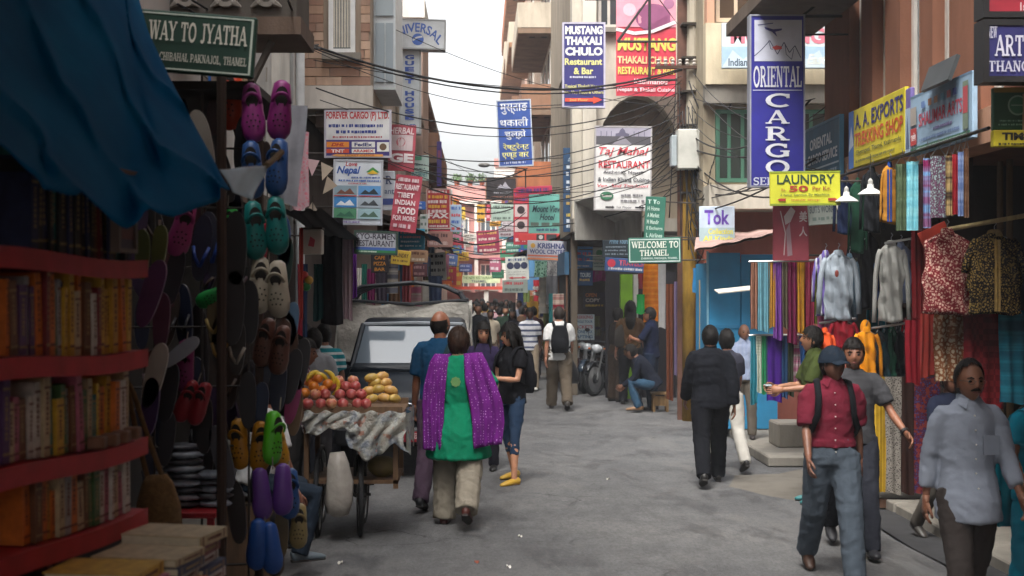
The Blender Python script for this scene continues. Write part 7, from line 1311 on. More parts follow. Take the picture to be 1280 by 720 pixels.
# ---------------------------------------------------------------- motorcycles
def motorcycle(label, x, y, rz, tank):
    t = thing('motorcycle', label, 'motorcycle', (x, y, 0), rz, 'parked motorcycles'); D = mat('#1a1a1e', .5, .2); TK = mat(tank, .2, .1, coat=.7)
    for y_ in (.62, -.62):
        b = MB(); b.tube([(0, .28*math.cos(a*PI/12), .28*math.sin(a*PI/12)) for a in range(24)], .045, 8, closed=True); w_ = b.build('wheel', mat('#151517', .85), t, True); w_.location = (0, y_, .325)
        MB().lathe([(.24, -.02), (.24, .02), (.1, .03), (.1, -.03), (.24, -.02)], n=20, axis='x', cap=False).build('rim', mat('#8a8a8a', .3, metal=.8), w_); MB().lathe([(.07, -.06), (.07, .06)], n=12, axis='x').build('hub', D, w_)
    for sx in (-.08, .08): MB().tube([(sx, .64, .32), (sx, .5, .7), (sx, .42, .95)], .02, 6).build('fork', mat('#9a9a9a', .3, metal=.8), t)
    b = MB(); b.tube([(0, .36, .78), (0, .25, .86), (0, .05, .86), (0, -.08, .78)], [(.06, .05), (.13, .1), (.12, .09), (.06, .04)], 12); b.build('tank', TK, t, True)
    b = MB(); b.tube([(0, -.06, .78), (0, -.3, .79), (0, -.62, .86), (0, -.72, .88)], [(.1, .045), (.13, .05), (.11, .05), (.05, .03)], 10, up=(0, 0, 1)); b.build('seat', D, t, True)
    b = MB(); b.cbox((0, .08, .45), (.24, .34, .3), bev=.04); b.build('engine', mat('#5a5a5c', .4, .3, metal=.6), t)
    MB().tube([(.12, .2, .35), (.15, 0, .26), (.16, -.3, .28), (.17, -.75, .36)], [.02, .025, .045, .05], 8).build('exhaust', mat('#9c9c9c', .25, metal=.9), t, True)
    MB().tube([(-.34, .3, 1.0), (-.12, .42, 1.02), (.12, .42, 1.02), (.34, .3, 1.0)], .014, 6).build('handlebar', D, t)
    for sx in (-1, 1): m = MB(); m.tube([(sx*.22, .38, 1.02), (sx*.28, .4, 1.22)], .006, 5); m.ball((sx*.29, .4, 1.25), (.06, .015, .035), 10, 6); m.build('mirror', D, t, True); MB().ball((sx*.17, .52, .9), (.025, .03, .02), 8, 6).build('indicator', mat('#c8661c', .3), t, True)
    b = MB(); b.lathe([(.02, .1), (.075, .08), (.085, .0), (.06, -.1)], (0, .5, .9), 14, axis='y'); b.build('headlight', mat('#c4c8cc', .15, .1, coat=.8), t, True)
    b = MB(); b.tube([(0, .62+.34*math.cos(a), .33+.34*math.sin(a)) for a in [R(20+110*i/8) for i in range(9)]], [(.06, .008)]*9, 8); b.build('front_mudguard', TK, t, True); b = MB(); b.tube([(0, -.62+.36*math.cos(a), .33+.36*math.sin(a)) for a in [R(40+120*i/8) for i in range(9)]], [(.06, .01)]*9, 8); b.build('rear_mudguard', D, t, True)
    box('tail_light', mat('#8a1418', .3), t, -.06, .06, -.82, -.78, .78, .86); MB().tube([(0, .36, .8), (0, .1, .7), (0, -.3, .68), (0, -.62, .33)], .03, 6).build('frame', D, t); MB().tube([(-.1, 0, .3), (-.25, -.05, .02)], .012, 6).build('side_stand', D, t)
    return t
motorcycle('black motorcycle nearest to the brown shirted man', P(764, 0, 26.2).x, 26.2, 2.5, '#16181c'); motorcycle('grey blue motorcycle in the middle of the parked three', P(746, 0, 26.9).x, 26.9, 2.7, '#2a3644'); motorcycle('dark red motorcycle nearest to the tour list board', P(733, 0, 27.6).x, 27.6, 2.9, '#3a1a1c')
# ---------------------------------------------------------------- poles with boxes
t = thing('utility_pole', 'concrete utility pole with yellow painted lower part and meter boxes', 'pole', (P(862, 0, 21).x, 21, 0)); X0 = P(862, 0, 21).x
b = MB(); b.tube([(0, 0, 0), (0, 0, 3.9)], [.115, .105], 12); b.build('painted_base', plaster('#94742e', .5, 4), t, True); b = MB(); b.tube([(.04, 0, 3.9), (.07, 0, 8), (.08, 0, 11.5)], [(.1, .1), (.095, .09), (.085, .08)], 8); b.build('shaft', plaster('#b4aa98', .35), t)
box('meter_box', mat('#b8b8b0', .5, .2, 4), t, -.24, .1, -.42, -.12, P(0, 214, 21).z, P(0, 165, 21).z, bev=.015); box('meter_box', mat('#9aa4a8', .5, .2, 4), t, -.33, -.245, -.36, -.14, P(0, 210, 21).z, P(0, 172, 21).z, bev=.01); box('meter_box', mat('#5a5450', .6), t, .105, .2, -.35, -.13, P(0, 214, 21).z, P(0, 170, 21).z)
box('cross_arm', mat('#4a3428', .7, metal=.4), t, -.55, .45, -.18, -.12, P(0, 88, 21).z, P(0, 84, 21).z)
b = MB(); b.tube([(.2, -.1, P(0, 160, 21).z), (.32, -.16, P(0, 156, 21).z)], .03, 6); b.lathe([(.06, -.2), (.1, -.02), (.1, .1)], (.4, -.25, P(0, 154, 21).z), 14, axis='x'); b.build('flood_lamp', mat('#8e9aa2', .4, .2), t, True)
for i in range(10): z = 3.5+i*.52; a = i*1.7; box('clamp', mat('#3c342c', .6, metal=.5), t, -.13, .17, -.13, .13, z, z+.03)
for i in range(9): x = -.5+i*.11; b = MB(); b.lathe([(.02, 0), (.035, .03), (.02, .05), (.035, .08), (.015, .1)], (x, -.15, P(0, 84, 21).z), 8); b.build('insulator', mat('#a8a098', .3), t)
single('steel_rail_pole', MB().box(-.05, .05, -.05, .05, 0, 9.5).box(-.09, .09, -.085, -.052, 0, 9.49), mat('#5a3a2c', .8, .4, 5), 'rusty steel rail pole left of the concrete utility pole', 'pole', (P(853, 0, 21.2).x, 21.2, 0))
single('iron_sign_frame', MB().tube([(0, 0, 0), (.62, 0, .86), (1.25, 0, 0), (0, 0, 0)], .025, 6).tube([(.55, 0, -.65), (.55, 0, .85)], .025, 6).tube([(.5, 0, -.66), (1.25, 0, -.66)], .02, 6).tube([(.55, 0, .87), (1.4, 0, .82)], .03, 6), mat('#2a2422', .7), 'dark iron lattice bracket before the red banner', 'bracket', P(772, 52, 23.4))
b = MB(); b.tube([(0, 0, 0), (0, 0, .38), (-.4, 0, .43), (-.75, 0, .46)], .014, 6); t = thing('street_lamp', 'grey street lamp on a bent arm beside the Devanagari sign', 'lamp', P(657, 235, 27.2)); b.build('arm', mat('#4a4440', .6), t); MB().ball((-.83, 0, .46), (.12, .08, .05), 12, 8).build('lamp_head', mat('#8a8884', .4), t, True)
single('wooden_stool', MB().cbox((0, 0, .3), (.3, .26, .04), bev=.008).box(-.13, -.09, -.1, -.06, 0, .28).box(.09, .13, -.1, -.06, 0, .28).box(-.13, -.09, .06, .1, 0, .28).box(.09, .13, .06, .1, 0, .28).box(-.09, .09, -.09, -.07, .1, .26), wood('#8a6c44'), 'low pale wooden stool under the crouching man', 'stool', (P(825, 0, 22.6).x, 22.6, 0))
# ---------------------------------------------------------------- people
def at(px, Y): return P(px, 0, Y).x, Y
WA = dict(ll=(20, 2, 6, -8), rl=(-16, 2, 22, 22), la=(-14, 6, 14, 2), ra=(16, 6, 20, 4))     # left foot forward
WB = dict(rl=(20, 2, 6, -8), ll=(-16, 2, 22, 22), ra=(-14, 9, 14, 4), la=(16, 9, 20, 4))
def cap(pr, m, brim=True):
    s, hc, HR = pr['s'], pr['hc'], pr['HR']; b = MB(); nt_, np_ = 10, 24
    for i in range(nt_+1):
        for j in range(np_): b.v.append(tuple(hc+HR @ head_pt(PI*.47*i/nt_, 2*PI*j/np_, s*1.03, False, .02)))
    b.f = [[i*np_+j, (i+1)*np_+j, (i+1)*np_+(j+1) % np_, i*np_+(j+1) % np_] for i in range(nt_) for j in range(np_)]; b.mi = [0]*len(b.f); b.build('cap', m, pr['root'], True, recalc=False)
    if brim:
        b = MB(); f = lambda u, v: hc+HR @ Vector(((u-.5)*.15*(1-.25*v*v), .085+.075*v*(1-(2*u-1)**2*.45), .035-.025*v-.02*(2*u-1)**2))*s*1.03
        b.grid(f, 10, 5); o = b.build('cap_brim', m, pr['root'], True, recalc=False); md = o.modifiers.new('t', 'SOLIDIFY'); md.thickness = .006
def ribbon(pr, pts, wd, m, name, th=.004, n=6, fold=.0):
    """strip of cloth through points in the person's frame, widths given per point"""
    b = MB(); q = [Vector(p) for p in pts]; fr = frames(q, Vector((0, 1, 0))); k = 10; W = []
    for i, p in enumerate(q):
        w_ = wd[i] if isinstance(wd, (list, tuple)) else wd; W.append([p+fr[i][0]*w_*(j/k-.5)+fr[i][1]*fold*math.sin(j*1.9+i*.6) for j in range(k+1)])
    vs = [v for r in W for v in r]; b.add(vs, [(i*(k+1)+j, i*(k+1)+j+1, (i+1)*(k+1)+j+1, (i+1)*(k+1)+j) for i in range(len(q)-1) for j in range(k)])
    o = b.build(name, m, pr['root'], True, recalc=False); md = o.modifiers.new('s', 'SUBSURF'); md.levels = 1; md.render_levels = 1; md = o.modifiers.new('t', 'SOLIDIFY'); md.thickness = th; return o
def carried(pr, side, name, label, cat, mb, m, dz=0.0, smooth=True, rot=None):
    p = pr['M'] @ pr['hand'][side]; o = single(name, mb, m, label, cat, p+Vector((0, 0, dz)), smooth=smooth)
    if rot: o.rotation_euler = rot
    return o
# right foreground
pr = person('man in light blue grey long shirt and glasses walking towards us at right', *at(1210, 7.9), PI+.03, 1.66, SH('#8f96a4', sleeve=1.72, collar=True, placket=True, hem=-.17, flare=.03, loose=.02, sw=.014), SH('#3e3836', loose=.02), 'thin', sk='#8a5c46', det=2, stache='#231d1a', build=.92, seed=3, hy=4, shoes='#241c18', **WB)
s_, hc, HR = pr['s'], pr['hc'], pr['HR']; g = MB()
for sx in (-1, 1): g.tube([hc+HR @ Vector((sx*.033+.021*math.cos(a*PI/8), .1, .002+.015*math.sin(a*PI/8)))*s_ for a in range(16)], .0017, 5, closed=True); g.tube([hc+HR @ Vector((sx*.054, .098, .006))*s_, hc+HR @ Vector((sx*.078, .03, .008))*s_], .0017, 5)
g.tube([hc+HR @ Vector((-.012, .103, .004))*s_, hc+HR @ Vector((.012, .103, .004))*s_], .0017, 5); g.build('glasses', mat('#4a443c', .3, metal=.5), pr['root'], True)
box('pocket', cloth('#858c9a'), pr['root'], -.115, -.025, .158, .168, 1.1, 1.21)
pr = person('man in maroon shirt and blue cap with backpack straps walking towards us', *at(1040, 9.6), PI-.06, 1.66, SH('#6a2030', sleeve=.92, collar=True, placket=True, hem=.1, loose=.016, sw=.02), SH('#4c555f', loose=.022, w=1.1), 'short', sk='#7a5240', det=2, seed=4, hy=28, hp=-4, shoes='#3a2418', **WA)
cap(pr, cloth('#1d2733')); backpack(pr, 'black backpack worn by the man in maroon', '#141418', wd=.32)
pr = person('man in dark grey tee with wristwatch half hidden behind the maroon shirt', *at(1066, 10.5), PI-.1, 1.68, SH('#3c3c3f', sleeve=.75, hem=-.04), SH('#2a2c34'), 'short', sk='#8a5c46', det=2, seed=5, ll=(18, 2, 6, -8), rl=(-18, 2, 24, 22), la=(18, 22, 34, 4), ra=(0, 6, 12, 0), hy=-5, shoes='#2c2c30')
sh, el, wr, ud, fd = pr['arms'][-1]; MB().lathe([(.036, -.012), (.036, .012)], n=12).build('wristwatch', mat('#1c1c1e', .4), pr['root']).matrix_local = Matrix.Translation(wr-fd*.015) @ fd.to_track_quat('Z', 'Y').to_matrix().to_4x4()
pr = person('man in olive green shirt standing sideways and looking at a phone', *at(1018, 13.0), R(88), 1.68, SH('#3a4420', sleeve=.85, collar=True, hem=-.06), SH('#2a2c30'), 'short', sk='#9a6c52', det=2, seed=6, la=(22, 8, 62, 20), ra=(24, 6, 60, 22), hp=-6, hy=-8, shoes='#2f6a6c')
carried(pr, 1, 'mobile_phone', 'small pale mobile phone in the hands of the olive shirted man', 'phone', MB().cbox((0, 0, .02), (.06, .11, .016), bev=.005), mat('#a8b4bc', .3), .01, False)
person('boy in dark navy shirt behind the man with glasses', *at(1186, 10.9), PI+.25, 1.44, SH('#1d2234', sleeve=.8), SH('#55504a'), 'short', sk='#7a5240', det=1, seed=7, shoes='#3a3632', **WA)
pr = person('woman in turquoise sari at the right edge with golden bangle', *at(1300, 8.3), PI+.2, 1.56, SH('#0f7f98', sleeve=.7, hem=-.1, flare=.03), SH('#0f7f98', kind='skirt', wr=.014), 'long', sk='#8a5c46', det=1, female=True, seed=8, ra=(8, 14, 40, 6), la=(4, 8, 10, 0), shoes='#6a4a2c', sandal=True)
ribbon(pr, [pr['tp'](.1, .17, .12), pr['tp'](.3, .17, .08), pr['tp'](.48, .1, .05), pr['tp'](.53, .0, .08), pr['tp'](.4, -.15, .1), pr['tp'](.1, -.19, .1), pr['tp'](-.3, -.2, .08)], [.1, .16, .16, .14, .2, .24, .26], cloth('#14889c'), 'sari_drape', fold=.012)
sh, el, wr, ud, fd = pr['arms'][1]; b = MB(); b.lathe([(.032, -.006), (.036, 0), (.032, .006)], n=14, cap=False); o = b.build('bangle', mat('#c8983c', .25, metal=.9), pr['root'], True); o.matrix_local = Matrix.Translation(wr) @ fd.to_track_quat('Z', 'Y').to_matrix().to_4x4()
# right middle
pr = person('man in black jacket and trousers walking away on the right', *at(888, 14.2), -.05, 1.68, SH('#15171d', sleeve=1.95, hem=-.08, loose=.035, sw=.028, name='jacket', collar=True, wr=.013), SH('#121318', loose=.02), 'short', sk='#7d5540', det=2, seed=9, build=1.06, hy=8, **WB)
pr = person('woman in white trousers walking close behind the black jacket', *at(909, 15.3), .1, 1.6, SH('#3c3c48', sleeve=.8, hem=-.08), SH('#b4b0a8', loose=.016), 'bob', sk='#9a6c52', det=1, female=True, seed=10, **WA)
carried(pr, 1, 'handbag', 'small yellow and pink handbag beside the white trousers', 'bag', MB().tube([(0, 0, -.22), (0, 0, -.18), (0, 0, -.06), (0, 0, -.02)], [(.08, .03), (.1, .05), (.09, .045), (.05, .02)], 12).tube([(-.05, 0, -.04), (0, 0, .02), (.05, 0, -.04)], .006, 5), pattern('bands', '#b88a3c', '#c87890', 14))
person('balding man in pale blue striped shirt standing by the scarves', *at(930, 17.4), PI-.15, 1.47, SH(pattern('stripe', '#8c9cc0', '#b4bccc', 60, axis=0), sleeve=.8, collar=True, hem=-.05), SH('#6a6258'), 'bald', sk='#8a5f48', det=1, gz=.12, seed=11, hy=15, shoes='#2a2422')
# couple in the middle
pr = person('woman in green tunic with purple shawl seen from behind', *at(573, 11.8), -.12, 1.7, SH('#0f7a58', sleeve=.9, hem=-.34, flare=.085, loose=.045, wr=.012, name='tunic'), SH('#8a8274', loose=.02, w=1.45, wr=.012), 'bob', hairc='#3c281c', sk='#b8846a', det=2, female=True, seed=12, build=1.08, ll=(4, 3, 8, 0), rl=(-16, 3, 26, 26), la=(18, 8, 60, 30), ra=(-22, 38, 68, 62), shoes='#4a2018', hy=-8)
tp = pr['tp']; PUR = pattern('dots', '#6a2078', '#b48ac0', 42)
def drape(pr, rows, m, name, ph=0):
    b = MB(); n = len(rows)-1
    def f(u, v):
        i = min(int(v*n), n-1); k = v*n-i; k = k*k*(3-2*k)*.5+k*.5; z, xi, xo, y = [p+(q-p)*k for p, q in zip(rows[i], rows[i+1])]; return tp(z-.02*math.sin(u*3+ph)*v, y+.016*math.sin(u*17+ph+v*2)*(.3+v)+.01*math.sin(v*19+u*5), xi+(xo-xi)*u+.012*math.sin(v*9+ph)*v)
    b.grid(f, 22, 26); o = b.build(name, m, pr['root'], True, recalc=False); md = o.modifiers.new('t', 'SOLIDIFY'); md.thickness = .006
drape(pr, [(.44, -.03, -.16, .14), (.56, -.05, -.17, .03), (.57, -.06, -.2, -.06), (.5, -.07, -.23, -.13), (.3, -.08, -.27, -.19), (.1, -.1, -.29, -.21), (-.1, -.11, -.29, -.24), (-.24, -.1, -.28, -.25)], PUR, 'shawl')
drape(pr, [(.44, .03, .16, .14), (.56, .05, .18, .03), (.57, .06, .22, -.06), (.5, .07, .26, -.13), (.34, .08, .33, -.17), (.15, .12, .4, -.2), (-.05, .16, .43, -.22), (-.22, .18, .42, -.24)], PUR, 'shawl', 2)
b = MB()
for i in range(8): a = i*PI/4; b.lathe([(.016, -.002), (.016, .002)], (.028*math.cos(a), 0, .028*math.sin(a)), 8, axis='y')
b.lathe([(.014, -.003), (.014, .003)], (0, 0, 0), 8, axis='y'); o = b.build('embroidered_flower', mat('#6f9a5c', .9), pr['root']); o.location = tp(.33, -.172)
pr = person('balding man in dark blue tee left of the woman in green', *at(550, 12.6), -.18, 1.84, SH('#123a58', sleeve=.85, hem=-.08), SH('#4a3a48', loose=.018), 'bald', hairc='#1c1613', sk='#8a5840', det=2, seed=13, build=1.04, rl=(4, 2, 4, 0), ll=(-8, 2, 20, 14), hp=-10, hy=-20, shoes='#1c1c20')
ribbon(pr, [tp(.0), ] if False else [pr['tp'](.2, -.17, .0), pr['tp'](.45, -.14, .09), pr['tp'](.545, -.03, .12), pr['tp'](.45, .13, .1)], .05, cloth('#1c2c30'), 'strap', .008)
pr = person('young woman with long black hair in black tee and cropped jeans', *at(640, 14.3), R(130), 1.68, SH('#141418', sleeve=.55, hem=-.06), SH(cloth('#2a3c54'), len=1.42, loose=-.004, w=.9), 'long', sk='#c08a6c', det=2, female=True, seed=14, la=(18, 6, 78, 34), ra=(16, 10, 72, 30), hy=-22, hp=6, shoes='#b8902c', ll=(12, 7, 8, 0), rl=(-9, 8, 8, 0))
backpack(pr, 'thin black shoulder pack of the young woman in cropped jeans', '#17171c', wd=.2)
person('long haired woman in dark purple top facing us behind the woman in green', *at(604, 15.3), PI-.1, 1.66, SH('#2c2440', sleeve=.8), SH('#24242c'), 'long', sk='#b07c60', det=1, female=True, seed=15, hy=12)
# right of the road, further away
pr = person('man in white striped polo and khaki trousers walking towards us', *at(662, 27.2), PI, 1.68, SH(pattern('stripe', '#d0d0d4', '#4c5470', 9), sleeve=.9, collar=True, hem=-.08, flare=.015), SH('#8a7c6a', loose=.02), 'short', sk='#4a3024', det=1, seed=16, shoes='#d0ccc4', **WA)
pr = person('man in white tee with black backpack walking away', *at(699, 22.9), 0, 1.76, SH('#d2d2d0', sleeve=.85, hem=-.08, flare=.01), SH('#5a5044', loose=.03), 'short', hairc='#3a302a', sk='#b07a60', det=1, seed=17, build=1.08, shoes='#3a342e', **WA); backpack(pr, 'black backpack of the man in the white tee', '#15161a')
carried(pr, 1, 'shopping_bag', 'black plastic shopping bag in the hand of the backpacker', 'bag', MB().tube([(0, 0, -.42), (0, 0, -.4), (0, 0, -.2), (0, 0, -.08), (0, 0, 0)], [(.12, .08), (.14, .1), (.12, .09), (.06, .04), (.02, .015)], 12), mat('#17171a', .4, .3))
person('long haired man in brown shirt standing with his back to us', *at(788, 24), -.1, 1.8, SH('#5c4630', sleeve=.9, hem=-.1), SH('#15161a', loose=.02), 'long', sk='#8a5c46', det=1, seed=18)
pr = person('woman with sunglasses and grey shoulder bag beside the brown shirted man', *at(771, 24.5), R(-60), 1.68, SH('#2c2826', sleeve=1.9, hem=-.1), SH('#3a3028', loose=.03), 'bob', sk='#b07c60', det=1, female=True, seed=19)
single('shoulder_bag', MB().tube([(0, 0, 0), (0, 0, .04), (0, 0, .3), (0, 0, .42)], [(.1, .05), (.14, .08), (.13, .07), (.05, .03)], 12).tube([(-.04, 0, .4), (0, 0, .62), (.04, 0, .4)], .01, 5), cloth('#3c3834'), 'large dark grey shoulder bag between the standing pair', 'bag', (P(777, 0, 24.1).x, 23.98, 1.0), smooth=True)
person('man in navy polo with folded arms beside the yellow pole', *at(814, 22.9), R(70), 1.72, SH('#141c34', sleeve=.9, collar=True, hem=-.06), SH('#1c2638'), 'short', sk='#8a5c46', det=1, seed=20, build=1.05, la=(30, 8, 75, 50), ra=(28, 8, 70, 50), hy=12)
pr = person('man in dark jacket and jeans crouching on a low stool', *at(818, 22.5), R(82), 1.7, SH('#181c28', sleeve=1.95, hem=-.06, loose=.03, name='jacket'), SH('#2f4a60', loose=.01), 'short', sk='#7d5540', det=1, seed=21, ll=(98, 10, 118, 0), rl=(92, 12, 115, 0), lean=34, la=(48, 4, 40, 20), ra=(46, 4, 38, 20), hp=-20, shoes='#8a6848')
# left: vendors and passers-by behind the cart
pr = person('fruit seller in checked shirt reaching across the cart', *at(366, 11.7), R(-88), 1.62, SH(pattern('plaid', '#5a3c50', '#c0b8b8', 26), sleeve=1.3, hem=-.06), SH('#3a3838'), 'short', sk='#7d5540', det=2, seed=22, ra=(58, 6, 18, -6), la=(30, 4, 40, 0), lean=8)
pr = person('seated vendor in white tee beside the shoe stall', *at(318, 9.7), R(-62), 1.68, SH('#c0c0c0', sleeve=.7, hem=-.02), SH('#26303c'), 'short', sk='#7a5040', det=2, seed=23, ll=(84, 10, 100, 0), rl=(80, 10, 98, 0), lean=14, la=(20, 10, 20, 0), ra=(24, 14, 6, 6), hp=-8, shoes='#5c6870', sit=.66)
single('vendor_crate', MB().cbox((0, 0, .27), (.4, .4, .54), bev=.01), wood('#5a4430'), 'wooden crate the white clad vendor sits on', 'crate', (at(316, 9.7)[0], 9.68, 0))
person('man in grey shirt seen from behind left of the truck', *at(392, 13.6), .05, 1.64, SH('#8a8c90', sleeve=1.8, collar=True), SH('#3c3a3c'), 'short', sk='#7d5540', det=1, seed=24, hy=20); person('child with pink cap and teal striped shirt left of the truck', *at(405, 14.7), .3, 1.66, SH(pattern('stripe', '#1f7a84', '#c0c8c8', 14), sleeve=.7), SH('#3a3c44'), 'short', sk='#8a5c46', det=1, seed=25)
pr = person('dark haired man looking out beside the left shops', *at(360, 15.8), PI+.4, 1.74, SH('#2c3850', sleeve=.9), SH('#2a2a2e'), 'short', sk='#8a5f48', det=1, seed=26); person('man in dark clothes before the black canopy', *at(376, 14.8), .2, 1.68, SH('#1c2028', sleeve=1.8), SH('#1c1c20'), 'short', sk='#6d4836', det=0, seed=27); person('woman in blue shirt under the lantern', *at(384, 16.2), PI, 1.6, SH('#2a4468', sleeve=.8), SH('#2c2830'), 'bob', sk='#9a6c52', det=0, female=True, seed=28)
# the crowd in the far street
CW = [(598, 29, 'black tee', '#17181c', 'grey trousers', '#4a4a4c', 'short', PI), (613, 30.5, 'cream shirt', '#b8ac98', 'brown trousers', '#5a4a3c', 'short', PI), (606, 34, 'grey hooded top', '#6a6a70', 'black trousers', '#1c1c20', 'short', 0), (632, 31.5, 'dark green shirt', '#26382c', 'jeans', '#2c3c54', 'short', PI), (641, 29.5, 'black top and long hair', '#1a1820', 'dark trousers', '#24242a', 'long', PI), (622, 36, 'pale pink shirt', '#c8a0a8', 'beige trousers', '#8a8070', 'bob', PI), (652, 33, 'brown jacket', '#4c3828', 'jeans', '#2a3850', 'short', 0), (588, 32.5, 'white shirt', '#c8c8c8', 'navy trousers', '#1c2438', 'short', 0), (580, 35, 'dark blue sweater', '#1c2848', 'grey trousers', '#50505a', 'short', PI), (594, 38, 'white headscarf and kurta', '#c4c0b8', 'white trousers', '#b0aca4', 'long', PI), (615, 40, 'red jacket', '#8a2428', 'black trousers', '#1c1c1e', 'short', PI), (627, 42, 'light blue shirt', '#8098b8', 'tan trousers', '#7a6a54', 'short', 0), (603, 44, 'yellow shawl', '#b89a40', 'dark skirt', '#2c2430', 'long', PI), (638, 39, 'mint green shirt', '#7ab09c', 'grey trousers', '#5a5a5c', 'short', 0), (587, 43, 'orange tee', '#b8602c', 'jeans', '#2c3c58', 'short', PI), (619, 47, 'white blouse', '#d0ccc8', 'purple skirt', '#4a2c50', 'bob', 0), (610, 50, 'grey coat', '#5c5c60', 'black trousers', '#1a1a1c', 'short', PI), (596, 52, 'beige jacket', '#a08c70', 'brown trousers', '#4c3c30', 'short', 0), (649, 37, 'striped shirt', '#7a8090', 'black trousers', '#1c1c20', 'short', PI), (656, 36, 'maroon cardigan', '#5a1c28', 'grey trousers', '#48484c', 'bob', PI), (625, 33.2, 'charcoal vest', '#2c2c30', 'khaki trousers', '#7a7058', 'short', 0), (578, 40, 'sky blue tee', '#6a94b8', 'dark trousers', '#24242a', 'short', 0), (633, 52, 'pink dress', '#b06a80', 'pink trousers', '#a86078', 'long', PI), (667, 30.5, 'dark shirt and red scarf', '#3a1c24', 'black trousers', '#1c1a1e', 'short', 0)]
rg = random.Random(8)
for i, (px, Y, tn, tc, bn, bc, hr, th) in enumerate(CW): person(f'{"passer-by facing us" if th else "passer-by walking away"} in {tn} and {bn} in the far crowd', *at(px, Y), th+rg.uniform(-.3, .3), rg.uniform(1.58, 1.76), SH(tc, sleeve=rg.choice((.8, 1.8))), SH(bc), hr, sk=rg.choice((BROWN, TAN, DARK)), det=0, female=hr != 'short', seed=30+i, group='crowd in the far street', **(WA if i % 2 else WB))
# ---------------------------------------------------------------- overhead cables
def cable(label, a, b_, sag, r=.012, group='overhead cables', c='#1c1b1c', n=16):
    a, b_ = Vector(a), Vector(b_); o = (a+b_)/2; pts = [a.lerp(b_, i/n)-o-Vector((0, 0, sag*4*(i/n)*(1-i/n))) for i in range(n+1)]
    return single('overhead_cable', MB().tube(pts, r, 5), mat(c, .7, .2), label, 'cable', o, group, True)
PO = lambda py, Y=20.85: P(852, py, Y)
cable('thick black cable bundle sweeping across the street from the drainpipe', P(388, 56, 16), PO(86), .42, .016, None); cable('second strand twisted along the thick cable bundle', P(388, 59, 16), PO(88), .45, .01, None)
SH1 = 'thin black cable strung across the street above the signs'
rg = random.Random(2)
ends_l = [(390, 62, 15.5), (392, 75, 16), (395, 110, 16), (400, 125, 16.5), (470, 25, 18.5), (480, 185, 20), (486, 196, 20), (500, 206, 22), (530, 190, 26), (535, 215, 28), (520, 228, 24), (540, 245, 30), (478, 200, 18), (470, 196, 17.5), (560, 200, 40), (545, 255, 32)]
for i, e in enumerate(ends_l): cable(f'thin black cable across the street, {ORD[i]} from the top at the utility pole', P(*e), PO(95+i*9.5), rg.uniform(.15, .6), rg.choice((.005, .006, .009)), 'thin cables across the street')
SH2 = 'thin cable running along the right hand side from the utility pole into the far street'
for i in range(14): cable(f'thin cable from the utility pole along the right side, {ORD[i]} from the top', PO(100+i*10), P(rg.uniform(650, 705), rg.uniform(190, 290), rg.uniform(30, 44)), rg.uniform(.3, .8), rg.choice((.006, .008, .01)), 'cables along the right side')
SH3 = 'thin cable running from the utility pole towards the brown corner building'
for i in range(12): cable(f'thin cable from the pole to the brown corner building, {ORD[i]} from the top', P(866, 90+i*16, 20.85), P(rg.uniform(1005, 1060), rg.uniform(120, 250), rg.uniform(13.8, 15.5)), rg.uniform(.1, .5), rg.choice((.006, .008, .012)), 'cables to the corner building')
SH4 = 'cable crossing low over the far street between signs'
ys4 = sorted(rg.uniform(215, 310) for _ in range(16))
for i in range(16): y = ys4[i]; Y = rg.uniform(26, 42); cable(f'cable crossing low over the far street, {ORD[i]} from the top', P(rg.uniform(520, 545), y+rg.uniform(-10, 10), Y), P(rg.uniform(655, 700), y+rg.uniform(-18, 18), Y+rg.uniform(-2, 6)), rg.uniform(.15, .5), rg.choice((.009, .012, .016)), 'low far cables')
SH5 = 'loose cable loop hanging beside the utility pole'
ys5 = sorted(rg.uniform(95, 300) for _ in range(20))
for i in range(20):
    x, y = rg.uniform(868, 925), ys5[i]; cable(f'loose cable loop beside the utility pole, {ORD[i]} from the top', P(862+rg.uniform(-3, 6), y, 20.8), P(x, y+rg.uniform(-40, 60), 20.4+rg.uniform(-.6, .3)), rg.uniform(.1, .7), rg.choice((.007, .01, .013)), 'loose cables at the pole', n=12)
SH6 = 'dark cable hanging down along the utility pole'
for i in range(9): x = 845+i*4; cable(f'dark cable hanging down the utility pole, {ORD[i]} from the left', P(x, 90+rg.uniform(0, 60), 20.75), P(x+rg.uniform(-12, 14), 290+rg.uniform(-30, 60), 20.7), 0.02, .009, 'cables down the pole', n=6)
for i, (a, b2) in enumerate((((222, 5), (396, 58)), ((240, 0), (398, 56)), ((360, 0), (400, 60)))): cable(('slanting cable over the carved balcony, lowest of three', 'slanting cable over the carved balcony, middle of three', 'steep cable over the carved balcony, highest of three')[i], P(*a, 9.6), P(*b2, 15.8), .1, .009, None)
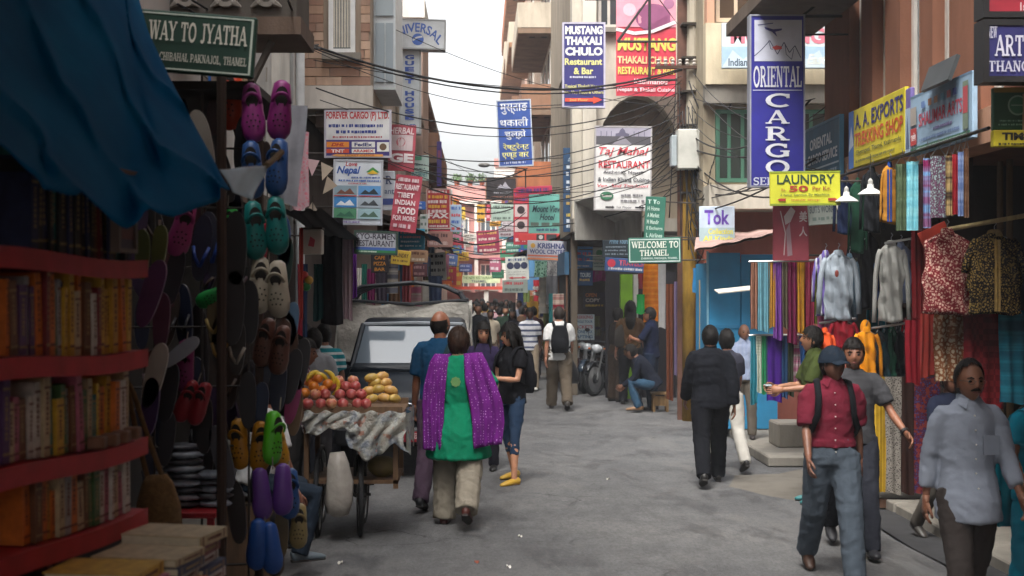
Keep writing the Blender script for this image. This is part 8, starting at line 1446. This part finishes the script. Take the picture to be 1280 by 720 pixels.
# ---------------------------------------------------------------- goods and clutter on the shopfronts down the street
NMS = [('crimson', '#8a2434'), ('navy', '#1f2a50'), ('mustard', '#a8802c'), ('white', '#b4b0a8'), ('purple', '#5a2c6a'), ('teal', '#1f6a6c'), ('brown', '#5a4030'), ('pink', '#b06080'), ('olive', '#5a6030'), ('orange', '#c0642c'), ('grey', '#6a6a6e'), ('sky blue', '#5a88b0')]
rg = random.Random(31)
def goods(side, X, ys, zlo, zhi, where):
    for i, y in enumerate(ys):
        nm, c = NMS[(i*5+int(X*7)) % 12]; x0 = X+side*-.0; out = rg.uniform(.25, .55); zt = rg.uniform(zlo+.6, zhi); ht = rg.uniform(.6, 1.2); wd = out
        ph = rg.random()*6; b = MB(); f = lambda u, v, o: ((u-.5)*wd, o+.025*math.sin(u*13+ph+v), ht*(1-v)); b.grid(lambda u, v: f(u, v, -.006), 10, 6); b.grid(lambda u, v: f(u, v, .006), 10, 6)
        m = cloth(c) if i % 3 else pattern('bands', c, '#c8c0b0', 6); o = b.build('hanging_cloth', m, None, True, (x0-side*out/2, y, zt-ht), recalc=False); tag(o, f'{nm} cloth hung out from the {where} shopfronts, {ORD[i]} into the distance', 'cloth', f'goods hung along the {where} shops')
goods(1, 1.72, [27.4+i*.9 for i in range(18)], 1.2, 3.0, 'right hand'); goods(-1, -1.6, [20.2+i*.95 for i in range(20)], 1.2, 3.2, 'left hand')
for i, (side, X, y, z, c, lb) in enumerate(((-1, -1.55, 19.5, 3.2, '#5a4a40', 'brown cloth awning over the first left shop past the truck'), (-1, -1.5, 24.5, 3.3, '#2c4a6a', 'blue cloth awning over the second left shop past the truck'), (-1, -1.4, 31, 3.3, '#7a3030', 'red cloth awning over a far left shop'), (1, 1.75, 29, 3.2, '#4a5a3c', 'green cloth awning over the far right shop'), (1, 1.7, 36, 3.3, '#8a7a60', 'tan cloth awning over a farther right shop'), (1, 1.6, 43, 3.3, '#7a4034', 'rust cloth awning over the farthest right shop'))):
    x1 = X-side*.75; awning(lb, [(X, y, z), (x1, y, z-.35), (x1, y+3.2, z-.35), (X, y+3.2, z)] if side < 0 else [(x1, y, z-.35), (X, y, z), (X, y+3.2, z), (x1, y+3.2, z-.35)], .02, cloth(c))
# near-black panels painted as shaded shop openings with rolling shutters along both walls
def shop_bay(side, X, y0, y1, label, shut):
    t = thing('shop_bay', label, 'shop', (X, (y0+y1)/2, 0)); h_ = (y1-y0)/2; a, c = (-.03, -.003) if side > 0 else (.003, .03)
    box('painted_opening', mat('#15130f', .95), t, a, c, -h_, h_, .05, 2.3); box('fascia', mat(shut, .6, .25), t, *((-.09, -.003) if side > 0 else (.003, .09)), -h_-.1, h_+.1, 2.31, 2.75)  # flat near-black slab: shade of the shop inside painted on the wall
    for q in (-h_-.06, h_): box('jamb', wood('#6a4a34'), t, *((-.06, -.031) if side > 0 else (.031, .06)), q, q+.06, .05, 2.3)
    for i in range(3): box('goods_shelf', wood('#5a4230'), t, *((-.22, -.031) if side > 0 else (.031, .22)), -h_+.1, h_-.1, .5+i*.55, .53+i*.55)
    return t
for i, (side, X, y0, y1, c) in enumerate(((-1, -1.62, 25.2, 27, '#7a2c2c'), (-1, -1.25, 29.8, 32.6, '#2c4a78'), (-1, -1.55, 34.6, 37.4, '#8a6a2c'), (-1, -1.55, 38.4, 41.5, '#3c6a4a'), (1, 1.72, 26.3, 29, '#2c5a7a'), (1, 1.72, 29.8, 32.4, '#7a3a2c'), (1, 1.78, 33.8, 36.4, '#3c5a3a'), (1, 1.78, 37.2, 39.6, '#6a3a6a'), (1, 1.62, 41, 44, '#8a3c2c'), (1, 1.58, 48, 52, '#3a4a7a'))): shop_bay(side, X, y0, y1, f'open shop bay with {("dark red", "blue", "ochre", "green", "petrol", "brick red", "moss green", "violet", "rust", "slate blue")[i]} fascia on the {"left" if side < 0 else "right"} side', c)
# small boards crowding the far street
rg = random.Random(77); CN = {'red': '#b03040', 'blue': '#3058a0', 'white': '#c8c8c4', 'green': '#2f7a58', 'yellow': '#c8a838', 'black': '#26242a', 'pink': '#c07890', 'teal': '#3a90a0', 'orange': '#c86a30', 'purple': '#5a3a80'}; ks = list(CN)
for i in range(46):
    left = i % 2 == 0; Y = 31+i*.58; bx = (-1.0 if left else 1.25); px = CX+bx*F/Y+rg.uniform(-8, 8)*(1 if left else 1); py = rg.uniform(248, 348); w_, h_ = rg.uniform(11, 20)*30/Y, rg.uniform(8, 19)*30/Y; c1, c2 = ks[i % 10], ks[(i+1+i//10*2+i % 3) % 10]
    if c1 == c2: c2 = ks[(i+1) % 10]
    s = psign(f'small {c1} board with {c2} print, {ORD[i//2]} of the far {"left" if left else "right"} hand signs in depth', (px-w_, py-h_, px+w_, py+h_), Y, CN[c1], roll=R(rg.uniform(-4, 4)), depth=.06, group='small boards in the far street'); n = max(2, int(h_/3.5))
    for k in range(n): s.lines(.08, (k+.12)/n, .92, (k+.9)/n, 1, CN[c2], .65, seed=i+k)
# ---------------------------------------------------------------- thin city haze
hz = box('haze', None, None, -12, 12, -16, 75, -1.4, 16); hz.data.materials.clear(); hz['kind'] = 'stuff'
hm = bpy.data.materials.new('haze'); hm.use_nodes = True; ht_ = hm.node_tree; ht_.nodes.clear(); pv = ht_.nodes.new('ShaderNodeVolumePrincipled'); pv.inputs['Density'].default_value = .0016; pv.inputs['Color'].default_value = (.9, .93, 1, 1); mo = ht_.nodes.new('ShaderNodeOutputMaterial'); ht_.links.new(pv.outputs[0], mo.inputs['Volume']); hz.data.materials.append(hm)
finish_text(); finish_remesh()
